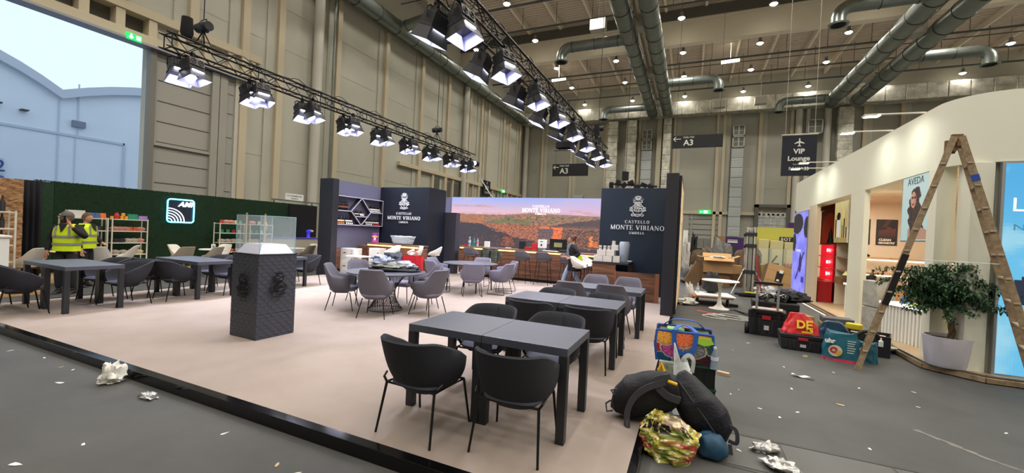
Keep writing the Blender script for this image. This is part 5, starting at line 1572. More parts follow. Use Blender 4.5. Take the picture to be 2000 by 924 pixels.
# ================================================================ white stand on the right
m_cream = mat('stand_white', '#dad9c9', 0.6)
m_inner = mat('stand_inner', '#dcd0ba', 0.7)
m_frost = mat('stand_floor', '#b99f7c', 0.5, noise_amt=0.06, nscale=3)
m_pine = wood_mat('pine', '#7c6850', '#a08a6c', (6, 0.6, 6), 3.0, 0.6)
m_alu = mat('aluminium', '#b7b9bb', 0.3, 0.8)
SX, SY = 3.4, 7.78
b = MB()
pts = [(SX - 0.12, 17.6)] + [(SX - 0.12, SY + 0.25)] + [(SX + 0.35, SY - 0.12), (8.0, SY - 0.12), (8.0, 17.6)]
b.prism(pts, (0, 0, 0.02), (1, 0, 0), (0, 1, 0), (0, 0, 0.08)); struct(b.build('floor_stand', m_frost), 'light wooden floor of the white stand')
b = MB(); b.bar((SX - 0.15, 17.6, 0.045), (SX - 0.15, SY + 0.26, 0.045), 0.05, 0.07); b.bar((SX - 0.15, SY + 0.26, 0.045), (SX + 0.33, SY - 0.15, 0.045), 0.05, 0.07); b.bar((SX + 0.33, SY - 0.15, 0.045), (8.0, SY - 0.15, 0.045), 0.05, 0.07)
struct(b.build('trim_4', m_pine, bevel=0.006))
b = MB(); b.bar((SX - 0.13, 17.6, 0.105), (SX - 0.13, SY + 0.26, 0.105), 0.03, 0.015); b.bar((SX - 0.13, SY + 0.26, 0.105), (SX + 0.34, SY - 0.13, 0.105), 0.03, 0.015); b.bar((SX + 0.34, SY - 0.13, 0.105), (8.0, SY - 0.13, 0.105), 0.03, 0.015)
struct(b.build('trim_5', m_alu))
b = MB(); b.bar((SX - 0.16, 17.5, 0.012), (SX - 0.16, 11.5, 0.012), 0.03, 0.02)
tag(b.build('light_tube', mat('floor_glow', '#ffffff', 0.5, emit='#fff0c8', es=2.5)), 'glowing strip along the floor edge below the violet lightbox', 'light')
# fascia with a rounded corner
b = MB()
R0 = 0.6
path = [(SX, 17.6), (SX, SY + R0)] + [(SX + R0 - R0 * cos(a), SY + R0 - R0 * sin(a)) for a in [radians(k * 10) for k in range(1, 9)]] + [(SX + R0, SY), (8.0, SY)]
inner = [(SX + 0.35, 17.6), (SX + 0.35, SY + R0)] + [(SX + R0 - 0.25 * cos(a), SY + R0 - 0.25 * sin(a)) for a in [radians(k * 10) for k in range(1, 9)]] + [(SX + R0, SY + 0.35), (8.0, SY + 0.35)]
n = len(path)
vs = [(x, y, 3.02) for x, y in path] + [(x, y, 4.0) for x, y in path] + [(x, y, 3.02) for x, y in inner] + [(x, y, 4.0) for x, y in inner]
fs = []
for i in range(n - 1):
    fs += [(i, i + 1, n + i + 1, n + i), (2 * n + i + 1, 2 * n + i, 3 * n + i, 3 * n + i + 1), (i + 1, i, 2 * n + i, 2 * n + i + 1), (n + i, n + i + 1, 3 * n + i + 1, 3 * n + i)]
fs += [(0, n, 3 * n, 2 * n), (n - 1, 3 * n - 1, 4 * n - 1, 2 * n - 1)]
b.add(vs, fs)
struct(b.build('stand_fascia', m_cream, smooth=True, angle=30))
def col_(x0, x1, y0, y1, m=None, z1=3.02, nm='stand_column'):
    b = MB(); b.box(x0, x1, y0, y1, 0.1, z1); return struct(b.build(nm, m or m_cream, bevel=0.004))
col_(3.4, 3.5, 11.15, 11.98)            # white column in the middle
col_(3.38, 3.6, 8.25, 8.5)            # corner column
col_(3.57, 3.8, 7.82, 8.15)             # column left of the blue lightbox
col_(3.4, 3.55, 15.6, 17.6, nm='stand_wall')
col_(3.4, 3.5, 14.8, 15.6, mat('stand_beige', '#c9b89f', 0.6))
col_(3.4, 8.0, 17.45, 17.6, nm='stand_wall')
col_(3.8, 8.0, 7.9, 8.0, nm='stand_wall')
b = MB(); b.box(3.55, 8.0, 17.2, 17.3, 0.1, 3.3); struct(b.build('stand_wall', m_inner))
b = MB(); b.box(7.9, 8.0, 8.0, 17.2, 0.1, 3.3); struct(b.build('stand_wall', m_inner))
b = MB(); b.box(3.75, 7.9, 8.13, 17.2, 3.3, 3.36); struct(b.build('stand_ceiling', mat('stand_ceil', '#d9d3c2', 0.6)))
# interior lamps of the stand
for (x, y) in [(4.7, 9.6), (4.7, 11.6), (4.7, 13.6), (4.7, 15.8), (6.4, 10.5), (6.4, 13.2)]:
    t = thing('ceiling_panel_light', 'flat warm ceiling light inside the white stand', 'lamp', (x, y, 3.27), group='ceiling lights inside the white stand')
    b = MB(); b.box(-0.3, 0.3, -0.3, 0.3, 0, 0.03); b.build('housing', m_white, t)
    area('stand_light', (0, 0, -0.01), (0, 0, -1), 0.55, 0.55, 42, (1.0, 0.92, 0.78), t)

# violet lightbox
def violet(u, v):
    c = mix((0.50, 0.50, 0.98), (0.62, 0.62, 1.0), 0.5 + nz(u * 4, v * 8, 2))
    k = (0.10, 0.09, 0.13)
    if ((u - 0.28) / 0.42) ** 2 + ((v - 0.86) / 0.13) ** 2 < 1: c = k
    if ((u - 0.98) / 0.22) ** 2 + ((v - 0.80) / 0.13) ** 2 < 1: c = k
    if ((u - 0.1) / 0.14) ** 2 + ((v - 0.62) / 0.12) ** 2 < 1: c = k
    if abs((u - 0.55) * 0.6 - (v - 0.30) * 0.9) < 0.035 and 0.14 < v < 0.5: c = (0.22, 0.21, 0.55)
    if ((u - 0.62) / 0.1) ** 2 + ((v - 0.36) / 0.12) ** 2 < 1: c = (0.16, 0.15, 0.42)
    if 0.3 < u < 0.62 and 0.5 < v < 0.535: c = (0.85, 0.85, 1.0)
    if 0.72 < u < 0.92 and 0.13 < v < 0.2: c = (0.2, 0.22, 0.7)
    return c
t = thing('violet_lightbox', 'tall violet lightbox with black round shapes on the white stand', 'lightbox', (3.37, 0, 0))
b = MB(); b.box(0, 0.03, 15.62, 17.5, 0.2, 2.92); b.build('frame', m_alu, t)
painted('print', violet, 40, 70, (-0.003, 17.48, 0.22), (0, -1.84, 0), (0, 0, 2.68), vcol_mat('violet_print', emit=0.95), t)

# red arch unit and product shelves
t = thing('red_arch_unit', 'red display unit with an arch and lit glass shelves', 'shelf', (3.92, 0, 0.1))
m_reda = mat('unit_red', '#b01824', 0.5); m_redd = mat('unit_red_dark', '#7c0f1c', 0.5)
b = MB(); b.box(0.15, 0.2, 15.0, 16.9, 0, 3.2); b.box(0, 0.05, 15.0, 16.9, 2.85, 3.2, 1); b.box(0.1, 0.15, 15.0, 16.9, 1.75, 2.85, 1)
b.build('back_panel', [m_reda, m_redd], t)
b = MB(); pl = [(15.2, 1.78), (16.7, 1.78), (16.7, 2.2)] + [(15.95 + 0.75 * cos(radians(a)), 2.2 + 0.55 * sin(radians(a))) for a in range(15, 180, 15)] + [(15.2, 2.2)]
b.prism(pl, (0.088, 0, 0), (0, 1, 0), (0, 0, 1), (0.01, 0, 0)); b.build('arch', mat('arch_red', '#d8202c', 0.4), t)
for k in range(4):
    z = 0.62 + 0.37 * k
    b = MB(); b.box(-0.05, 0.12, 15.0, 16.9, z, z + 0.02); o = b.build('glass_shelf', mat('shelf_edge', '#a8442c', 0.3), t)
    b = MB(); b.lathe([(0, 0), (0.05, 0.0), (0.04, 0.012), (0, 0.014)], (0.09, 16.0, z + 0.2), 14, axis='x'); b.build('spot', mat('spot_red', '#ffffff', 0.5, emit='#ffd0c8', es=30), o)
b = MB(); b.box(0.13, 0.148, 15.55, 16.88, 0.55, 1.72); b.build('glow_back', mat('glow_red', '#d01830', 0.5, emit='#e0102c', es=0.8), t)
b = MB(); b.box(-0.35, 0.0, 15.0, 16.9, 0, 0.62, 0); b.box(-0.36, -0.35, 15.2, 16.6, 0.12, 0.5, 1); b.build('red_cabinet', [m_reda, m_redd], t, bevel=0.006)
b = MB(); b.lathe([(0, 0), (0.09, 0), (0.085, 0.05), (0.06, 0.15), (0.05, 0.28), (0.02, 0.42), (0, 0.5)], (-0.04, 15.25, 1.78), 12); b.build('black_tree_cutout', m_black, t)
def cosm(u, v):
    c = mix((0.92, 0.84, 0.55), (0.78, 0.68, 0.42), 0.5 + 0.9 * nz(u * 5, v * 2, 4)); c = mix(c, (0.98, 0.95, 0.75), sm(0.4, 1, v) * 0.5)
    if 0.22 < u < 0.48 and 0.12 < v < 0.5: c = (0.90, 0.90, 0.86)
    if ((u - .33) / .15) ** 2 + ((v - .58) / .09) ** 2 < 1 or (0.24 < u < 0.42 and 0.58 < v < 0.66): c = (0.08, 0.07, 0.07)
    for x0 in (0.08, 0.6, 0.72, 0.88):
        if x0 < u < x0 + 0.08 and 0.1 < v < 0.42 + 0.1 * sin(x0 * 20): c = (0.10, 0.08, 0.07)
    if v < 0.1: c = mix(c, (0.6, 0.5, 0.3), .6)
    return c
t = thing('cosmetics_poster', 'lit poster of creams and dark brushes beside the red unit', 'poster', (3.88, 0, 0))
b = MB(); b.box(0.003, 0.04, 13.85, 14.95, 1.9, 3.2); b.build('frame', m_cream, t)
painted('print', cosm, 36, 48, (0, 14.95, 1.9), (0, -1.1, 0), (0, 0, 1.3), vcol_mat('cosm_print', emit=0.7), t)
t = thing('product_shelf', 'cream shelf unit with lit shelves and dark bowls under the cosmetics poster', 'shelf', (4.0, 14.3, 0.1))
b = MB(); b.box(0.25, 0.3, -0.55, 0.6, 0, 3.0); b.box(-0.05, 0.25, -0.6, -0.56, 0, 3.1); b.box(-0.05, 0.25, 0.56, 0.6, 0, 3.1); b.build('carcass', m_inner, t)
for k in range(4):
    z = 0.62 + 0.37 * k
    b = MB(); b.box(-0.05, 0.25, -0.55, 0.55, z, z + 0.025); s_ = b.build('shelf_board', mat('shelf_brown', '#8a6a50', 0.5), t)
    if k in (1, 2):
        b = MB(); b.lathe([(0, 0), (0.05, 0.0), (0.1, 0.06), (0, 0.05)], (0.05, -0.35, z + 0.025), 14); b.build('dark_bowl', m_black, s_, smooth=True)
b = MB(); b.lathe([(0.02, 0), (0.13, 0.0), (0.05, 0.12), (0, 0.14)], (0.0, -0.3, 0.9), 16); b.build('yellow_shade', mat('shade_yellow', '#d8c884', 0.5), t, smooth=True)
b = MB(); b.box(-0.15, 0.1, -0.25, 0.3, 0.645, 0.82); b.build('wooden_crate', mat('crate_brown', '#7a5a34', 0.6), t)

# posters and shelves on the inner back wall
def wall_poster(name, label, x0, x1, z0, z1, fn, em=0.35):
    t = thing(name, label, 'poster', ((x0 + x1) / 2, 17.17, z0))
    w = x1 - x0; h = z1 - z0
    b = MB(); b.box(-w / 2 - 0.01, w / 2 + 0.01, 0, 0.02, -0.01, h + 0.01); b.build('backing', m_black, t)
    painted('print', fn, 32, 48, (-w / 2, -0.003, 0), (w, 0, 0), (0, 0, h), vcol_mat(name + '_print', 0.5, em), t)
    return t
def tin(u, v):
    c = mix((0.07, 0.04, 0.04), (0.16, 0.09, 0.07), v)
    if v > 0.7 and abs(u - 0.35 - (v - .7) * 0.9) < 0.12: c = (0.45, 0.25, 0.18)
    if 0.08 < u < 0.95 and 0.38 < v < 0.62 + 0.1 * (u - 0.5): c = mix((0.45, 0.16, 0.12), (0.62, 0.26, 0.18), (v - .38) * 4)
    if 0.08 < u < 0.95 and 0.3 < v < 0.38: c = (0.32, 0.18, 0.14)
    if ((u - .6) / .12) ** 2 + ((v - .66) / .06) ** 2 < 1: c = (0.6, 0.2, 0.15)
    return c
p = wall_poster('tin_poster', 'dark poster of a red brown block with white words on the inner wall', 5.6, 6.12, 1.92, 2.74, tin)
text_mesh('CLEAN', 0.1, m_signw, (-0.2, -0.006, 0.16), (1, 0, 0), (0, 0, 1), (0, -0.003, 0), 'lettering', p, bold=0.006, align='LEFT')
text_mesh('GEOMETRY', 0.082, m_signw, (-0.21, -0.006, 0.06), (1, 0, 0), (0, 0, 1), (0, -0.003, 0), 'lettering', p, bold=0.005, align='LEFT')
def shoe(u, v):
    c = (0.06, 0.07, 0.10)
    if ((u - .65) / .3) ** 2 + ((v - .5) / .06) ** 2 < 1: c = (0.75, 0.85, 0.9)
    if ((u - .4) / .12) ** 2 + ((v - .3) / .1) ** 2 < 1: c = (0.3, 0.4, 0.45)
    return c
wall_poster('dark_poster', 'narrow dark poster with a pale sparkle left of the red block poster', 5.05, 5.42, 1.92, 2.74, shoe)
for (z, l) in [(1.48, 'upper'), (0.97, 'lower')]:
    b = MB(); b.box(4.3, 5.9, 16.95, 17.2, z, z + 0.03); b.box(5.94, 7.6, 16.95, 17.2, z, z + 0.03); tag(b.build('wall_shelf', mat('shelf_wood', '#c79f72', 0.5), bevel=0.003), '%s light wooden shelf on the inner wall of the white stand' % l, 'shelf')
    b = MB(); b.box(4.3, 7.6, 17.17, 17.19, z - 0.08, z - 0.06); tag(b.build('light_strip', m_glow_w), 'warm light strip under the %s inner shelf' % l, 'light')
b = MB(); b.box(5.1, 6.3, 16.6, 17.1, 0.1, 0.66); tag(b.build('low_cabinet', mat('cab_wood', '#b5936c', 0.5), bevel=0.004), 'low light wooden cabinet under the inner shelves', 'cabinet')
cloth_blob('dark bag on the low cabinet in the white stand', (5.4, 16.8, 0.67), 0.14, 0.12, 0.18, m_c1, 31, name='handbag', cat='bag')
simple_box('wire_basket', 'dark wire basket on the low cabinet', 'basket', (5.8, 16.8, 0.662), (0.3, 0.2, 0.17), mat('basket_dark', '#4a4038', 0.6))
simple_box('book_stack', 'stack of dark boxes on the cabinet by the ladder', 'boxes', (4.2, 12.9, 0.1), (0.35, 0.35, 0.85), mat('stack_grey', '#5a5a58', 0.6))
b = MB(); b.lathe([(0, 0), (0.1, 0), (0.13, 0.04), (0.05, 0.1), (0, 0.08)], (5.3, 17.05, 1.51), 12); tag(b.build('black_bowl', m_black, smooth=True), 'small black bowl on the upper inner shelf', 'bowl')

# slatted counters
def slat_counter(label, c, w, d, h, rz):
    t = thing('slatted_counter', label, 'counter', c, rz)
    b = MB(); b.box(-w / 2 + 0.03, w / 2 - 0.03, -d / 2 + 0.03, d / 2, 0, h - 0.05); b.build('carcass', m_cream, t)
    n = int(w / 0.07)
    for k in range(n):
        b = MB(); x = -w / 2 + (k + 0.5) * w / n; b.box(x - 0.018, x + 0.018, -d / 2, -d / 2 + 0.03, 0.0, h - 0.05); b.build('slat', m_white, t, bevel=0.004)
    b = MB(); b.box(-w / 2 - 0.03, w / 2 + 0.03, -d / 2 - 0.03, d / 2 + 0.02, h - 0.05, h); b.build('counter_top', m_white, t, bevel=0.006)
    b = MB(); b.box(-w / 2, w / 2, -d / 2 - 0.036, -d / 2 - 0.03, h - 0.045, h - 0.01); b.build('light_edge', mat('edge_lit', '#ffffff', 0.5, emit='#fff6ee', es=1.6), t)
    return t
slat_counter('white slatted desk with glowing edge beside the ladder and plant', (3.72, 9.55, 0.1), 0.95, 0.42, 0.68, R(-72))
slat_counter('white slatted counter left of the white middle column', (4.15, 13.2, 0.1), 1.1, 0.4, 0.72, R(-80))
slat_counter('white slatted counter right of the white middle column', (3.95, 12.0, 0.1), 0.34, 0.3, 0.72, R(-50))
b = MB(); b.lathe([(0, 0), (0.05, 0), (0.05, 0.08), (0.04, 0.12), (0.02, 0.15), (0, 0.16)], n=14); o = b.build('spray_bottle', mat('bottle_blue', '#3a7ac0', 0.4), smooth=True); o.location = (3.62, 9.7, 0.782); tag(o, 'small blue bottle on the slatted desk', 'bottle')
simple_box('green_cloth', 'bright green cloth beside the blue bottle', 'cloth', (3.66, 9.5, 0.782), (0.1, 0.07, 0.03), mat('cloth_green', '#8cc838', 0.7), 0.4, bevel=0.01)
m_wrap = mat('plastic_wrap', '#a8a69e', 0.2, bump=1.0, bscale=10, noise_amt=0.2, nscale=5)
simple_box('wrapped_stool', 'grey plastic wrapped box standing behind the ladder, lower one', 'box', (3.46, 10.35, 0.1), (0.36, 0.36, 0.5), m_wrap, 0.3, bevel=0.02)
simple_box('wrapped_stool', 'grey plastic wrapped box standing behind the ladder, upper one', 'box', (3.46, 10.35, 0.605), (0.36, 0.36, 0.52), m_wrap, 0.3, bevel=0.02)
# stool with wooden legs
t = thing('wooden_stool', 'beige shell stool on wooden legs behind the plant', 'stool', (4.12, 9.25, 0.1))
b = MB(); b.lathe([(0, 0.62), (0.16, 0.62), (0.22, 0.72), (0.24, 0.9), (0.235, 0.9), (0.2, 0.74), (0, 0.66)], n=20); b.build('seat', mat('seat_beige', '#c9b597', 0.6), t, smooth=True)
for sx, sy in ((-1, -1), (1, -1), (1, 1), (-1, 1)):
    b = MB(); b.tube([(sx * 0.1, sy * 0.1, 0.62), (sx * 0.18, sy * 0.18, 0)], [0.018, 0.013], 8); b.build('leg', m_pine, t, smooth=True)
b = MB(); b.tube([(-0.15, -0.15, 0.22), (0.15, -0.15, 0.22), (0.15, 0.15, 0.22), (-0.15, 0.15, 0.22)], 0.01, 6, closed=True); b.build('foot_ring', m_pine, t)
cloth_blob('dark red bag hidden behind the wooden stool', (4.5, 10.2, 0.1), 0.16, 0.12, 0.35, mat('bag_darkred', '#6e1420', 0.7), 33, name='handbag', cat='bag')
cloth_blob('black coat hanging at the right behind the plant', (4.55, 9.6, 0.1), 0.1, 0.1, 0.8, m_c1, 34, name='hanging_coat')

# hair poster between the columns
def hair(u, v):
    c = mix((0.74, 0.86, 0.84), (0.84, 0.92, 0.90), v)
    # hair mass
    hx = 0.52 + 0.05 * sin(v * 9)
    if 0.10 < v < 0.78:
        wv = 0.16 + 0.10 * sm(0.75, 0.3, v) if v < 0.7 else 0.16 * sqrt(max(0, 1 - ((v - 0.7) / 0.09) ** 2))
        if abs(u - hx) < wv + 0.03 * sin(v * 40 + u * 10): c = mix((0.13, 0.09, 0.09), (0.32, 0.20, 0.15), 0.5 + nz(u * 12, v * 30, 2) * 1.2)
    if ((u - 0.44) / 0.10) ** 2 + ((v - 0.60) / 0.12) ** 2 < 1:
        c = mix((0.86, 0.64, 0.52), (0.70, 0.47, 0.38), sm(0.42, 0.56, u))
        if abs(v - 0.63) < 0.012 and (abs(u - 0.40) < 0.03 or abs(u - 0.49) < 0.03): c = (0.15, 0.08, 0.07)
        if abs(v - 0.535) < 0.012 and abs(u - 0.43) < 0.035: c = (0.62, 0.18, 0.18)
    if 0.02 < v < 0.24 and u > 0.28 and abs(u - 0.55) < 0.42 * sm(0.24, 0.1, v) + 0.08 and not (abs(u - 0.5) < 0.14 and v > 0.1): c = (0.76, 0.58, 0.48)
    return c
t = thing('hair_poster', 'hanging lit poster of a long-haired woman between two columns', 'poster', (3.45, 0, 0))
b = MB(); b.box(0.004, 0.06, 8.6, 9.56, 1.9, 3.1); b.build('frame', m_alu, t)
painted('print', hair, 48, 60, (0, 9.54, 1.92), (0, -0.92, 0), (0, 0, 1.16), vcol_mat('hair_print', emit=0.75), t)
text_mesh('AVEDA', 0.17, mat('ink_dark', '#4a5a5c', 0.5), (-0.004, 9.08, 2.93), (0, -1, 0), (0, 0, 1), (-0.003, 0, 0), 'lettering', t)

# blue lightbox on the front face
def bluebox(u, v):
    c = mix((0.42, 0.78, 0.95), (0.30, 0.70, 0.92), sm(0.5, 1.0, v) )
    c = mix(c, (0.80, 0.92, 0.95), sm(0.45, 0.1, v) * (0.5 + nz(u * 3, v * 3, 7)))
    c = mix(c, (0.62, 0.86, 0.95), sm(0.0, 0.5, nz(u * 2, v * 4, 1)))
    if v < 0.52 and v > 0.2 and ((u - 0.34) / 0.30) ** 2 + ((v - 0.40) / 0.10) ** 2 < 1: c = (0.10, 0.16, 0.24)
    if u > 0.12 and 0.3 < v < 0.36 : c = mix(c, (0.7, 0.75, 0.8), 0.3)
    return c
t = thing('blue_lightbox', 'large pale blue lightbox with white letters at the right edge', 'lightbox', (3.84, 7.76, 0))
b = MB(); b.box(0, 2.2, 0, 0.06, 0.1, 3.02); b.build('frame', m_alu, t)
painted('print', bluebox, 60, 60, (0.03, -0.004, 0.13), (2.1, 0, 0), (0, 0, 2.86), vcol_mat('blue_print', emit=0.9), t)
text_mesh('LA', 0.26, mat('glow_letter', '#ffffff', 0.5, emit='#f4fbff', es=1.0), (0.1, -0.008, 2.42), (1, 0, 0), (0, 0, 1), (0, -0.004, 0), 'lettering', t, align='LEFT', spacing=1.1)
text_mesh('NOV', 0.12, mat('letter_blue', '#6aa8cc', 0.5), (0.12, -0.008, 2.12), (1, 0, 0), (0, 0, 1), (0, -0.004, 0), 'lettering', t, align='LEFT', xscale=1.4)

# arm floods over the fascia
for i, (y, l) in enumerate([(9.0, 'nearest to the corner'), (10.2, 'second from the corner'), (13.6, 'third from the corner, near the lounge banner'), (14.6, 'farthest from the corner')]):
    t = thing('arm_flood', 'white floodlight on a thin fascia arm, %s' % l, 'lamp', (3.6, y, 4.0), group='arm floodlights on the white fascia')
    b = MB(); b.tube([(0, 0, 0), (0, 0, 0.03), (-0.12, -0.02, 0.06), (-0.75, -0.1, 0.05)], 0.014, 8); b.build('arm', m_white_steel, t, smooth=True)
    b = MB(); b.cbox((-0.85, -0.1, 0.035), (0.24, 0.16, 0.03)); b.build('flood_head', m_white_steel, t, bevel=0.005)
    b = MB(); b.cbox((-0.85, -0.1, 0.018), (0.2, 0.13, 0.004)); b.build('flood_lens', mat('lens_white', '#ffffff', 0.5, emit='#fdfff0', es=14), t)
    area('flood_beam', (-0.83, -0.1, 0.01), (0.55, 0.05, -1), 0.2, 0.12, W_FASCIA, (0.95, 1.0, 0.9), t, 120)

# ladder
t = thing('wooden_ladder', 'tall wooden folding ladder standing open beside the white stand', 'ladder')
A1, A2 = Vector((2.27, 7.37, 0)), Vector((2.46, 7.95, 0)); B1, B2 = Vector((3.94, 6.93, 0)), Vector((4.13, 7.5, 0))
T1, T2 = Vector((3.105, 7.15, 3.25)), Vector((3.25, 7.53, 3.25))
b = MB(); 
def rail(a, c):
    b = MB(); b.bar(a, c, 0.028, 0.07, up=(c - a).cross(A2 - A1)); return b
off = Vector((0.035, 0, 0))
for nm, a, c in [('rail', A1, T1 - off), ('rail', A2, T2 - off), ('rail', B1, T1 + off), ('rail', B2, T2 + off)]:
    rail(a, c).build(nm, m_pine, t, bevel=0.003)
m_rung = mat('rung', '#a59684', 0.5)
for k in range(1, 11):
    f = k / 11.2
    p = A1.lerp(T1 - off, f); q = A2.lerp(T2 - off, f); d = (q - p).normalized() * 0.03
    b = MB(); b.bar(p - d, q + d, 0.05, 0.022, up=(0, 0, 1)); b.build('rung', m_rung, t, bevel=0.003)
    p = B1.lerp(T1 + off, f); q = B2.lerp(T2 + off, f)
    b = MB(); b.bar(p - d, q + d, 0.05, 0.022, up=(0, 0, 1)); b.build('rung', m_rung, t, bevel=0.003)
b = MB(); b.bar(T1 - Vector((0, 0.03, 0.1)), T2 + Vector((0, 0.03, -0.1)), 0.03, 0.06); b.box(3.05, 3.16, 7.15, 7.19, 3.1, 3.28); b.box(3.15, 3.25, 7.53, 7.57, 3.1, 3.28); b.build('hinge', mat('hinge_brown', '#6a4a2c', 0.5), t)
b = MB(); p = A1.lerp(T1 - off, 0.30); q = A1.lerp(T1 - off, 0.52); u = (q - p).cross(A2 - A1)
b.bar(p + Vector((0, -0.017, 0)), q + Vector((0, -0.017, 0)), 0.01, 0.074, up=u); b.build('black_tape', mat('tape_black', '#141416', 0.4), t)
b = MB(); p = B1.lerp(T1 + off, 0.82); q = B1.lerp(T1 + off, 0.845); b.bar(p, q, 0.034, 0.076, up=u); b.build('blue_tape', mat('tape_blue', '#2a4a9a', 0.4), t)
b = MB(); p = A1.lerp(T1, 0.5); q = B1.lerp(T1, 0.5); b.tube([p, q], 0.005, 5); b.build('safety_cord', mat('cord_white', '#d8d8d4', 0.5), t)

# potted fig
t = thing('potted_fig', 'weeping fig with a twisted trunk in a white tub', 'plant', (3.47, 7.98, 0.1))
b = MB(); b.lathe([(0, 0), (0.205, 0), (0.225, 0.03), (0.262, 0.4), (0.265, 0.43), (0.245, 0.43), (0.24, 0.38), (0, 0.38)], n=36); b.build('tub', mat('tub_white', '#c6c2cc', 0.5), t, smooth=True, angle=40)
b = MB(); b.lathe([(0, 0.385), (0.24, 0.385)], n=24); b.build('soil', mat('soil', '#2e2218', 0.9), t)
for ph in (0, 2.1, 4.2):
    b = MB(); pts = []
    for i in range(16):
        z = 0.37 + 0.58 * i / 15; a = ph + i * 0.55
        cx = 0.03 * sin(i * 0.35) - 0.05 * i / 15
        pts.append((cx + 0.02 * cos(a) + 0.03, 0.02 * sin(a), z))
    b.tube(pts, [0.026 - 0.0008 * i for i in range(16)], 8); b.build('trunk', mat('bark', '#5e4a36', 0.8), t, smooth=True)
random.seed(5)
b = MB(); bl = MB(); bs = [MB(), MB()]
tips = []
for k in range(60):
    a = random.uniform(0, 2 * pi); el = random.uniform(-0.05, 1.25); L = random.uniform(0.3, 0.62)
    d = Vector((cos(a) * cos(el), sin(a) * cos(el) * 0.8, sin(el)))
    p = Vector((-0.02, 0, 0.93 + random.uniform(-0.05, 0.1))); pts = [p.copy()]
    for i in range(6):
        p = p + d * L / 6; d = (d + Vector((cos(a) * 0.1, sin(a) * 0.1, -0.16))).normalized(); pts.append(p.copy())
    b.tube(pts, [0.007, 0.006, 0.005, 0.004, 0.004, 0.003, 0.002], 5); tips.append(pts)
# long sprays left and right as in the photo
for (dx, dy, dz) in [(-0.5, 0.15, 0.2), (-0.35, -0.25, 0.3), (0.4, -0.25, 0.3), (0.35, 0.2, 0.15), (-0.7, -0.05, 0.15), (0.55, -0.3, 0.02), (-0.45, -0.3, -0.05), (0.8, -0.25, 0.2), (-0.95, -0.15, 0.42), (-0.8, 0.1, 0.28), (-0.62, -0.3, 0.45), (0.62, -0.1, 0.25), (0.68, -0.2, 0.12), (0.5, 0.1, 0.45), (-0.3, -0.2, 0.48), (0.2, -0.2, 0.5), (-0.55, -0.2, 0.05)]:
    p0 = Vector((-0.02, 0, 0.95)); pts = []
    for i in range(9):
        f = i / 8; pts.append(p0 + Vector((dx * f, dy * f, (1.15 * dz) * sin(f * 2.1) * 1.0 - 0.10 * f * f)))
    b.tube(pts, [0.007 - 0.0006 * i for i in range(9)], 5); tips.append(pts[3:])
b.build('branches', mat('twig', '#4c3c2c', 0.8), t)
def leaf(mb, p, d, L, w):
    d = d.normalized(); s = d.cross(Vector((0, 0, 1)));
    if s.length < 0.1: s = Vector((1, 0, 0))
    s.normalize(); up = s.cross(d)
    mb.add([p, p + d * L * 0.4 + s * w + up * 0.004, p + d * L - up * 0.012, p + d * L * 0.4 - s * w + up * 0.004, p + d * L * 0.45 - up * 0.003], [(0, 1, 4), (1, 2, 4), (2, 3, 4), (3, 0, 4)])
cnt = 0
for pts in tips:
    for i in range(len(pts) - 1):
        for k in range(24):
            f = random.random(); p = pts[i].lerp(pts[i + 1], f) + Vector([random.uniform(-0.045, 0.045) for _ in range(3)])
            d = Vector((random.uniform(-1, 1), random.uniform(-1, 1), random.uniform(-1.4, 0.15)))
            leaf(bs[cnt % 2], p, d, random.uniform(0.04, 0.07), random.uniform(0.011, 0.017)); cnt += 1
for q in range(1500):
    a = random.uniform(0, 2 * pi); ce = random.uniform(-1, 1); rr_ = random.uniform(0.55, 1.0); se = sqrt(1 - ce * ce)
    p = Vector((-0.03 + 0.44 * rr_ * se * cos(a), 0.36 * rr_ * se * sin(a), 1.22 + 0.30 * rr_ * ce - 0.25 * (rr_ * se) ** 2 * 0.5))
    leaf(bs[q % 2], p, Vector((random.uniform(-1, 1), random.uniform(-1, 1), random.uniform(-1.4, 0.1))), random.uniform(0.04, 0.07), random.uniform(0.011, 0.017))
for k, mm in enumerate([mat('leaf_dark', '#22402a', 0.45), mat('leaf_mid', '#35582f', 0.45)]):
    o = bs[k].build('foliage', mm, t); o['kind'] = 'stuff'
# ================================================================ aisle clutter
m_card = mat('cardboard', '#a07c50', 0.8, noise_amt=0.08, nscale=3); m_card_d = mat('cardboard_dark', '#6e5438', 0.8, noise_amt=0.1, nscale=3); m_card_l = mat('cardboard_light', '#b8925f', 0.8)
# tulip table
t = thing('tulip_table', 'white round table on a single flared foot in the aisle', 'table', (0.76, 12.0, 0))
b = MB(); b.lathe([(0, 0.72), (0.42, 0.722), (0.45, 0.735), (0.44, 0.75), (0, 0.75)], n=40); b.build('table_top', m_white, t, smooth=True, angle=30)
b = MB(); b.lathe([(0, 0), (0.25, 0), (0.25, 0.012), (0.14, 0.035), (0.06, 0.12), (0.035, 0.3), (0.035, 0.5), (0.06, 0.66), (0.1, 0.72), (0, 0.72)], n=32); b.build('pedestal', m_white, t, smooth=True, angle=40)
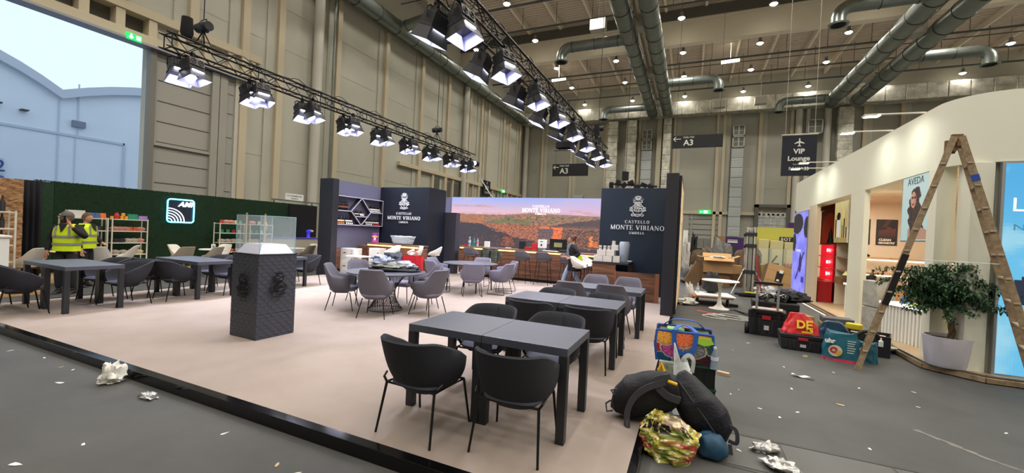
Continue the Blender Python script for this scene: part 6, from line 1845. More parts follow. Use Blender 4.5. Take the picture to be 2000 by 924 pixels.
# dolly with boards
t = thing('wheeled_dolly', 'low wheeled dolly loaded with boards behind the white round table', 'dolly', (0.55, 13.0, 0), 0.15)
b = MB(); b.box(-0.5, 0.5, -0.6, 0.6, 0.2, 0.24); b.build('deck', mat('deck_orange', '#b8704a', 0.6), t)
b = MB(); b.box(-0.42, 0.55, -0.65, 0.3, 0.245, 0.28); b.build('white_board', m_white, t, bevel=0.01)
for sx in (-0.38, 0.38):
    for sy in (-0.45, 0.45):
        b = MB(); b.lathe([(0, -0.025), (0.08, -0.025), (0.08, 0.025), (0, 0.025)], (sx, sy, 0.08), 16, axis='x'); b.box(sx - 0.03, sx + 0.03, sy - 0.03, sy + 0.03, 0.1, 0.2); b.build('wheel', m_black, t)
cloth_blob('black and grey rucksack lying on the dolly', (0.62, 13.1, 0.285), 0.22, 0.2, 0.42, mat('sack_dark', '#26262a', 0.7), 41, name='rucksack', cat='bag')
water_bottle('clear drinks bottle standing on the dolly', (0.25, 12.9, 0.245), 'd0d4d4', 'c8c8d8', 0.3, 0.04)
cloth_blob('crumpled clear plastic sheet on the floor left of the dolly', (-0.05, 12.2, 0), 0.26, 0.2, 0.12, mat('film', '#c8c6be', 0.25, bump=0.8, bscale=12), 42, name='plastic_sheet', cat='plastic', amp=0.5)
cloth_blob('crumpled plastic draped over the corner of the dolly', (0.02, 12.75, 0.0), 0.12, 0.12, 0.34, _mats['film'], 43, name='plastic_sheet', cat='plastic', amp=0.5)
b = MB(); b.add([(0.22, 11.2, 0.003), (0.75, 10.98, 0.003), (0.78, 11.02, 0.003), (0.24, 11.42, 0.003)], [(0, 1, 2, 3)]); tag(b.build('barrier_tape', mat('tape_red', '#b8483e', 0.5, noise_amt=0.4, nscale=14), solid=0.002), 'strip of red and white tape on the floor below the round table', 'tape')
b = MB(); random.seed(9)
for q in range(3):
    pts = [(0.95 + 0.12 * q, 11.9, 0.012)]
    for i in range(14): pts.append((pts[-1][0] + 0.06, 11.9 - 0.09 * i + 0.15 * sin(i * 0.9 + q * 2), 0.012))
    b.tube(pts, 0.008, 5)
tag(b.build('floor_cable', m_black, smooth=True), 'black cables snaking over the floor right of the round table', 'cable')
b = MB()
for q in range(4):
    pts = [(0.75 + 0.42 * cos(a + q) + 0.12 * q, 10.6 + 0.22 * sin(a * (1 + 0.1 * q)) + 0.05 * q, 0.012 + 0.01 * q) for a in [k * 0.35 for k in range(15)]]
    b.tube(pts, 0.009, 5)
tag(b.build('white_cable', m_white, smooth=True), 'loops of white cable on the floor beside the tool trolley', 'cable')
simple_box('power_adapter', 'black power adapter on the floor behind the foot of the round table', 'adapter', (1.15, 12.6, 0), (0.2, 0.09, 0.08), m_black, 0.2)

# mast lift
t = thing('mast_lift', 'aluminium mast lift standing in the aisle', 'lift', (1.82, 15.7, 0), 0.1)
b = MB(); b.box(-0.14, -0.08, -0.1, 0.1, 0.1, 2.3); b.box(0.08, 0.14, -0.1, 0.1, 0.1, 2.3); b.box(-0.08, 0.08, 0.02, 0.08, 0.1, 2.28); b.build('mast', m_alu, t, bevel=0.006)
b = MB(); b.box(-0.06, 0.06, -0.08, 0.0, 0.3, 2.2); b.build('inner_mast', mat('steel_mid', '#8e9292', 0.35, 0.7), t, bevel=0.006)
for z in (2.0, 1.62, 0.75):
    b = MB(); b.box(-0.17, 0.17, -0.13, -0.1, z, z + 0.12); b.box(-0.2, -0.15, -0.1, 0.02, z - 0.02, z + 0.08); b.build('bracket', m_darkpl, t, bevel=0.006)
b = MB(); b.box(-0.45, 0.45, -0.35, -0.28, 0.04, 0.12); b.box(-0.3, 0.3, -0.3, 0.25, 0.04, 0.1); b.box(-0.16, 0.16, -0.4, -0.35, 0.14, 0.18, 1); b.build('base', [m_darkpl, mat('strip_yellow', '#d8d048', 0.5)], t, bevel=0.006)
for sx in (-1, 1):
    b = MB(); b.tube([(sx * 0.1, 0, 1.0), (sx * 0.55, -0.3, 0.06)], 0.018, 8); b.build('outrigger', m_alu, t, smooth=True)
b = MB(); b.tube([(0.18, -0.1, 1.35), (0.26, -0.16, 1.0), (0.3, -0.12, 0.6), (0.36, -0.2, 0.15)], 0.018, 6); b.tube([(0.2, -0.1, 1.4), (0.2, -0.2, 0.9), (0.28, -0.22, 0.3)], 0.014, 6); b.build('red_hose', mat('hose_red', '#a8282c', 0.5), t, smooth=True)

# cardboard
def carton(label, c, d, rz=0, m=None, open_=False, rx=0, ry=0, name='cardboard_box'):
    t = thing(name, label, 'box', c, 0)
    t.rotation_euler = (rx, ry, rz)
    w, dd, h = d[0] / 2, d[1] / 2, d[2]
    b = MB()
    b.box(-w, w, -dd, -dd + 0.008, 0, h); b.box(-w, w, dd - 0.008, dd, 0, h); b.box(-w, -w + 0.008, -dd, dd, 0, h); b.box(w - 0.008, w, -dd, dd, 0, h); b.box(-w, w, -dd, dd, 0, 0.008)
    if not open_: b.box(-w, w, -dd, dd, h - 0.008, h)
    b.build('carton_body', m or m_card, t, bevel=0.002)
    if open_:
        for i, (a, e) in enumerate([((-w, -dd), (w, -dd)), ((w, -dd), (w, dd)), ((w, dd), (-w, dd)), ((-w, dd), (-w, -dd))]):
            out = [(0, -1), (1, 0), (0, 1), (-1, 0)][i]; fl = 0.22
            b = MB(); dz = [-0.12, 0.1, 0.15, 0.02][i]
            b.add([(a[0], a[1], h), (e[0], e[1], h), (e[0] + out[0] * fl, e[1] + out[1] * fl, h + dz), (a[0] + out[0] * fl, a[1] + out[1] * fl, h + dz)], [(0, 1, 2, 3)]); b.build('flap', m_card_l, t, solid=0.006)
    else:
        b = MB(); b.box(-0.03, 0.03, -dd - 0.001, dd + 0.001, h, h + 0.001); b.build('seam_tape', mat('tape_brown', '#8a6a44', 0.35), t)
    return t
carton('big open cardboard box in the aisle behind the round table', (1.02, 18.2, 0.55), (1.05, 0.7, 0.6), 0.03, m_card, True)
carton('dark flat cardboard box under the big open one', (0.95, 18.3, 0), (1.0, 0.7, 0.54), 0.05, m_card_d)
carton('cardboard box leaning on its edge left of the big open box', (0.02, 18.2, 0.0), (0.5, 0.4, 0.95), 0.1, m_card_d, False, 0, R(28))
carton('brown box slumped against the pillar wall', (-0.02, 19.6, 0.0), (0.35, 0.4, 0.9), 0.1, m_card_d, False, 0, R(20))
carton('small light cardboard box right of the big open one', (1.75, 19.0, 0.5), (0.4, 0.4, 0.35), 0.1, m_card_l)
carton('box supporting the small light one', (1.75, 19.0, 0.0), (0.5, 0.4, 0.49), -0.1, m_card_d)
# tilted box with a square window
t = thing('cardboard_box', 'tilted cardboard box lying on its side with its square flaps towards us', 'box', (3.05, 18.3, 0.1)); t.rotation_euler = (R(-12), R(14), 0.05)
b = MB(); b.box(-0.46, 0.46, 0, 0.6, 0, 0.9, 1)
for (x0, x1, z0, z1) in [(-0.46, 0.46, 0, 0.24), (-0.46, 0.46, 0.66, 0.9), (-0.46, -0.12, 0.245, 0.655), (0.12, 0.46, 0.245, 0.655)]: b.box(x0, x1, -0.012, 0, z0, z1, 0)
b.build('carton_body', [m_card_l, m_card_d], t, bevel=0.004)
b = MB(); b.box(-0.11, 0.11, -0.006, 0.0, 0.26, 0.64); b.build('opening', mat('carton_dark_inside', '#2c241e', 0.9), t)
b = MB(); b.lathe([(0, 0), (0.05, 0.0), (0.04, 0.07), (0, 0.08)], (-0.03, -0.05, 0.27), 12); b.box(-0.04, 0.08, -0.06, -0.01, 0.6, 0.72); b.build('white_packing', m_white, t)
random.seed(21)
heap = [('white', 1.0, 18.0, 1.1, .3, .2, .08), ('grey', 0.0, 18.7, 0.0, .35, .3, .5), ('brown', 0.45, 19.6, 0, .4, .3, .95), ('white', -0.15, 19.2, 0.0, .16, .3, 1.15), ('grey', 0.65, 19.8, 0.0, .3, .3, .95)]
mm = {'white': mat('rubbish_white', '#b9b6ae', 0.5, bump=0.6, bscale=14), 'grey': mat('rubbish_grey', '#6a6864', 0.7, noise_amt=0.4, nscale=6), 'brown': mat('rubbish_brown', '#5c4a38', 0.8, noise_amt=0.4, nscale=6)}
desc = ['white packing paper on top of the big open box', 'grey rubbish sack at the foot of the pillar', 'brown rubbish sack behind the boxes', 'pale sack leaning against the pillar wall', 'grey sack between the boxes']
for i, (k, x, y, z, a, c, h) in enumerate(heap):
    cloth_blob(desc[i], (x, y, z), a, c, h, mm[k], 50 + i, name='packing_waste', cat='waste', amp=0.5)
for i, (x, y, w, d, h, m, l) in enumerate([(2.2, 17.2, .4, .3, .3, 'brown', 'brown heap of packing beside the mast lift'), (2.5, 16.8, .35, .25, .2, 'white', 'white film heap right of the mast lift'), (2.9, 15.8, .5, .3, .12, 'white', 'flat white film on the floor before the tilted box'), (3.0, 17.2, .5, .25, .16, 'grey', 'grey packing heap under the tilted box'), (2.3, 20.5, .6, .4, 1.0, 'brown', 'dark heap of goods behind the mast lift'), (1.3, 21.0, .5, .4, 1.2, 'grey', 'grey goods behind the big open box')]):
    cloth_blob(l, (x, y, 0), w, d, h, mm[m], 70 + i, name='packing_waste', cat='waste', amp=0.5)
# metal bars on the floor
for k in range(4):
    b = MB(); b.bar((2.3 + 0.05 * k, 15.1 + 0.16 * k, 0.06 + 0.02 * k), (3.15, 15.0 + 0.22 * k, 0.07 + 0.02 * k), 0.03, 0.03)
    tag(b.build('metal_bar', m_alu), 'silver metal bar lying near the violet lightbox', 'bar', 'loose silver bars on the aisle floor')

# yellow stand behind
t = thing('yellow_stand', 'far stand with a bright yellow wall and black lettered strip', 'stand', (2.8, 22, 0))
b = MB(); b.box(0, 2.2, 0, 0.1, 0, 2.55); b.build('wall', mat('stand_yellow', '#b5b04a', 0.6), t)
b = MB(); b.box(0.9, 2.2, -0.02, 0, 1.93, 2.14); s_ = b.build('name_strip', m_signk, t)
b = MB(); serif(b, 'BOT', 0.14, (1.15, -0.03, 1.965), (1, 0, 0), (0, 0, 1), (0, -0.006, 0), spacing=0.12); b.build('lettering', m_signw, s_)
for (x, z, w, h, nm) in [(0.05, 0.0, 0.4, 2.0, 'upright panel'), (0.5, 0.0, 0.5, 1.95, 'upright panel'), (1.05, 0, 0.35, 1.9, 'upright panel')]:
    b = MB(); b.box(x, x + w, -0.35, -0.1, z, h); b.build('display_panel', mat('panel_cream', '#bfb583', 0.6), t, bevel=0.02)
t = thing('glass_showcase', 'glass showcases with small goods before the yellow stand', 'showcase', (2.6, 20.3, 0))
b = MB()
b.box(0, 1.6, 0, 0.5, 0, 0.85); b.build('showcase_base', mat('case_yellow', '#8f8238', 0.6), t)
for k in range(3):
    b = MB(); x = 0.02 + 0.53 * k
    for zz in (0.86, 1.6): b.box(x, x + 0.5, 0, 0.5, zz, zz + 0.01)
    for xx in (x, x + 0.49): 
        for yy in (0, 0.49): b.box(xx, xx + 0.01, yy, yy + 0.01, 0.86, 1.6)
    b.build('case_frame', m_alu, t)
    b = MB(); b.box(x + 0.005, x + 0.495, 0.002, 0.006, 0.87, 1.6); b.build('glass_pane', m_clear, t)
for k in range(4):
    b = MB(); b.lathe([(0, 0), (0.05, 0), (0.06, 0.08), (0.03, 0.13), (0, 0.14)], (1.1 + 0.12 * k, 0.25, 0.87), 10); b.build('jar', mat('jar_red', '#b0483a', 0.5), t, smooth=True)
b = MB(); b.bar((0.62, 0.2, 1.0), (0.8, 0.2, 1.3), 0.1, 0.05); b.cbox((0.72, 0.2, 0.93), (0.3, 0.15, 0.1)); b.build('black_device', m_black, t)
# purple stand farther back
t = thing('purple_stand', 'small purple stand with a white caption and a glass case', 'stand', (1.45, 26, 0))
b = MB(); b.box(0.35, 1.25, 0, 0.1, 0, 2.08); b.build('wall', mat('stand_purple', '#3f1e5c', 0.6), t)
b = MB(); b.box(0.45, 0.95, -0.01, 0, 1.78, 1.86); b.box(0.45, 0.95, -0.01, 0, 1.9, 1.94); b.build('caption', m_signw, t)
b = MB(); b.box(-0.1, 0.33, 0, 0.1, 0, 2.12); b.box(-0.3, -0.1, 0, 0.1, 0, 2.02, 1); b.build('side_panels', [mat('panel_tan', '#8a6c4c', 0.6), m_panel], t)
b = MB(); b.box(0.4, 0.8, -0.4, -0.1, 1.0, 1.6); b.box(0.4, 0.8, -0.4, -0.1, 0.0, 1.0, 1); b.build('small_case', [mat('case_dark', '#3a403e', 0.2), m_white], t)
b = MB(); b.box(3.3, 3.8, 0, 0.1, 1.5, 3.0); b.build('purple_flag', _mats['stand_purple'], t)
t = thing('roller_banner', 'tall white roller banner by the aisle side of the pillar wall', 'banner', (-0.26, 22, 0))
b = MB(); b.box(-0.1, 0.12, 0, 0.03, 0.1, 2.28); b.build('banner_sheet', m_white, t); b = MB(); b.box(-0.14, 0.16, -0.08, 0.1, 0, 0.1); b.build('banner_base', m_alu, t)
cloth_blob('black hand truck and bags beside the white roller banner', (0.15, 22.3, 0), 0.2, 0.3, 1.35, m_c1, 81, name='hand_truck', cat='cart', amp=0.5)

# tool cases
def tool_case(label, c, d, rz, wheel=False):
    t = thing('tool_case', label, 'case', c, rz)
    w, dd, h = d[0] / 2, d[1] / 2, d[2]
    b = MB(); b.add([(-w * .94, -dd * .94, 0), (w * .94, -dd * .94, 0), (w * .94, dd * .94, 0), (-w * .94, dd * .94, 0), (-w, -dd, h * .7), (w, -dd, h * .7), (w, dd, h * .7), (-w, dd, h * .7)], [(0, 3, 2, 1), (4, 5, 6, 7), (0, 1, 5, 4), (1, 2, 6, 5), (2, 3, 7, 6), (3, 0, 4, 7)])
    for q in range(5): b.box(-w * 0.8 + q * w * 0.36, -w * 0.8 + q * w * 0.36 + 0.04, -dd - 0.006, -dd + 0.02, h * 0.1, h * 0.6)
    b.build('case_body', m_darkpl, t, bevel=0.012)
    b = MB(); b.box(-w * 1.02, w * 1.02, -dd * 1.03, dd * 1.03, h * .7, h); b.build('lid', mat('case_lid', '#18181b', 0.5), t, bevel=0.02)
    b = MB(); b.box(-0.07, 0.07, -dd * 1.03 - 0.02, -dd * 1.03, h * .66, h * .82); b.build('red_latch', mat('latch_red', '#a01e28', 0.4), t, bevel=0.004)
    b = MB(); b.box(-0.035, 0.045, -dd - 0.012, -dd, h * .25, h * .42); b.build('badge', mat('badge_white', '#b8b8bc', 0.5), t)
    if wheel:
        for sx in (-1, 1):
            b = MB(); b.lathe([(0, -0.035), (0.1, -0.035), (0.125, -0.02), (0.125, 0.02), (0.1, 0.035), (0, 0.035)], (sx * (w + 0.02), -dd * 0.5, 0.1), 20, axis='x'); b.build('wheel', m_black, t, smooth=True)
    return t
tool_case('black tool case with a white badge, under the red shopping bag', (1.78, 8.32, 0), (0.62, 0.42, 0.27), R(-3))
tc = tool_case('black wheeled tool trolley with a tall grey handle', (1.42, 9.25, 0), (0.6, 0.45, 0.48), R(-10), True)
for sx in (-0.17, 0.17):
    b = MB(); b.box(sx - 0.02, sx + 0.02, -0.27, -0.24, 0.45, 1.0); b.build('handle_tube', m_alu, tc)
b = MB(); b.box(-0.23, 0.23, -0.29, -0.23, 0.98, 1.03); b.build('handle_grip', m_black, tc, bevel=0.01)
b = MB(); b.box(-0.26, 0.26, -0.28, -0.23, 0.44, 0.5); b.box(-0.22, -0.17, -0.28, -0.23, 0.05, 0.5); b.box(0.17, 0.22, -0.28, -0.23, 0.05, 0.5); b.build('handle_frame', m_black, tc, bevel=0.006)
b = MB(); b.box(-0.25, 0.25, -0.15, 0.15, 0.485, 0.5); b.build('papers_on_lid', mat('paper_stained', '#a89c94', 0.6, noise_amt=0.3, nscale=14), tc)
tool_case('black tool case behind the trolley heaped with cables', (1.75, 10.6, 0), (0.85, 0.55, 0.5), R(-4))
for i, (x, y, l) in enumerate([(1.5, 10.4, 'left'), (1.85, 10.5, 'right')]):
    b = MB(); random.seed(30 + i)
    for q in range(5):
        ra = 0.1 + 0.012 * q; b.tube([(ra * cos(a) + 0.01 * q, ra * 0.8 * sin(a), 0.02 * q + 0.05 * (1 + sin(a * 2 + q))) for a in [2 * pi * k / 18 for k in range(18)]], 0.013, 5, closed=True)
    o = b.build('cable_coil', m_black if i else mat('coil_dark', '#26262a', 0.5), smooth=True); o.location = (x, y, 0.5); tag(o, 'coil of black cable on the rear tool case, %s one' % l, 'cable')
    b = MB(); b.tube([(0.09 * cos(a), 0.08 * sin(a), 0.13 + 0.03 * sin(a * 2)) for a in [2 * pi * k / 16 for k in range(16)]], 0.009, 5, closed=True); o2 = b.build('white_loop', m_white, o, smooth=True)
cloth_blob('black jacket thrown over the rear tool case', (2.1, 10.75, 0.5), 0.3, 0.2, 0.16, m_c1, 61, amp=0.5)
simple_box('cardboard_sheet', 'flat brown cardboard on the floor beyond the tool cases', 'cardboard', (2.3, 11.6, 0), (0.7, 0.5, 0.12), m_card, 0.2)
simple_box('tool_box', 'yellow and black tool box behind the teal bag', 'case', (2.55, 9.4, 0), (0.5, 0.34, 0.34), mat('case_olive', '#8a7c34', 0.5), -0.1, bevel=0.01)
simple_box('open_case', 'grey open case on top of the yellow tool box', 'case', (2.55, 9.4, 0.342), (0.46, 0.3, 0.1), mat('case_grey', '#55585c', 0.4), -0.05, bevel=0.01)
simple_box('tool_case_small', 'bright yellow small case above the black crate', 'case', (2.62, 8.75, 0.36), (0.22, 0.12, 0.1), mat('case_yel', '#c8b820', 0.5), -0.5, bevel=0.02)
t = thing('storage_crate', 'black folding crate behind the teal bag', 'crate', (2.78, 8.75, 0), R(-20))
b = MB(); b.box(-0.32, 0.32, -0.22, -0.2, 0, 0.34); b.box(-0.32, 0.32, 0.2, 0.22, 0, 0.34); b.box(-0.32, -0.3, -0.2, 0.2, 0, 0.34); b.box(0.3, 0.32, -0.2, 0.2, 0, 0.34); b.box(-0.3, 0.3, -0.2, 0.2, 0, 0.2); b.build('crate_body', m_darkpl, t, bevel=0.008)
b = MB(); b.box(-0.2, 0.25, -0.15, 0.15, 0.2, 0.3); b.build('contents', mat('contents_pink', '#b08878', 0.6, noise_amt=0.4, nscale=10), t)
b = MB(); b.tube([(0.0 + 0.16 * cos(a), 0, 0.16 + 0.16 * sin(a)) for a in [pi * k / 12 for k in range(-2, 15)]], 0.028, 8); o = b.build('black_hose', m_black, smooth=True); o.location = (2.62, 8.15, 0.12); tag(o, 'arched black hose handle beside the teal bag', 'hose')
b = MB(); b.lathe([(0, 0), (0.03, 0), (0.03, 0.08), (0.01, 0.1), (0.01, 0.13), (0, 0.13)], n=12); o = b.build('spray_bottle', m_white, smooth=True); o.location = (2.75, 8.05, 0.25); tag(o, 'small white spray nozzle bottle beside the black hose', 'bottle')

# red shopping bag
t = thing('shopping_bag', 'red plastic shopping bag with yellow letters on the black tool case', 'bag', (1.78, 8.3, 0.272), R(-3))
m_rb = mat('bag_lidred', '#c42428', 0.4, bump=0.4, bscale=14)
b = MB()
def rb(u, v):
    a = 2 * pi * u; e = 0.55
    cx = abs(cos(a)) ** e * (1 if cos(a) > 0 else -1); sy = abs(sin(a)) ** e * (1 if sin(a) > 0 else -1)
    w = 0.29 - 0.19 * v ** 1.3; d = 0.15 - 0.11 * v
    n = 0.02 * nz(cos(a) * 3, sin(a) * 3, v * 4)
    return (w * cx - 0.07 * v * v + n, d * sy + n, 0.33 * v + 0.5 * n)
b.grid(rb, 48, 14, cu=True); b.add([rb(i / 48, 1) for i in range(48)], [tuple(range(48))]); b.build('bag_body', m_rb, t, smooth=True, angle=60)
text_mesh('DĘ', 0.17, mat('letter_yellow', '#e0b830', 0.5), (0.02, -0.135, 0.155), (1, 0, 0), (0, 0.3, 1), (0, -0.012, 0), 'lettering', t, bold=0.006)
b = MB(); b.tube([(0.055, -0.16, 0.095), (0.045, -0.163, 0.08), (0.06, -0.166, 0.068)], 0.006, 5); b.build('letter_tail', _mats['letter_yellow'], t)
b = MB(); b.box(-0.02, 0.13, -0.175, -0.168, 0.03, 0.06); b.build('yellow_mark', _mats['letter_yellow'], t)
# teal bags
t = thing('shopping_bag', 'teal shopping bag with white round print and red bottom, front one', 'bag', (2.2, 7.85, 0), R(-12))
m_teal = mat('bag_teal', '#1d5a6a', 0.35, bump=0.3, bscale=10)
def quad_bag(t, w, d, h, m, mb_, top=0.75, seed=1):
    def fn(u, v):
        a = 2 * pi * u; e = 0.5
        cx = abs(cos(a)) ** e * (1 if cos(a) > 0 else -1); sy = abs(sin(a)) ** e * (1 if sin(a) > 0 else -1)
        k = 1 - (1 - top) * v * v
        n = 0.018 * nz(cos(a) * 3 + seed, sin(a) * 3, v * 4)
        return (w / 2 * cx * k + n, d / 2 * sy * (1 - 0.5 * v) + n, h * v * (1 + 0.06 * sin(a * 2 + seed)))
    b = MB(); b.grid(fn, 48, 14, cu=True); b.add([fn(i / 48, 1) for i in range(48)], [tuple(range(48))]); b.build('bag_body', m, t, smooth=True, angle=60)
    b = MB(); b.grid(lambda u, v: tuple(c * (1.01 if i < 2 else 1) for i, c in enumerate(fn(u, v * 0.1))), 48, 3, cu=True); b.build('bottom_band', mb_, t, smooth=True)
quad_bag(t, 0.46, 0.26, 0.44, m_teal, mat('band_red', '#b8283c', 0.4), 0.8, 2)
text_mesh('uhr', 0.09, m_signw, (-0.14, -0.115, 0.3), (1, 0, 0), (0, 0.1, 1), (0, -0.012, 0), 'lettering', t, bold=0.004)
b = MB(); b.lathe([(0, 0), (0.085, 0), (0.085, 0.006), (0, 0.006)], (-0.07, -0.14, 0.16), 28, axis='y'); b.build('round_print', mat('print_cream', '#c8c4a8', 0.5), t)
b = MB(); b.lathe([(0.02, -0.004), (0.05, -0.004)], (-0.09, -0.14, 0.17), 20, axis='y'); b.build('print_ring', mat('print_red', '#b83040', 0.5), t)
b = MB(); b.prism([(0, 0), (0.06, 0.01), (0.05, -0.06), (0.0, -0.05)], (-0.06, -0.146, 0.16), (1, 0, 0), (0, 0, 1), (0, -0.002, 0)); b.build('print_leaf', mat('print_gold', '#c8a838', 0.5), t)
b = MB()
for q in range(6): b.box(0.07, 0.17 - 0.012 * (q % 3), -0.138, -0.132, 0.33 - 0.035 * q, 0.338 - 0.035 * q)
b.build('printed_lines', m_signw, t)
t = thing('shopping_bag', 'dark blue bag slumped behind the teal bag', 'bag', (2.2, 8.25, 0.0), R(-8)); quad_bag(t, 0.6, 0.34, 0.5, mat('bag_blue_dark', '#1e3a54', 0.3, bump=0.6, bscale=10), mat('band_dark', '#14283c', 0.4), 0.5, 5)
t = thing('shopping_bag', 'small teal bag with white letters squeezed behind the ladder foot', 'bag', (2.56, 8.0, 0), R(-25)); quad_bag(t, 0.28, 0.2, 0.3, m_teal, m_teal, 0.8, 7)
text_mesh('ch', 0.1, m_signw, (-0.02, -0.09, 0.2), (1, 0, 0), (0, 0.1, 1), (0, -0.014, 0), 'lettering', t, bold=0.004)
cloth_blob('clear plastic film on a blue sheet behind the ladder foot', (2.95, 9.0, 0.01), 0.28, 0.2, 0.1, _mats['film'], 91, name='plastic_sheet', cat='plastic', amp=0.5)
simple_box('blue_sheet', 'blue sheet on the floor behind the ladder foot', 'sheet', (2.95, 8.95, 0), (0.5, 0.3, 0.01), mat('sheet_blue', '#2a5aa8', 0.5), 0.2)

# ================================================================ foreground bags beside the platform
def crate(label, c, rz):
    t = thing('folding_crate', label, 'crate', c, rz)
    w, d, h = 0.235, 0.17, 0.225
    b = MB(); b.box(-w, w, -d, -d + 0.012, 0, h - 0.025); b.box(-w, w, d - 0.012, d, 0, h - 0.025); b.box(-w, -w + 0.012, -d, d, 0, h - 0.025); b.box(w - 0.012, w, -d, d, 0, h - 0.025); b.box(-w, w, -d, d, 0, 0.01)
    for q in (-0.6, -0.2, 0.2, 0.6): b.box(q * w - 0.006, q * w + 0.006, -d - 0.006, -d, 0.01, h - 0.03)
    b.build('crate_body', mat('crate_black', '#141816', 0.5), t, bevel=0.004)
    b = MB()
    for (x0, x1, y0, y1) in [(-w - 0.006, w + 0.006, -d - 0.008, -d + 0.014), (-w - 0.006, w + 0.006, d - 0.014, d + 0.008), (-w - 0.008, -w + 0.014, -d, d), (w - 0.014, w + 0.008, -d, d)]: b.box(x0, x1, y0, y1, h - 0.025, h)
    b.build('green_rim', mat('crate_green', '#1d4a34', 0.5), t, bevel=0.003)
    b = MB(); b.box(-0.02, 0.045, -d - 0.014, -d - 0.006, h - 0.09, h - 0.03); b.box(w + 0.001, w + 0.008, -0.04, 0.04, h - 0.12, h - 0.04); b.build('latch', mat('latch_grey', '#4a5450', 0.5), t)
    b = MB(); b.box(-0.13, -0.08, -d - 0.008, -d - 0.006, 0.05, 0.17); b.box(w + 0.001, w + 0.004, 0.06, 0.12, 0.03, 0.17); b.build('paper_label', m_signw, t)
    return t
crate('lower black and green folding crate under the blue insulated bag', (0.06, 4.82, 0), R(2))
crate('upper black and green folding crate under the blue insulated bag', (0.06, 4.82, 0.226), R(-1))
# big shopper full of round printed fruit
t = thing('insulated_bag', 'blue edged shopper printed with colourful round fruit halves on the crates', 'bag', (-0.02, 4.78, 0.452), R(2))
W_, D_, H_ = 0.52, 0.30, 0.32
m_fr = vcol_mat('fruit_print', 0.4)
fr = [(.16, .80, .20, (.86, .56, .20), (.95, .70, .32)), (.50, .78, .22, (.86, .38, .22), (.92, .50, .30)), (.86, .88, .14, (.88, .55, .25), (.95, .70, .40)), (.30, .44, .20, (.62, .20, .48), (.80, .36, .62)), (.66, .44, .22, (.42, .42, .44), (.58, .56, .56)), (.04, .44, .13, (.62, .10, .12), (.80, .22, .20)), (.12, .12, .20, (.08, .28, .44), (.14, .36, .52)), (.88, .12, .20, (.22, .08, .12), (.32, .14, .18)), (.5, .1, .17, (.25, .22, .2), (.4, .35, .3)), (.98, .5, .14, (.1, .3, .28), (.2, .4, .36))]
def fruit(u, v):
    c = (0.07, 0.07, 0.09)
    for (x, y, r, c1, c2) in fr:
        d = sqrt(((u - x)) ** 2 + ((v - y) * 0.72) ** 2) / r
        if d < 1:
            a = atan2((v - y) * 0.72, u - x)
            c = mix(c1, c2, 0.5 + 0.5 * sin(a * 9)) if d < 0.78 else (mix(c1, (0, 0, 0), 0.15) if d < 0.88 else (0.72, 0.70, 0.66))
            if d < 0.12: c = c1
            break
    return c
for (O, U, nm, uu) in [((-W_ / 2, -D_ / 2, 0), (W_, 0, 0), 'front_print', 60), ((W_ / 2, -D_ / 2, 0), (0, D_, 0), 'side_print', 36), ((W_ / 2, D_ / 2, 0), (-W_, 0, 0), 'back_print', 60), ((-W_ / 2, D_ / 2, 0), (0, -D_, 0), 'side_print', 36)]:
    o = painted(nm, fruit, uu, 40, O, U, (0, 0, H_), m_fr, t)
    for vtx in o.data.vertices:
        c = vtx.co; f = c.z / H_
        k = 1 + 0.10 * sin(f * pi) + 0.02 * nz(c.x * 9, c.y * 9, c.z * 9)
        c.x *= k * (1.0 + 0.04 * f); c.y *= k; c.z += 0.012 * sin(c.x * 14)
b = MB()
def flat_loop(pts, w, mb):
    for a, c in zip(pts[:-1], pts[1:]): mb.bar(a, c, 0.006, w, up=(0, 0, 1)) if False else mb.tube([a, c], w / 2, 6)
for sx in (-1, 1):
    for sy in (-1, 1): b.tube([(sx * W_ / 2, sy * D_ / 2, 0), (sx * W_ / 2 * 1.08, sy * D_ / 2 * 1.08, H_ / 2), (sx * W_ / 2 * 1.04, sy * D_ / 2, H_)], 0.014, 6)
b.tube([(-W_ / 2 * 1.04, -D_ / 2, H_), (W_ / 2 * 1.04, -D_ / 2, H_), (W_ / 2 * 1.04, D_ / 2, H_), (-W_ / 2 * 1.04, D_ / 2, H_)], 0.013, 6, closed=True)
b.build('blue_piping', mat('strap_blue', '#1f55a8', 0.6), t, smooth=True)
def strap(pts, w, th, mt, parent, name='strap', up=(0, -1, 0)):
    b = MB(); P = [Vector(p) for p in pts]; vs = []; fs = []
    # Catmull resample
    Q = []
    for i in range(len(P) - 1):
        p0 = P[max(0, i - 1)]; p1 = P[i]; p2 = P[i + 1]; p3 = P[min(len(P) - 1, i + 2)]
        for k in range(6):
            f = k / 6; Q.append(0.5 * ((2 * p1) + (p2 - p0) * f + (2 * p0 - 5 * p1 + 4 * p2 - p3) * f * f + (3 * p1 - p0 - 3 * p2 + p3) * f ** 3))
    Q.append(P[-1]); up = Vector(up)
    for i, p in enumerate(Q):
        tt = (Q[min(i + 1, len(Q) - 1)] - Q[max(i - 1, 0)]).normalized(); s_ = tt.cross(up)
        if s_.length < 0.05: s_ = Vector((1, 0, 0))
        s_.normalize(); n_ = s_.cross(tt)
        for (a, c) in ((-1, -1), (1, -1), (1, 1), (-1, 1)): vs.append(p + s_ * (a * w / 2) + n_ * (c * th / 2))
    n = len(Q)
    for i in range(n - 1):
        for k in range(4): fs.append((i * 4 + k, i * 4 + (k + 1) % 4, (i + 1) * 4 + (k + 1) % 4, (i + 1) * 4 + k))
    fs += [(3, 2, 1, 0), ((n - 1) * 4, (n - 1) * 4 + 1, (n - 1) * 4 + 2, (n - 1) * 4 + 3)]
    b.add(vs, fs); return b.build(name, mt, parent, smooth=True, angle=50)
m_sb = _mats['strap_blue']
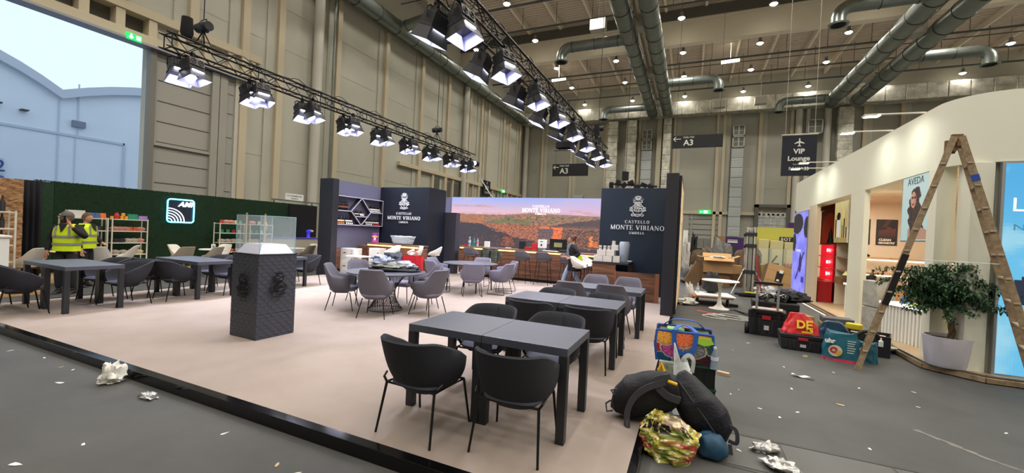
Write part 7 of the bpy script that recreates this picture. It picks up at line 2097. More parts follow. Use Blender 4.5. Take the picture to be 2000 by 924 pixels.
strap([(-0.1, -0.17, 0.34), (-0.09, -0.19, 0.2), (-0.04, -0.2, 0.12), (0.06, -0.2, 0.12), (0.1, -0.19, 0.2), (0.11, -0.17, 0.33)], 0.045, 0.006, m_sb, t, 'handle')
strap([(-0.1, -0.16, 0.33), (-0.06, -0.1, 0.37), (0.0, -0.02, 0.37), (0.06, -0.05, 0.36), (0.12, -0.14, 0.33)], 0.045, 0.006, m_sb, t, 'handle', up=(0, 0, 1))
strap([(-0.2, 0.15, 0.33), (-0.1, 0.12, 0.4), (0.1, 0.12, 0.4), (0.2, 0.15, 0.33)], 0.045, 0.006, m_sb, t, 'handle', up=(0, 0, 1))
b = MB(); b.add([(-0.24, -0.14, 0.31), (0.24, -0.14, 0.31), (0.24, 0.14, 0.3), (-0.24, 0.14, 0.3)], [(0, 1, 2, 3)]); b.build('packed_contents', mat('packed', '#3a4a3c', 0.6, noise_amt=0.6, nscale=14), t)
b = MB(); b.box(-0.17, 0.0, -0.12, 0.04, 0.31, 0.335); b.build('green_packet', mat('packet_green', '#7aa860', 0.5), t)
b = MB(); b.lathe([(0, 0), (0.055, 0.01), (0.06, 0.03), (0, 0.05)], (0.03, 0.05, 0.31), 14); b.build('round_tin', mat('tin_mauve', '#7a5a68', 0.4), t)
b = MB(); b.prism([(0, 0), (0.12, -0.03), (0.2, 0.0), (0.17, 0.05), (0.06, 0.05)], (0.08, -0.17, 0.24), (1, 0, 0), (0, 0.1, 1), (0, -0.012, 0)); b.build('lime_packet', mat('packet_lime', '#9ac83c', 0.5), t)
water_bottle('water bottle lying against the right side of the blue shopper', (0.275, 4.6, 0.452), 'b8c8d8', 'c8d0dc', 0.22, 0.035)

# white carrier bag
t = thing('carrier_bag', 'thin white plastic carrier bag hanging between the bags', 'bag', (0.0, 4.42, 0))
m_wb = mat('bag_white_thin', '#e0e5e4', 0.35, bump=0.5, bscale=14)
b = MB()
def wb_(u, v):
    a = 2 * pi * u; z = 0.01 + 0.53 * v
    w = (0.10 + 0.03 * (1 - v)) * (1 + 0.1 * nz(cos(a) * 2, v * 5, 1)); d = 0.07 * (1 - 0.4 * v)
    return (w * cos(a) * (1 - 0.35 * v * v) + 0.04 * (1 - v) - 0.04 * v * v, d * sin(a), z + 0.01 * sin(a * 3) + 0.16 * v ** 3 * max(0, -cos(a)))
b.grid(wb_, 36, 12, cu=True); b.add([wb_(i / 36, 0) for i in range(36)], [tuple(range(36))])
b.build('bag_body', m_wb, t, smooth=True)
strap([(-0.03, -0.03, 0.5), (-0.01, -0.05, 0.57), (0.04, -0.05, 0.61), (0.08, -0.05, 0.56), (0.07, -0.03, 0.44)], 0.035, 0.004, m_wb, t, 'handle')
b = MB(); b.cbox((-0.24, 0.0, 0.24), (0.16, 0.06, 0.48), M=Matrix.Rotation(0.0, 3, 'Y')); o = b.build('glass_jar_pack', mat('jar_pack', '#9aa08a', 0.3, noise_amt=0.5, nscale=20, bump=0.5, bscale=20)); o.location = (0.08, 4.5, 0); tag(o, 'clear packet of jars between the platform edge and the crates', 'packet')

# rucksacks
m_ruck = mat('ruck_black', '#0f0f13', 0.75, bump=0.3, bscale=60); m_ruckn = mat('ruck_navy', '#0c0d18', 0.6, bump=0.3, bscale=40); m_strapg = mat('strap_grey', '#3a3a40', 0.7); m_yel = mat('zip_yellow', '#d8a81c', 0.5)
def ruck_body(fnpts, m, parent, name='rucksack_body', seed=0, n=36, amp=0.05):
    """fnpts: list of (centre, half width vec, half height vec) sections along the bag"""
    b = MB(); S = fnpts; k = len(S); vs = []; fs = []; M_ = 24
    for i in range(M_ + 1):
        f = i / M_ * (k - 1); j = min(int(f), k - 2); g = f - j; g = g * g * (3 - 2 * g)
        C = Vector(S[j][0]).lerp(Vector(S[j + 1][0]), g); A = Vector(S[j][1]).lerp(Vector(S[j + 1][1]), g); B_ = Vector(S[j][2]).lerp(Vector(S[j + 1][2]), g)
        for q in range(n):
            a = 2 * pi * q / n; e = 0.75
            ca = abs(cos(a)) ** e * (1 if cos(a) > 0 else -1); sa = abs(sin(a)) ** e * (1 if sin(a) > 0 else -1)
            p = C + A * ca + B_ * sa
            p += (A * ca + B_ * sa) * amp * nz(p.x * 12 + seed, p.y * 12, p.z * 12, 3)
            vs.append(p)
    for i in range(M_):
        for q in range(n): fs.append((i * n + q, i * n + (q + 1) % n, (i + 1) * n + (q + 1) % n, (i + 1) * n + q))
    fs += [tuple(range(n - 1, -1, -1)), tuple(M_ * n + q for q in range(n))]
    b.add(vs, fs); return b.build(name, m, parent, smooth=True, angle=70)
t = thing('rucksack', 'black rucksack lying over the platform edge with grey straps', 'bag', (-0.3, 3.85, HP))
ruck_body([((-0.30, -0.02, 0.1), (0.0, 0.03, 0), (0, 0, 0.03)), ((-0.26, -0.01, 0.14), (0.0, 0.12, 0), (-0.02, 0, 0.10)), ((-0.14, 0, 0.19), (0.0, 0.16, 0), (-0.05, 0, 0.17)), ((0.03, 0, 0.25), (0, 0.16, 0), (-0.06, 0, 0.18)), ((0.17, 0, 0.31), (0, 0.14, 0), (-0.05, 0, 0.16)), ((0.27, 0, 0.34), (0, 0.08, 0), (-0.03, 0, 0.10))], m_ruck, t)
strap([(0.16, -0.17, 0.43), (0.02, -0.19, 0.36), (-0.08, -0.19, 0.26), (-0.13, -0.19, 0.14), (-0.13, -0.2, 0.02), (-0.12, -0.22, -0.02)], 0.05, 0.012, m_strapg, t, 'shoulder_strap')
strap([(-0.13, -0.2, 0.06), (-0.12, -0.24, -0.03), (-0.12, -0.25, -0.12)], 0.03, 0.004, m_strapg, t, 'strap_end')
strap([(0.2, -0.15, 0.47), (0.08, -0.165, 0.42), (0.17, -0.165, 0.32), (0.28, -0.12, 0.28)], 0.06, 0.012, m_strapg, t, 'shoulder_strap')
b = MB(); b.tube([(-0.29, -0.1, 0.16), (-0.33, -0.12, 0.13), (-0.32, -0.12, 0.06), (-0.27, -0.1, 0.07)], 0.008, 6); b.tube([(-0.26, -0.12, 0.22), (-0.29, -0.13, 0.26), (-0.24, -0.13, 0.28)], 0.008, 6); b.build('loop', m_strapg, t, smooth=True)
b = MB(); b.tube([(0.1, -0.1, 0.50), (0.12, -0.1, 0.56), (0.14, -0.1, 0.50)], 0.016, 8); b.build('yellow_tab', m_yel, t, smooth=True)
b = MB(); b.tube([(0.18, -0.165, 0.44), (0.25, -0.15, 0.42)], 0.014, 8); b.build('yellow_tab', m_yel, t, smooth=True)
t = thing('rucksack', 'dark navy rucksack slumped upright beside the patterned bag', 'bag', (0.08, 3.9, 0))
ruck_body([((-0.10, 0.05, 0.56), (0.03, 0, 0.02), (0, 0.03, 0)), ((-0.08, 0.04, 0.48), (0.10, 0, 0.05), (0, 0.09, 0)), ((0.0, 0.0, 0.36), (0.15, 0, 0.07), (0, 0.13, 0)), ((0.1, 0, 0.24), (0.17, 0, 0.08), (0, 0.14, 0)), ((0.18, 0, 0.12), (0.14, 0, 0.07), (0, 0.12, 0)), ((0.2, 0, 0.05), (0.08, 0, 0.02), (0, 0.08, 0))], m_ruckn, t, seed=4)
strap([(0.27, -0.08, 0.22), (0.33, -0.1, 0.2), (0.34, -0.1, 0.1), (0.28, -0.09, 0.1)], 0.03, 0.008, m_strapg, t, 'strap')
strap([(0.22, -0.11, 0.12), (0.27, -0.12, 0.02), (0.3, -0.12, 0.0), (0.29, -0.11, 0.08)], 0.03, 0.008, m_strapg, t, 'strap')
b = MB(); b.tube([(-0.13, -0.06, 0.52), (-0.02, -0.12, 0.4), (0.1, -0.14, 0.26), (0.2, -0.13, 0.12)], 0.006, 6); b.build('zip', m_strapg, t, smooth=True)
# patterned tote
t = thing('patterned_bag', 'crumpled shopping bag with yellow, green and pink floral print', 'bag', (-0.07, 3.52, 0), R(8))
def tote(u, v):
    n1 = nz(u * 6, v * 7, 2); n2 = nz(u * 16, v * 16, 6)
    c = mix((0.72, 0.66, 0.22), (0.42, 0.50, 0.16), sm(-0.2, 0.3, n1))
    c = mix(c, (0.80, 0.68, 0.62), sm(0.05, 0.35, nz(u * 4 + 7, v * 3, 1)) * (0.3 + 0.7 * (v > 0.55)))
    c = mix(c, (0.72, 0.20, 0.20), sm(0.05, 0.3, nz(u * 5 + 3, v * 5, 9)) * (1 if 0.08 < v < 0.5 else 0.2))
    c = mix(c, (0.92, 0.88, 0.70), sm(0.15, 0.4, n2)); c = mix(c, (0.30, 0.32, 0.14), sm(0.22, 0.42, -n2) * 0.6)
    if 0.62 < v < 0.82 and (0.56 < u < 0.62 or 0.635 < u < 0.69 or 0.70 < u < 0.75 or 0.80 < u < 0.83 or 0.855 < u < 0.885) and abs(sin((u + v * 0.3) * 60)) > 0.25: c = (0.06, 0.07, 0.06)
    return c
def tote_pt(u, v):
    a = 2 * pi * u; e = 0.7
    ca = abs(cos(a)) ** e * (1 if cos(a) > 0 else -1); sa = abs(sin(a)) ** e * (1 if sin(a) > 0 else -1)
    w = (0.20 * (0.75 + 0.35 * sin(min(1, v * 1.3) * pi * 0.6))) * (1 - 0.55 * max(0, v - 0.6) / 0.4)
    d = 0.14 * (1 - 0.5 * max(0, v - 0.5) / 0.5)
    n = 0.03 * nz(ca * 2, sa * 2, v * 4)
    return Vector((w * ca + n - 0.03 * v, d * sa + n, 0.33 * v * (1 + 0.12 * cos(a + 2.4) * v)))
o = painted('bag_body', tote, 200, 90, (0, 0, 0), (1, 0, 0), (0, 1, 0), vcol_mat('tote_print', 0.5), t)
for vtx in o.data.vertices:
    p = tote_pt(vtx.co.x, vtx.co.y); vtx.co = p
o.data.polygons.foreach_set('use_smooth', [True] * len(o.data.polygons))
b = MB(); b.add([tote_pt(i / 40, 0.96) * 0.97 for i in range(40)], [tuple(range(40))]); b.build('bag_contents', mat('bag_inside', '#4a463a', 0.8), t)
cloth_blob('small blue soft bag under the navy rucksack', (0.23, 3.68, 0), 0.12, 0.11, 0.13, mat('soft_blue', '#143c56', 0.6), 97, name='soft_bag', cat='bag', amp=0.12)

# litter
random.seed(77)
m_wl = mat('litter_white', '#d4d2ca', 0.6, bump=0.5, bscale=30); m_foilb = mat('litter_foil', '#b8b8b4', 0.25, 0.5, bump=0.8, bscale=20)
cloth_blob('crumpled white plastic bag at the foot of the platform edge', (-5.35, 2.2, 0), 0.10, 0.09, 0.13, m_wl, 101, name='crumpled_bag', cat='litter', amp=0.7)
cloth_blob('flattened clear wrapper right of the crumpled white bag', (-4.62, 2.18, 0), 0.1, 0.05, 0.03, m_foilb, 102, name='wrapper', cat='litter', amp=0.6)
cloth_blob('crumpled clear film near the bottom edge, upper piece', (0.64, 3.98, 0.004), 0.09, 0.06, 0.05, m_foilb, 103, name='plastic_film', cat='litter', amp=0.7, rz=0.3)
cloth_blob('crumpled clear film near the bottom edge, lower piece', (0.72, 3.72, 0.004), 0.12, 0.07, 0.05, m_foilb, 104, name='plastic_film', cat='litter', amp=0.7, rz=-0.5)
def block(name, label, x, y, d, m, rz):
    simple_box(name, label, 'offcut', (x, y, 0), d, m, rz, bevel=0.002)
m_off = mat('offcut', '#b09a78', 0.7)
block('wood_offcut', 'pale wooden block on the floor right of the crates', 0.47, 6.02, (0.14, 0.06, 0.04), m_off, -0.3)
block('wood_offcut', 'tiny pale block before the black tool case', 1.72, 7.7, (0.05, 0.04, 0.03), m_off, 0.2)
b = MB(); b.grid(lambda u, v: (0.24 * (u - 0.5), 0.05 * (v - 0.5) * (1 + 0.3 * sin(u * 5)), 0.01 + 0.012 * (1 + sin(u * 9 + v * 2))), 14, 4); o = b.build('paper_strip', m_wl, smooth=True, solid=0.002); o.location = (1.43, 6.48, 0); o.rotation_euler = (0, 0, -0.3); tag(o, 'curled strip of white paper on the dark floor in front of the teal bag', 'litter')
def scrap(x, y, s, label, m, i):
    b = MB(); n = 6; vs = []
    for k in range(n):
        a = 2 * pi * k / n; r = s * random.uniform(0.5, 1.1); vs.append((r * cos(a) * 1.6, r * sin(a) * 0.7, 0.002))
    b.add(vs + [(p[0], p[1], p[2] + 0.003) for p in vs], [tuple(range(n - 1, -1, -1)), tuple(range(n, 2 * n))] + [(k, (k + 1) % n, n + (k + 1) % n, n + k) for k in range(n)])
    o = b.build('paper_scrap', m); o.location = (x, y, 0); o.rotation_euler = (0, 0, random.uniform(0, 3)); tag(o, label, 'litter', 'small scraps scattered on the dark floor'); return o
named = [(-7.5, 2.12, .02), (-6.85, 2.2, .02), (-5.72, 1.95, .035), (-6.3, 2.15, .02), (-6.1, 2.18, .015), (-4.1, 1.2, .035), (-4.05, 1.52, .02), (-2.6, 2.0, .02), (-2.4, 1.98, .03), (-3.35, 2.1, .02), (-2.2, 1.45, .02), (-2.0, 1.4, .03), (-1.75, 1.35, .02), (-2.9, 1.6, .02), (-1.6, 1.7, .015), (-3.3, 1.25, .02), (0.75, 5.0, .025), (0.9, 4.85, .02), (1.1, 5.1, .02), (1.6, 5.6, .03), (1.2, 5.9, .02), (2.0, 6.4, .02), (2.4, 6.0, .02), (0.6, 5.5, .015), (0.5, 5.3, .015), (1.9, 7.0, .02), (2.6, 6.6, .02), (0.7, 7.5, .02), (1.0, 8.2, .02), (1.3, 6.9, .02), (0.35, 7.1, .02), (0.9, 3.4, .03), (0.45, 3.9, .02), (1.5, 4.5, .02), (2.9, 5.6, .02), (3.2, 5.2, .02)]
for i, (x, y, s) in enumerate(named):
    scrap(x, y, s, 'small pale scrap of paper or wood on the dark floor', [m_wl, m_off][i % 4 == 3], i)
# ================================================================ green-walled stand on the left
def grass_mat():
    m = mat('grass_wall', '#0d2614', 0.95, col2='#16391e', nscale=14, bump=1.0, bscale=90, thresh=(0.3, 0.7)); return m
m_grass = grass_mat(); m_grass2 = mat('grass_wall_light', '#24402a', 0.95, noise_amt=0.25, nscale=20, bump=1.0, bscale=90)
b = MB(); b.box(-16.4, -13.85, 1.0, 13.4, 0, 0.03); struct(b.build('floor_stand', mat('stand_floor_oak', '#b89a70', 0.5, noise_amt=0.08, nscale=4)))
t = thing('hedge_wall', 'long dark green artificial hedge wall of the left stand', 'wall', (-16.0, 4.88, 0))
random.seed(3)
b = MB(); b.box(-0.25, 0, 0.33, 8.9, 0, 2.52)
b.build('hedge_panel', m_grass, t)
b = MB(); b.box(-0.25, 0.01, 0, 0.32, 0, 2.5); b.build('hedge_panel', m_grass2, t)
b = MB()
for k in range(5200):
    y = random.uniform(0, 8.9)
    if random.random() < 0.4: x = random.uniform(-0.25, 0.0); z = 2.52; d = Vector((random.uniform(-1, 1), random.uniform(-1, 1), 1.4))
    else: x = 0.0; z = random.uniform(0.3, 2.52); d = Vector((1, random.uniform(-1, 1), random.uniform(-.6, 1)))
    d.normalize(); s_ = d.orthogonal().normalized() * 0.012; p = Vector((x, y, z)); L = random.uniform(0.02, 0.045)
    b.add([p - s_, p + s_, p + d * L], [(0, 1, 2)])
o = b.build('leaf_blades', m_grass, t); o['kind'] = 'stuff'
# neon sign
t = thing('neon_sign', 'cyan framed neon sign with a striped globe and white letters on the hedge wall', 'sign', (-15.96, 8.21, 1.93))
b = MB(); b.box(0, 0.02, -0.38, 0.38, -0.36, 0.36); b.build('backing', mat('neon_back', '#2a3040', 0.4), t, bevel=0.005)
m_cy = mat('neon_cyan', '#ffffff', 0.5, emit='#28d8ff', es=5.0); m_nw = mat('neon_white', '#ffffff', 0.5, emit='#e8fbff', es=2.6)
def rrect(w, h, r, n=6):
    out = []
    for (cx, cy, a0) in [(w - r, h - r, 0), (-w + r, h - r, 90), (-w + r, -h + r, 180), (w - r, -h + r, 270)]:
        for k in range(n + 1): a = radians(a0 + 90 * k / n); out.append((cx + r * cos(a), cy + r * sin(a)))
    return out
b = MB(); b.tube([(0.04, y, z) for y, z in rrect(0.395, 0.385, 0.09)], 0.022, 8, closed=True); b.build('cyan_tube', m_cy, t, smooth=True)
text_mesh('AMI', 0.23, m_nw, (0.03, 0.13, 0.225), (0, 1, 0), (0, 0, 1), (0.02, 0, 0), 'lettering', t, bold=0.006, shear=0.35, xscale=1.0, spacing=1.1)
for k in range(5):
    b = MB(); r = 0.20 + 0.13 * k; pts = []
    # arcs of a globe centred at lower left
    for i in range(13):
        a = radians(88 - 7.2 * i)
        y = -0.36 + (0.11 + 0.09 * k) * sin(radians(7.5 * i)); z = -0.36 + (0.10 + 0.085 * k) * cos(radians(7.5 * i))
        if z > -0.37: pts.append((0.035, y, z))
    b.tube(pts, 0.014, 6); b.build('globe_stripe', m_nw, t, smooth=True)
# rough brown wall, black curtain
b = MB(); b.grid(lambda u, v: (-14.8 + 0.03 * nz(u * 30, v * 30, 1), 1.0 + 3.3 * u, 2.44 * v), 90, 60); b.box(-15.1, -14.86, 1.0, 4.3, 0, 2.42)
tag(b.build('rough_wall', mat('rough_brown', '#8c6446', 0.9, col2='#b08a62', nscale=9, bump=1.0, bscale=25, stretch=(1, 1, 2.5))), 'rough brown chipped stone wall at the left edge', 'wall')
b = MB(); b.grid(lambda u, v: (-15.45 + 0.03 * sin(u * 30), 4.32 + 0.5 * u, 2.48 * v), 40, 4); tag(b.build('black_curtain', mat('curtain_black', '#0c0c14', 0.9), smooth=True, solid=0.01), 'black curtain between the brown wall and the hedge wall', 'curtain')
m_shelf = mat('shelf_white', '#cfccc0', 0.4)
def rack(label, x, y0, y1, zt, nsh, group='white wire shelving units'):
    t = thing('shelf_unit', label, 'shelf', (x, (y0 + y1) / 2, 0.03), 0, group)
    w = (y1 - y0) / 2
    for sx in (0, 0.34):
        for sy in (-w, w):
            b = MB(); b.box(sx - 0.014, sx + 0.014, sy - 0.014, sy + 0.014, 0, zt); b.build('post', m_shelf, t)
    for k in range(nsh):
        z = zt - 0.02 - k * 0.345
        b = MB(); b.box(0, 0.34, -w, w, z - 0.025, z); b.build('shelf_board', m_shelf, t)
    return t
zt = 1.57
for (a, c, l) in [(5.22, 6.1, 'white shelf unit half hidden behind the standing men'), (6.2, 7.04, 'white shelf unit left of the neon sign topped with coloured tins'), (9.16, 10.1, 'white shelf unit left of the display glass case'), (10.24, 11.15, 'white shelf unit seen through the display glass case')]:
    rack(l, -15.7, a, c, zt, 5)
levels = [0.03 + zt - 0.02 - k * 0.345 for k in range(5)]
pal = {'orange': '#d8642c', 'blue': '#3c5a8c', 'yellow': '#d8962c', 'green': '#2f8a68', 'purple': '#9a78c0', 'red': '#a8342c', 'pink': '#c88a7c', 'pale': '#b8b0a4', 'dark': '#2a2830', 'teal': '#2a6a70', 'cream': '#c8ba94'}
_src = {}
def goods(kind, c, s, x, y, z, label, group):
    key = (kind, c, s)
    m = mat('goods_' + c, pal[c], 0.5, noise_amt=0.25, nscale=25)
    if key not in _src:
        b = MB()
        if kind == 'packet': b.add([(-.03 * s, -.055 * s, 0), (.03 * s, -.055 * s, 0), (.03 * s, .055 * s, 0), (-.03 * s, .055 * s, 0), (-.008 * s, -.06 * s, .13 * s), (.008 * s, -.06 * s, .13 * s), (.008 * s, .06 * s, .13 * s), (-.008 * s, .06 * s, .13 * s)], [(0, 3, 2, 1), (4, 5, 6, 7), (0, 1, 5, 4), (1, 2, 6, 5), (2, 3, 7, 6), (3, 0, 4, 7)])
        elif kind == 'tin': b.lathe([(0, 0), (.045 * s, 0), (.045 * s, .08 * s), (.04 * s, .09 * s), (0, .09 * s)], n=14)
        elif kind == 'jar': b.lathe([(0, 0), (.05 * s, 0), (.06 * s, .06 * s), (.055 * s, .12 * s), (.03 * s, .15 * s), (.032 * s, .18 * s), (0, .18 * s)], n=14)
        elif kind == 'bowl': b.lathe([(0, 0), (.09 * s, 0), (.13 * s, .08 * s), (.11 * s, .1 * s), (.05 * s, .13 * s), (0, .14 * s)], n=18)
        elif kind == 'box': b.box(-.05 * s, .05 * s, -.07 * s, .07 * s, 0, .08 * s)
        elif kind == 'bottle': b.lathe([(0, 0), (.04 * s, 0), (.042 * s, .16 * s), (.016 * s, .23 * s), (.016 * s, .3 * s), (0, .3 * s)], n=12)
        o = b.build({'packet': 'snack_packet', 'tin': 'food_tin', 'jar': 'food_jar', 'bowl': 'snack_bowl', 'box': 'food_box', 'bottle': 'wine_bottle'}[kind], m, smooth=kind not in ('packet', 'box'), bevel=0.004 if kind in ('packet', 'box') else 0)
        _src[key] = o
    else:
        o = _src[key].copy(); COL.objects.link(o)
    o.location = (x, y, z); o.rotation_euler = (0, 0, random.uniform(-.15, .15)); tag(o, label, kind if kind != 'packet' else 'packet', group)
XS = -15.53
Lz = levels
for i, (c, y) in enumerate([('orange', 5.72), ('blue', 5.84), ('blue', 5.95), ('orange', 6.05)]): goods('packet', c, 1.15, XS, y, Lz[0], '%s packet on the top shelf just right of the second man' % c, 'packets on the top shelf beside the men')
simple_box('food_box', 'white carton on top of the shelf unit behind the two men', 'box', (XS, 5.47, Lz[0]), (0.2, 0.34, 0.2), m_carton_w)
goods('tin', 'yellow', 0.9, XS, 6.25, Lz[0], 'single small yellow tin left of the red jar', 'yellow tins on the shelf unit')
goods('jar', 'red', 1.1, XS, 6.36, Lz[0], 'dark red jar on the top shelf left of the yellow tins', None)
for (y, z) in [(6.48, 0), (6.58, 0), (6.51, 0.092)]: goods('tin', 'yellow', 1.02, XS, y, Lz[0] + z, 'yellow tin in the little pile on the top shelf', 'yellow tins on the shelf unit')
for q, (y, z) in enumerate([(6.68, 0), (6.77, 0), (6.86, 0), (6.68, 0.082), (6.77, 0.082)]): goods('box', 'green', 0.62 if 0 else 1.0, XS, y, Lz[0] + z, 'green box in the stack on the top shelf', 'green boxes on the top shelf')
goods('box', 'purple', 1.5, XS, 6.97, Lz[0], 'lilac box at the right end of the top shelf', None)
rows = [(0, 5.6, 6.05, 1, ['blue', 'dark', 'pale', 'dark']), (0, 5.6, 6.0, 2, ['pale', 'pink', 'pink']), (1, 6.26, 7.0, 1, ['pink', 'pink', 'pink', 'orange', 'orange', 'pink']), (1, 6.26, 7.0, 2, ['dark', 'dark', 'pale', 'pale', 'pink']), (1, 6.26, 7.0, 3, ['pale', 'pale', 'orange', 'cream']),
        (2, 9.22, 10.05, 0, ['red', 'pink', 'pink', 'cream', 'green']), (2, 9.22, 10.05, 1, ['green', 'green', 'red', 'pale']), (2, 9.22, 10.05, 2, ['pale', 'pale', 'pale', 'pale']), (2, 9.22, 10.05, 3, ['pink', 'orange', 'pink']),
        (3, 10.3, 11.1, 0, ['pink', 'pale', 'cream']), (3, 10.3, 11.1, 1, ['green', 'green', 'pale', 'dark']), (3, 10.3, 11.1, 2, ['cream', 'pale', 'dark', 'pale']), (3, 10.3, 11.1, 3, ['pale', 'pink'])]
un = ['unit behind the men', 'unit left of the neon sign', 'unit left of the glass case', 'unit seen through the glass case']; ln = ['top', 'second', 'third', 'fourth']
for (u_, y0, y1, lv, cs) in rows:
    for i, c in enumerate(cs):
        y = y0 + (y1 - y0) * (i + 0.5) / len(cs)
        goods('bowl' if lv >= 2 or c == 'pink' else 'packet', c, 0.95, XS, y, Lz[lv], '%s %s, %s shelf, %s, %s from left' % ({'pink': 'pinkish', 'pale': 'pale', 'dark': 'dark'}.get(c, c), 'bowl' if lv >= 2 or c == 'pink' else 'packet', ln[lv], un[u_], ['first', 'second', 'third', 'fourth', 'fifth', 'sixth'][i]), 'goods on the %s shelf, %s' % (ln[lv], un[u_]))
# far-left shelf with bottles and white counter
rack('white shelf unit with wine bottles at the left edge', -13.2, 2.75, 3.64, 1.66, 5)
for lv in (0, 1, 2):
    for i in range(5):
        goods('bottle', 'dark', 1.0 if lv else 1.1, -13.03, 2.86 + 0.16 * i, 0.03 + 1.64 - lv * 0.345, 'dark wine bottle, %s shelf at the left edge, %s from left' % (ln[lv], ['first', 'second', 'third', 'fourth', 'fifth'][i]), 'wine bottles on the %s shelf at the left edge' % ln[lv])
t = thing('white_counter', 'white counter at the very left edge before the bottle shelf', 'counter', (-12.5, 2.9, 0.0)); b = MB(); b.box(-0.25, 0.25, -0.6, 0.5, 0, 1.16); b.build('counter_body', m_white, t, bevel=0.006); b = MB(); b.box(-0.28, 0.28, -0.62, 0.53, 1.16, 1.2); b.build('counter_top', m_white, t, bevel=0.006)
b = MB(); b.box(-13.6, -12.2, 1.2, 3.9, 0, 0.06); tag(b.build('wood_platform', mat('plat_wood', '#b8925c', 0.5)), 'light wooden platform corner at the left edge behind the tables', 'platform')
# cafe chairs and tables
def rim_w(s): a = abs(s); return 0.85 - 0.01 * a - 0.25 * sm(0.30, 0.7, a) - 0.12 * sm(0.7, 1, a)
def cafe(m, label, woodm):
    t = thing('cafe_chair', label, 'chair')
    b_, _ = chair_shell(rim_w, 0.52, 0.5, zs=0.42, thick=0.02, lean=0.12, pw=0.6); b_.build('shell', m, t, smooth=True, angle=50)
    cushion(0.42, 0.42, 0.425, 0.45).build('seat', m, t, smooth=True)
    legs_thin(t, 0.425, 0.13, 0.13, 0.22, 0.22, 0.014, False, woodm)
    b_ = MB(); b_.tube([(-0.14, -0.14, 0.38), (0.14, 0.14, 0.38)], 0.01, 6); b_.tube([(0.14, -0.14, 0.38), (-0.14, 0.14, 0.38)], 0.01, 6); b_.build('cross_brace', woodm, t)
    return t
m_wl2 = mat('leg_oak', '#a87a48', 0.5); m_beige = mat('shell_beige', '#a89c8c', 0.5)
cw = cafe(m_fwhite, 'x', m_wl2); cbz = cafe(m_beige, 'x', m_wl2); uw = []; ub2 = []
gw = 'cafe chairs of the green-walled stand'
for (src, us_, x, y, r, l) in [(cw, uw, -13.9, 5.35, 60, 'white cafe chair right of the standing men'), (cw, uw, -13.6, 2.95 + 1.1, 120, 'white cafe chair left of the man on the phone'), (cw, uw, -14.2, 5.95, 150, 'pale cafe chair before the coloured goods shelf'), (cbz, ub2, -13.5, 7.02, 95, 'beige cafe chair before the hedge wall, left of the white table'), (cw, uw, -14.1, 7.35, -60, 'white cafe chair behind the left beige one, below the neon sign'), (cbz, ub2, -13.3, 7.68, 110, 'beige cafe chair in front of the white table'), (cw, uw, -14.3, 8.55, 200, 'white cafe chair right of the white table with menu card'), (cbz, ub2, -13.6, 11.3, 100, 'beige cafe chair right of the glass case'), (cw, uw, -14.2, 11.9, 180, 'white cafe chair far behind the glass case, by the dark pillar')]:
    place(src, us_, x, y, R(r), l, gw, 0.03)
def cafe_table(label, x, y):
    t = thing('cafe_table', label, 'table', (x, y, 0.03))
    b_ = MB(); b_.lathe([(0, 0.70), (0.36, 0.70), (0.37, 0.715), (0.36, 0.73), (0, 0.73)], n=32); b_.build('table_top', m_white, t, smooth=True, angle=30)
    b_ = MB(); b_.cyl((0, 0, 0), 0.03, 0.02, 0.7, 12); b_.cyl((0, 0, 0), 0.2, 0, 0.02, 20); b_.build('pedestal', m_white, t)
    return t
cafe_table('white round cafe table with a menu card, below right of the neon sign', -13.9, 8.1); cafe_table('white round cafe table right of the glass case', -13.8, 10.95)
cafe_table('white round cafe table behind the man on the phone', -14.0, 4.9)
t = thing('menu_card', 'white upright menu card on the cafe table', 'card', (-13.8, 8.05, 0.762)); b = MB(); b.box(-0.01, 0.01, -0.06, 0.06, 0, 0.16); b.build('card', m_white, t); b = MB(); b.box(0.01, 0.012, -0.04, 0.04, 0.04, 0.12); b.build('printed_square', mat('print_grey', '#8a8a8a', 0.6), t)
# violet-lit counter
t = thing('lit_counter', 'pale counter with violet lit top beyond the glass case', 'counter', (-15.2, 12.0, 0.0))
b = MB(); b.box(-0.3, 0.25, -1.2, 1.3, 0.03, 1.06); b.build('counter_body', mat('counter_pale', '#a8a298', 0.5), t, bevel=0.01)
b = MB(); b.box(-0.32, 0.27, -1.22, 1.32, 1.06, 1.10); b.build('counter_top', mat('top_light_tint', '#5a50a8', 0.3), t)  # purple light falling on the pale top is put into its colour
t = thing('counter_appliance', 'violet lit appliance with a cream spout on the pale counter', 'machine', (-15.2, 12.7, 1.102))
b = MB(); b.lathe([(0, 0), (0.09, 0), (0.07, 0.06), (0.06, 0.2), (0.09, 0.24), (0.09, 0.33), (0, 0.34)], n=16); b.build('appliance_body', mat('appliance_light_tint', '#4038c8', 0.4, emit='#3a30e0', es=0.6), t, smooth=True)  # violet lamplight on the body is put into its colour and glow
b = MB(); b.tube([(0, 0, 0.29), (0, 0.22, 0.28)], [0.06, 0.045], 12); b.build('spout', mat('spout_cream', '#c8c0a8', 0.5), t)
for y in (9.65, 10.35):
    b = MB(); b.box(-14.7, -14.66, y - 0.02, y + 0.02, 0.03, 2.0); tag(b.build('wooden_post', mat('post_cream', '#c8a878', 0.5)), 'thin upright wooden post seen through the glass case, %s' % ('left one' if y < 10 else 'right one'), 'post')
b = MB(); b.box(-15.98, -15.9, 12.3, 13.7, 0.03, 2.5); tag(b.build('curtain_panel', mat('panel_black', '#0d0d10', 0.9)), 'black panel ending the hedge wall beside the dark pillar', 'panel')
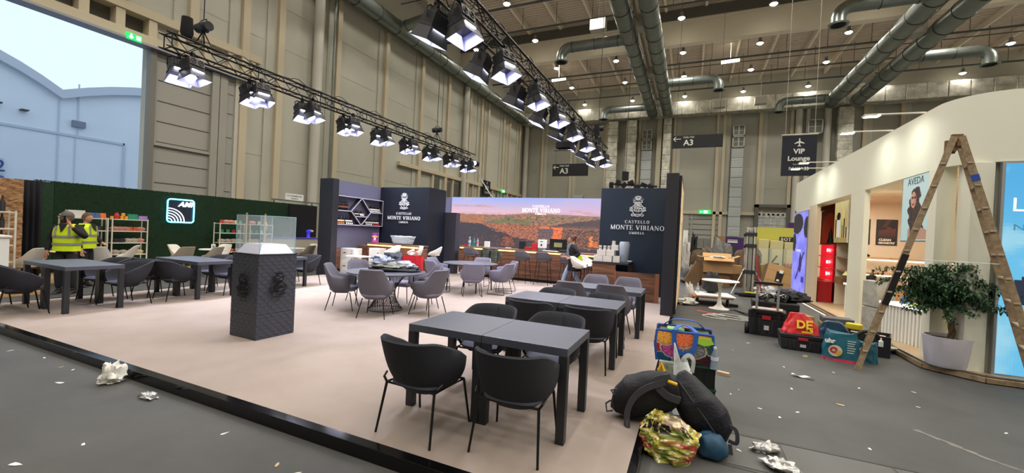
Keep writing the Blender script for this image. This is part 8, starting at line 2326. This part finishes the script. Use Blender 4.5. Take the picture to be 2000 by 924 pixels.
# small signs on a rail behind the hedge
t = thing('exhibitor_sign', 'small white sign with two lines of text above the hedge wall', 'sign', (-18.09, 14.2, 2.822))
b = MB(); b.box(0, 0.04, -0.5, 0.5, 0, 0.32); b.build('board', m_white, t)
text_mesh('La Compagnie des', 0.11, m_signk, (0.042, 0, 0.22), (0, 1, 0), (0, 0, 1), (0.003, 0, 0), 'lettering', t); text_mesh('Desserts', 0.11, m_signk, (0.042, 0, 0.09), (0, 1, 0), (0, 0, 1), (0.003, 0, 0), 'lettering', t)
t = thing('exhibitor_sign', 'small white sign reading LA partly behind the dark pillar', 'sign', (-18.09, 16.0, 2.822)); b = MB(); b.box(0, 0.04, -0.3, 0.6, 0, 0.32); b.build('board', m_white, t)
text_mesh('LA', 0.16, m_signk, (0.042, -0.1, 0.16), (0, 1, 0), (0, 0, 1), (0.003, 0, 0), 'lettering', t)
t = thing('sign_rail', 'grey metal rail carrying the small signs behind the hedge wall', 'rail', (-18.1, 13, 0))
b = MB(); b.box(0, 0.06, 0, 4.5, 2.75, 2.82); b.build('rail', m_zinc, t)
for y in (0.1, 2.2, 4.4):
    b = MB(); b.box(0, 0.06, y, y + 0.06, 0, 2.75); b.build('post', m_zinc, t)
# ================================================================ people
m_skin = mat('skin', '#a87258', 0.6); m_skin2 = mat('skin_pale', '#c09078', 0.6)
def skin(name, V, E, mt, parent, sub=1, root=0):
    me = bpy.data.meshes.new(name); me.from_pydata([v[:3] for v in V], E, []); me.materials.append(mt)
    o = bpy.data.objects.new(name, me); COL.objects.link(o); o.parent = parent
    md = o.modifiers.new('skin', 'SKIN'); md.use_smooth_shade = True
    if me.skin_vertices:
        for i, v in enumerate(V):
            r = v[3]; me.skin_vertices[0].data[i].radius = (r, r) if not isinstance(r, tuple) else r
            me.skin_vertices[0].data[i].use_root = (i == root)
    s = o.modifiers.new('sub', 'SUBSURF'); s.levels = sub; s.render_levels = sub + 1
    return o
def chain(V, E, start, pts):
    i = start
    for p in pts:
        V.append(p); E.append((i, len(V) - 1)); i = len(V) - 1
    return i
def lerp3(a, b, t): return tuple(a[k] + (b[k] - a[k]) * t for k in range(3))
def add_hand(V, E, wi, w, d, side, curl=0.5, k=1.0):
    """palm and five fingers after the wrist vertex wi at w, pointing along d, side = thumb side vector"""
    w = Vector(w); d = Vector(d).normalized(); s = Vector(side).normalized(); n = d.cross(s).normalized()
    palm = w + d * 0.045 * k
    V.append((*palm, 0.026 * k)); E.append((wi, len(V) - 1)); pi_ = len(V) - 1
    V.append((*(w + d * 0.085 * k), 0.024 * k)); E.append((pi_, len(V) - 1)); ki = len(V) - 1
    for j, (off, L) in enumerate([(0.03, 0.062), (0.01, 0.072), (-0.01, 0.066), (-0.029, 0.052)]):
        p = w + d * 0.095 * k + s * off * k; i = ki; dd = d.copy()
        for q in range(3):
            p = p + dd * L * k / 3; dd = (dd + n * curl * 0.6).normalized()
            V.append((*p, (0.0095 - 0.001 * q) * k)); E.append((i, len(V) - 1)); i = len(V) - 1
    p = w + d * 0.03 * k + s * 0.03 * k; i = pi_
    for q in range(3):
        p = p + (d * 0.6 + s * 0.6 + n * 0.2 * q).normalized() * 0.024 * k
        V.append((*p, (0.011 - 0.001 * q) * k)); E.append((i, len(V) - 1)); i = len(V) - 1
def head_parts(t, c, yaw, hair_m, skin_m, cap=None, bun=False, hs=1.0, beard=None):
    """sculpted head: returns the mesh generator merged into one head object (face towards -Y before yaw)"""
    M = Matrix.Translation(c) @ Matrix.Rotation(yaw, 4, 'Z') @ Matrix.Scale(hs, 4)
    b = MB(); b.T = M
    def hf(u, v):
        th = 2 * pi * u; ph = pi * v
        x = sin(ph) * sin(th); y = -sin(ph) * cos(th); z = cos(ph)
        X, Y, Z = x * 0.077, y * 0.098, z * 0.118
        if Z < 0: X *= 1 + 0.75 * Z / 0.118 * 0.45; Y = Y * (1 + 0.25 * Z / 0.118) - 0.006 * (-Z / 0.118)
        f = max(0, -y)   # face side
        ax = abs(X)
        # nose, brow, eye sockets, lips, chin
        Y -= 0.030 * exp(-((X / 0.011) ** 2)) * exp(-(((Z + 0.018) / 0.020) ** 2)) * f
        Y -= 0.012 * exp(-((X / 0.009) ** 2)) * exp(-(((Z - 0.012) / 0.022) ** 2)) * f
        Y -= 0.006 * exp(-(((Z - 0.034) / 0.010) ** 2)) * exp(-((ax - 0.025) / 0.03) ** 2) * f
        Y += 0.009 * exp(-(((Z - 0.014) / 0.011) ** 2)) * exp(-(((ax - 0.030) / 0.014) ** 2)) * f
        Y -= 0.007 * exp(-(((Z + 0.050) / 0.009) ** 2)) * exp(-((X / 0.022) ** 2)) * f
        Y -= 0.008 * exp(-(((Z + 0.088) / 0.016) ** 2)) * exp(-((X / 0.022) ** 2)) * f
        return (X, Y, Z)
    b.grid(hf, 48, 32, cu=True)
    for sx in (-1, 1):
        b.grid(lambda u, v, sx=sx: (sx * (0.076 + 0.012 * sin(pi * v)), 0.006 + 0.018 * cos(2 * pi * u) * sin(pi * v), 0.0 + 0.031 * sin(2 * pi * u) * sin(pi * v)), 12, 6, cu=True)
    h = b.build('head', skin_m, t, smooth=True, angle=80)
    b = MB(); b.T = M
    for sx in (-1, 1): b.lathe([(0, -0.007), (0.009, -0.004), (0.009, 0.004), (0, 0.007)], (sx * 0.03, -0.078, 0.014), 10, axis='y')
    b.build('eyes', mat('eye_dark', '#2a1c18', 0.3), h)
    b = MB(); b.T = M; b.cbox((0, -0.097, -0.05), (0.04, 0.006, 0.006)); b.build('lips', mat('lips', '#8c4a44', 0.5), h)
    b = MB(); b.T = M
    def hair(u, v):
        th = 2 * pi * u; ph = pi * 0.60 * v
        fr = max(0, cos(th))
        ph = min(ph, pi * (0.60 - 0.28 * fr ** 0.7))
        x = sin(ph) * sin(th); y = -sin(ph) * cos(th); z = cos(ph)
        k = 1.09 + 0.03 * nz(x * 6, y * 6, z * 6)
        return (x * 0.077 * k, y * 0.098 * k + 0.004, z * 0.118 * k)
    b.grid(hair, 40, 14, cu=True)
    if bun:
        b.grid(lambda u, v: (0.04 * cos(2 * pi * u) * sin(pi * v) * (1 + 0.15 * nz(u * 8, v * 8, 1)), 0.11 + 0.045 * sin(2 * pi * u) * sin(pi * v), 0.07 + 0.045 * cos(pi * v)), 20, 10, cu=True)
        b.tube([(0.02, 0.1, 0.02), (0.03, 0.11, -0.06), (0.02, 0.1, -0.12)], [0.02, 0.016, 0.006], 8)
    b.build('hair', hair_m, t, smooth=True, angle=80)
    if beard:
        b = MB(); b.T = M
        b.grid(lambda u, v: tuple(Vector(hf((u - 0.5) * 0.46, 0.60 + 0.32 * v)) * 1.045), 20, 8); b.build('beard', beard, t, smooth=True)
    if cap:
        b = MB(); b.T = M
        b.grid(lambda u, v: (sin(pi * 0.47 * v) * sin(2 * pi * u) * 0.089, -sin(pi * 0.47 * v) * cos(2 * pi * u) * 0.112, 0.028 + cos(pi * 0.47 * v) * 0.108), 36, 10, cu=True)
        b.grid(lambda u, v: (0.075 * sin((u - 0.5) * 2.4) * (1 - 0.15 * v), -0.095 * cos((u - 0.5) * 2.0) - 0.075 * v * cos((u - 0.5) * 2.2), 0.036 - 0.012 * v), 14, 5)
        b.build('cap', cap, t, smooth=True, angle=80)
        b = MB(); b.T = M; b.cbox((0.0, -0.113, 0.062), (0.05, 0.006, 0.02)); b.build('cap_emblem', m_signw, t)
    return h
def garment(t, name, mt, secs, n=30, front_open=None, solid=0.0, seed=0, amp=0.04):
    """secs: (z, cx, cy, rx, ry)"""
    b = MB(); vs = []; fs = []; K = 24
    for i in range(K + 1):
        f = i / K * (len(secs) - 1); j = min(int(f), len(secs) - 2); g = f - j
        S = [secs[j][q] + (secs[j + 1][q] - secs[j][q]) * (g * g * (3 - 2 * g)) for q in range(5)]
        for q in range(n):
            a = 2 * pi * q / n; k = 1 + amp * nz(cos(a) * 3 + seed, sin(a) * 3, S[0] * 7)
            e = 0.85; ca = abs(cos(a)) ** e * (1 if cos(a) > 0 else -1); sa = abs(sin(a)) ** e * (1 if sin(a) > 0 else -1)
            vs.append((S[1] + S[3] * ca * k, S[2] + S[4] * sa * k, S[0]))
    for i in range(K):
        for q in range(n): fs.append((i * n + q, i * n + (q + 1) % n, (i + 1) * n + (q + 1) % n, (i + 1) * n + q))
    b.add(vs, fs)
    return b.build(name, mt, t, smooth=True, angle=70, solid=solid)
def shoe(t, c, yaw, mt):
    b = MB(); b.T = Matrix.Translation(c) @ Matrix.Rotation(yaw, 4, 'Z')
    b.grid(lambda u, v: ((0.042 + 0.006 * sin(v * pi)) * cos(2 * pi * u) * (1 - 0.1 * v) , -0.06 + (0.14 * (1 if v < 0.9 else 0.7) - 0.05 * v) * sin(2 * pi * u) - 0.02 + 0.06 * v, 0.10 * v if sin(2 * pi * u) > -0.2 else 0.06 * v), 24, 6, cu=True)
    b.add([(0.04 * cos(a), -0.08 + 0.14 * sin(a), 0) for a in [2 * pi * k / 24 for k in range(24)]], [tuple(range(24))])
    b.add([(0.036 * cos(a), -0.05 + 0.08 * sin(a), 0.09 if sin(a) > -0.2 else 0.055) for a in [2 * pi * k / 24 for k in range(24)]], [tuple(range(24))])
    b.build('shoe', mt, t, smooth=True, angle=60)

def person(name, label, loc, rz, J, cols, H=1.0):
    """J: joints (local, facing -Y, the person's left is +X). body in skin, clothes as children"""
    t = thing(name, label, 'person', loc, rz)
    V = []; E = []
    V.append((*J['pelvis'], (0.13, 0.10)))
    w = chain(V, E, 0, [(*J['waist'], (0.125, 0.095)), (*J['chest'], (0.15, 0.105)), (*J['neck0'], (0.075, 0.07))])
    ch = 2
    hd = chain(V, E, w, [(*J['neck1'], 0.05), (*lerp3(J['neck1'], J['head'], 0.6), 0.05)])
    wr = {}
    for s in ('l', 'r'):
        i = chain(V, E, ch, [(*J['sh' + s], 0.062), (*lerp3(J['sh' + s], J['el' + s], .5), 0.05), (*J['el' + s], 0.042), (*lerp3(J['el' + s], J['wr' + s], .4), 0.042), (*J['wr' + s], 0.028)])
        add_hand(V, E, i, J['wr' + s], J['hd' + s], J['th' + s], J.get('curl' + s, 0.4))
        i = chain(V, E, 0, [(*J['hip' + s], 0.095), (*lerp3(J['hip' + s], J['kn' + s], .5), 0.085), (*J['kn' + s], 0.06), (*lerp3(J['kn' + s], J['an' + s], .35), 0.06), (*J['an' + s], 0.038)])
    skin('body', V, E, cols['skin'], t)
    # jacket
    V = []; E = []
    V.append((*J['waist'], (0.145, 0.115)))
    chain(V, E, 0, [(*J['chest'], (0.17, 0.125)), (*J['neck0'], (0.085, 0.08))])
    V.append((J['waist'][0], J['waist'][1], J['waist'][2] - 0.14, (0.15, 0.115))); E.append((0, len(V) - 1))
    for s in ('l', 'r'):
        chain(V, E, 1, [(*J['sh' + s], 0.08), (*lerp3(J['sh' + s], J['el' + s], .5), 0.068), (*J['el' + s], 0.06), (*lerp3(J['el' + s], J['wr' + s], .5), 0.056), (*lerp3(J['el' + s], J['wr' + s], .93), 0.043)])
    skin('jacket', V, E, cols['jacket'], t, root=0)
    V = []; E = []
    V.append((*J['pelvis'], (0.15, 0.115)))
    V.append((J['waist'][0], J['waist'][1], J['waist'][2] - 0.05, (0.135, 0.105))); E.append((0, 1))
    for s in ('l', 'r'):
        chain(V, E, 0, [(*J['hip' + s], 0.105), (*lerp3(J['hip' + s], J['kn' + s], .5), 0.095), (*J['kn' + s], 0.075), (*lerp3(J['kn' + s], J['an' + s], .5), 0.068), (*lerp3(J['kn' + s], J['an' + s], .97), 0.055)])
    skin('trousers', V, E, cols['trousers'], t)
    for s in ('l', 'r'):
        a = J['an' + s]; shoe(t, (a[0], a[1] + 0.03, max(0, a[2] - 0.08)), J.get('fy' + s, 0), cols['shoe'])
    return t
stand = dict(pelvis=(0, 0, 0.93), waist=(0, 0.01, 1.06), chest=(0, 0.0, 1.28), neck0=(0, 0.01, 1.42), neck1=(0, 0.0, 1.48), head=(0, -0.02, 1.60),
             shl=(0.19, 0.01, 1.38), ell=(0.27, -0.02, 1.12), wrl=(0.25, -0.13, 0.90), hdl=(0, -0.3, -1), thl=(-1, -0.5, 0),
             shr=(-0.19, 0.01, 1.38), elr=(-0.28, 0.0, 1.12), wrr=(-0.27, -0.08, 0.88), hdr=(0, -0.2, -1), thr=(1, -0.5, 0),
             hipl=(0.09, 0, 0.88), knl=(0.11, -0.02, 0.48), anl=(0.12, 0.02, 0.09), hipr=(-0.09, 0, 0.88), knr=(-0.11, -0.02, 0.48), anr=(-0.12, 0.02, 0.09))
m_hv = mat('hivis', '#c8e018', 0.6, bump=0.2, bscale=30); m_rf = mat('reflective', '#8e8e88', 0.35)
m_jk = mat('jacket_black', '#141418', 0.8, bump=0.2, bscale=30); m_tr = mat('trousers_dark', '#1a1a1e', 0.8); m_sh = mat('shoe_black', '#121212', 0.5)
J = dict(stand); J.update(ell=(0.36, -0.10, 1.20), wrl=(0.17, -0.20, 1.42), hdl=(-0.55, 0.2, 1.0), thl=(-0.3, -0.6, 0.4), curll=0.7)
p = person('person', 'person in a grey cap and yellow safety vest holding a phone to the ear', (-12.0, 4.12, 0.0), R(42), J, dict(skin=m_skin, jacket=m_jk, trousers=m_tr, shoe=m_sh))
head_parts(p, (0, -0.02, 1.60), R(-42), mat('hair_grey', '#5a5048', 0.8), m_skin, cap=mat('cap_grey', '#5a5854', 0.8), beard=mat('beard_grey', '#4a3e36', 0.9))
def vest(p):
    g = garment(p, 'safety_vest', m_hv, [(0.90, 0, 0, 0.215, 0.165), (1.05, 0, 0, 0.205, 0.16), (1.25, 0, 0, 0.222, 0.165), (1.38, 0, 0.0, 0.20, 0.14), (1.47, 0, 0.015, 0.10, 0.095)])
    for z in (1.02, 1.17):
        garment(p, 'reflective_band', m_rf, [(z, 0, 0, 0.2185, 0.171), (z + 0.05, 0, 0, 0.2225, 0.173)], amp=0.04).parent = g
    b = MB(); b.prism([(-0.07, 0.11), (0.07, 0.11), (0.0, -0.07)], (0, -0.158, 1.36), (1, 0, 0), (0, 0.35, 1), (0, -0.012, 0)); b.build('shirt_opening', m_jk, g)
    for sx in (-0.12, 0.12):
        b = MB(); b.bar((sx, -0.165, 1.20), (sx * 0.85, -0.135, 1.42), 0.03, 0.02, up=(0, 1, 0)); b.build('reflective_strap', m_rf, g)
vest(p)
# phone
import mathutils
b = MB(); b.cbox((0, 0, 0), (0.012, 0.07, 0.14)); o = b.build('phone', m_black, bevel=0.004); o.location = (-11.93, 4.06, 1.57); o.rotation_euler = (0.1, 0.2, R(20)); tag(o, 'dark phone held to the ear of the person in the grey cap', 'phone')
J2 = dict(stand); J2.update(ell=(0.27, -0.05, 1.12), wrl=(0.2, -0.22, 1.0), hdl=(-0.4, -0.8, -0.2))
p = person('person', 'grey-haired person in a yellow safety vest standing behind the one with the cap', (-12.85, 4.72, 0.0), R(130), J2, dict(skin=m_skin2, jacket=m_jk, trousers=m_tr, shoe=m_sh))
head_parts(p, (0, -0.02, 1.60), R(-15), mat('hair_brown_grey', '#5c4a3c', 0.8), m_skin2); vest(p)
# walking woman
JW = dict(pelvis=(0, 0, 0.90), waist=(0, 0.0, 1.02), chest=(0, -0.02, 1.22), neck0=(0, -0.02, 1.36), neck1=(0, -0.03, 1.42), head=(0, -0.06, 1.53),
          shl=(0.155, -0.01, 1.32), ell=(0.21, 0.16, 1.12), wrl=(0.2, -0.04, 1.00), hdl=(0, -1, -0.1), thl=(-0.3, -0.2, 1),
          shr=(-0.155, -0.01, 1.32), elr=(-0.21, 0.03, 1.08), wrr=(-0.16, -0.2, 1.0), hdr=(0.2, -1, 0), thr=(0.3, -0.2, 1),
          hipl=(0.085, 0, 0.86), knl=(0.10, 0.08, 0.49), anl=(0.11, 0.32, 0.14), hipr=(-0.085, 0, 0.86), knr=(-0.09, -0.20, 0.50), anr=(-0.08, -0.30, 0.10))
m_jean = mat('jeans_blue', '#7f93ac', 0.8, bump=0.2, bscale=60)
p = person('person', 'person with tied brown hair walking along the bar in a dark coat and pale jeans', (-3.08, 11.5, HP), R(-72), JW, dict(skin=m_skin2, jacket=m_jk, trousers=m_jean, shoe=m_sh))
head_parts(p, (0, -0.06, 1.53), 0, mat('hair_auburn', '#4a2a1e', 0.7), m_skin2, bun=True, hs=0.95)
garment(p, 'long_coat', m_jk, [(0.62, 0, 0.05, 0.19, 0.19), (0.85, 0, 0.02, 0.19, 0.16), (1.02, 0, 0, 0.165, 0.135), (1.25, 0, -0.01, 0.185, 0.145), (1.36, 0, -0.02, 0.10, 0.09)], solid=0.01, amp=0.08)
b = MB(); b.tube([(0.07, -0.12, 1.0), (0.08, -0.15, 1.2), (0.07, -0.12, 1.36), (0.0, -0.02, 1.43), (-0.07, -0.12, 1.36), (-0.07, -0.16, 1.2), (-0.06, -0.14, 1.02)], 0.035, 10); b.build('scarf', mat('scarf_grey', '#6a7484', 0.8), p, smooth=True)
cloth_blob('bright yellow-green bag at the hip of the walking person', (-2.92, 11.42, 0.98), 0.13, 0.08, 0.16, m_hv, 121, name='shoulder_bag', cat='bag', amp=0.3)
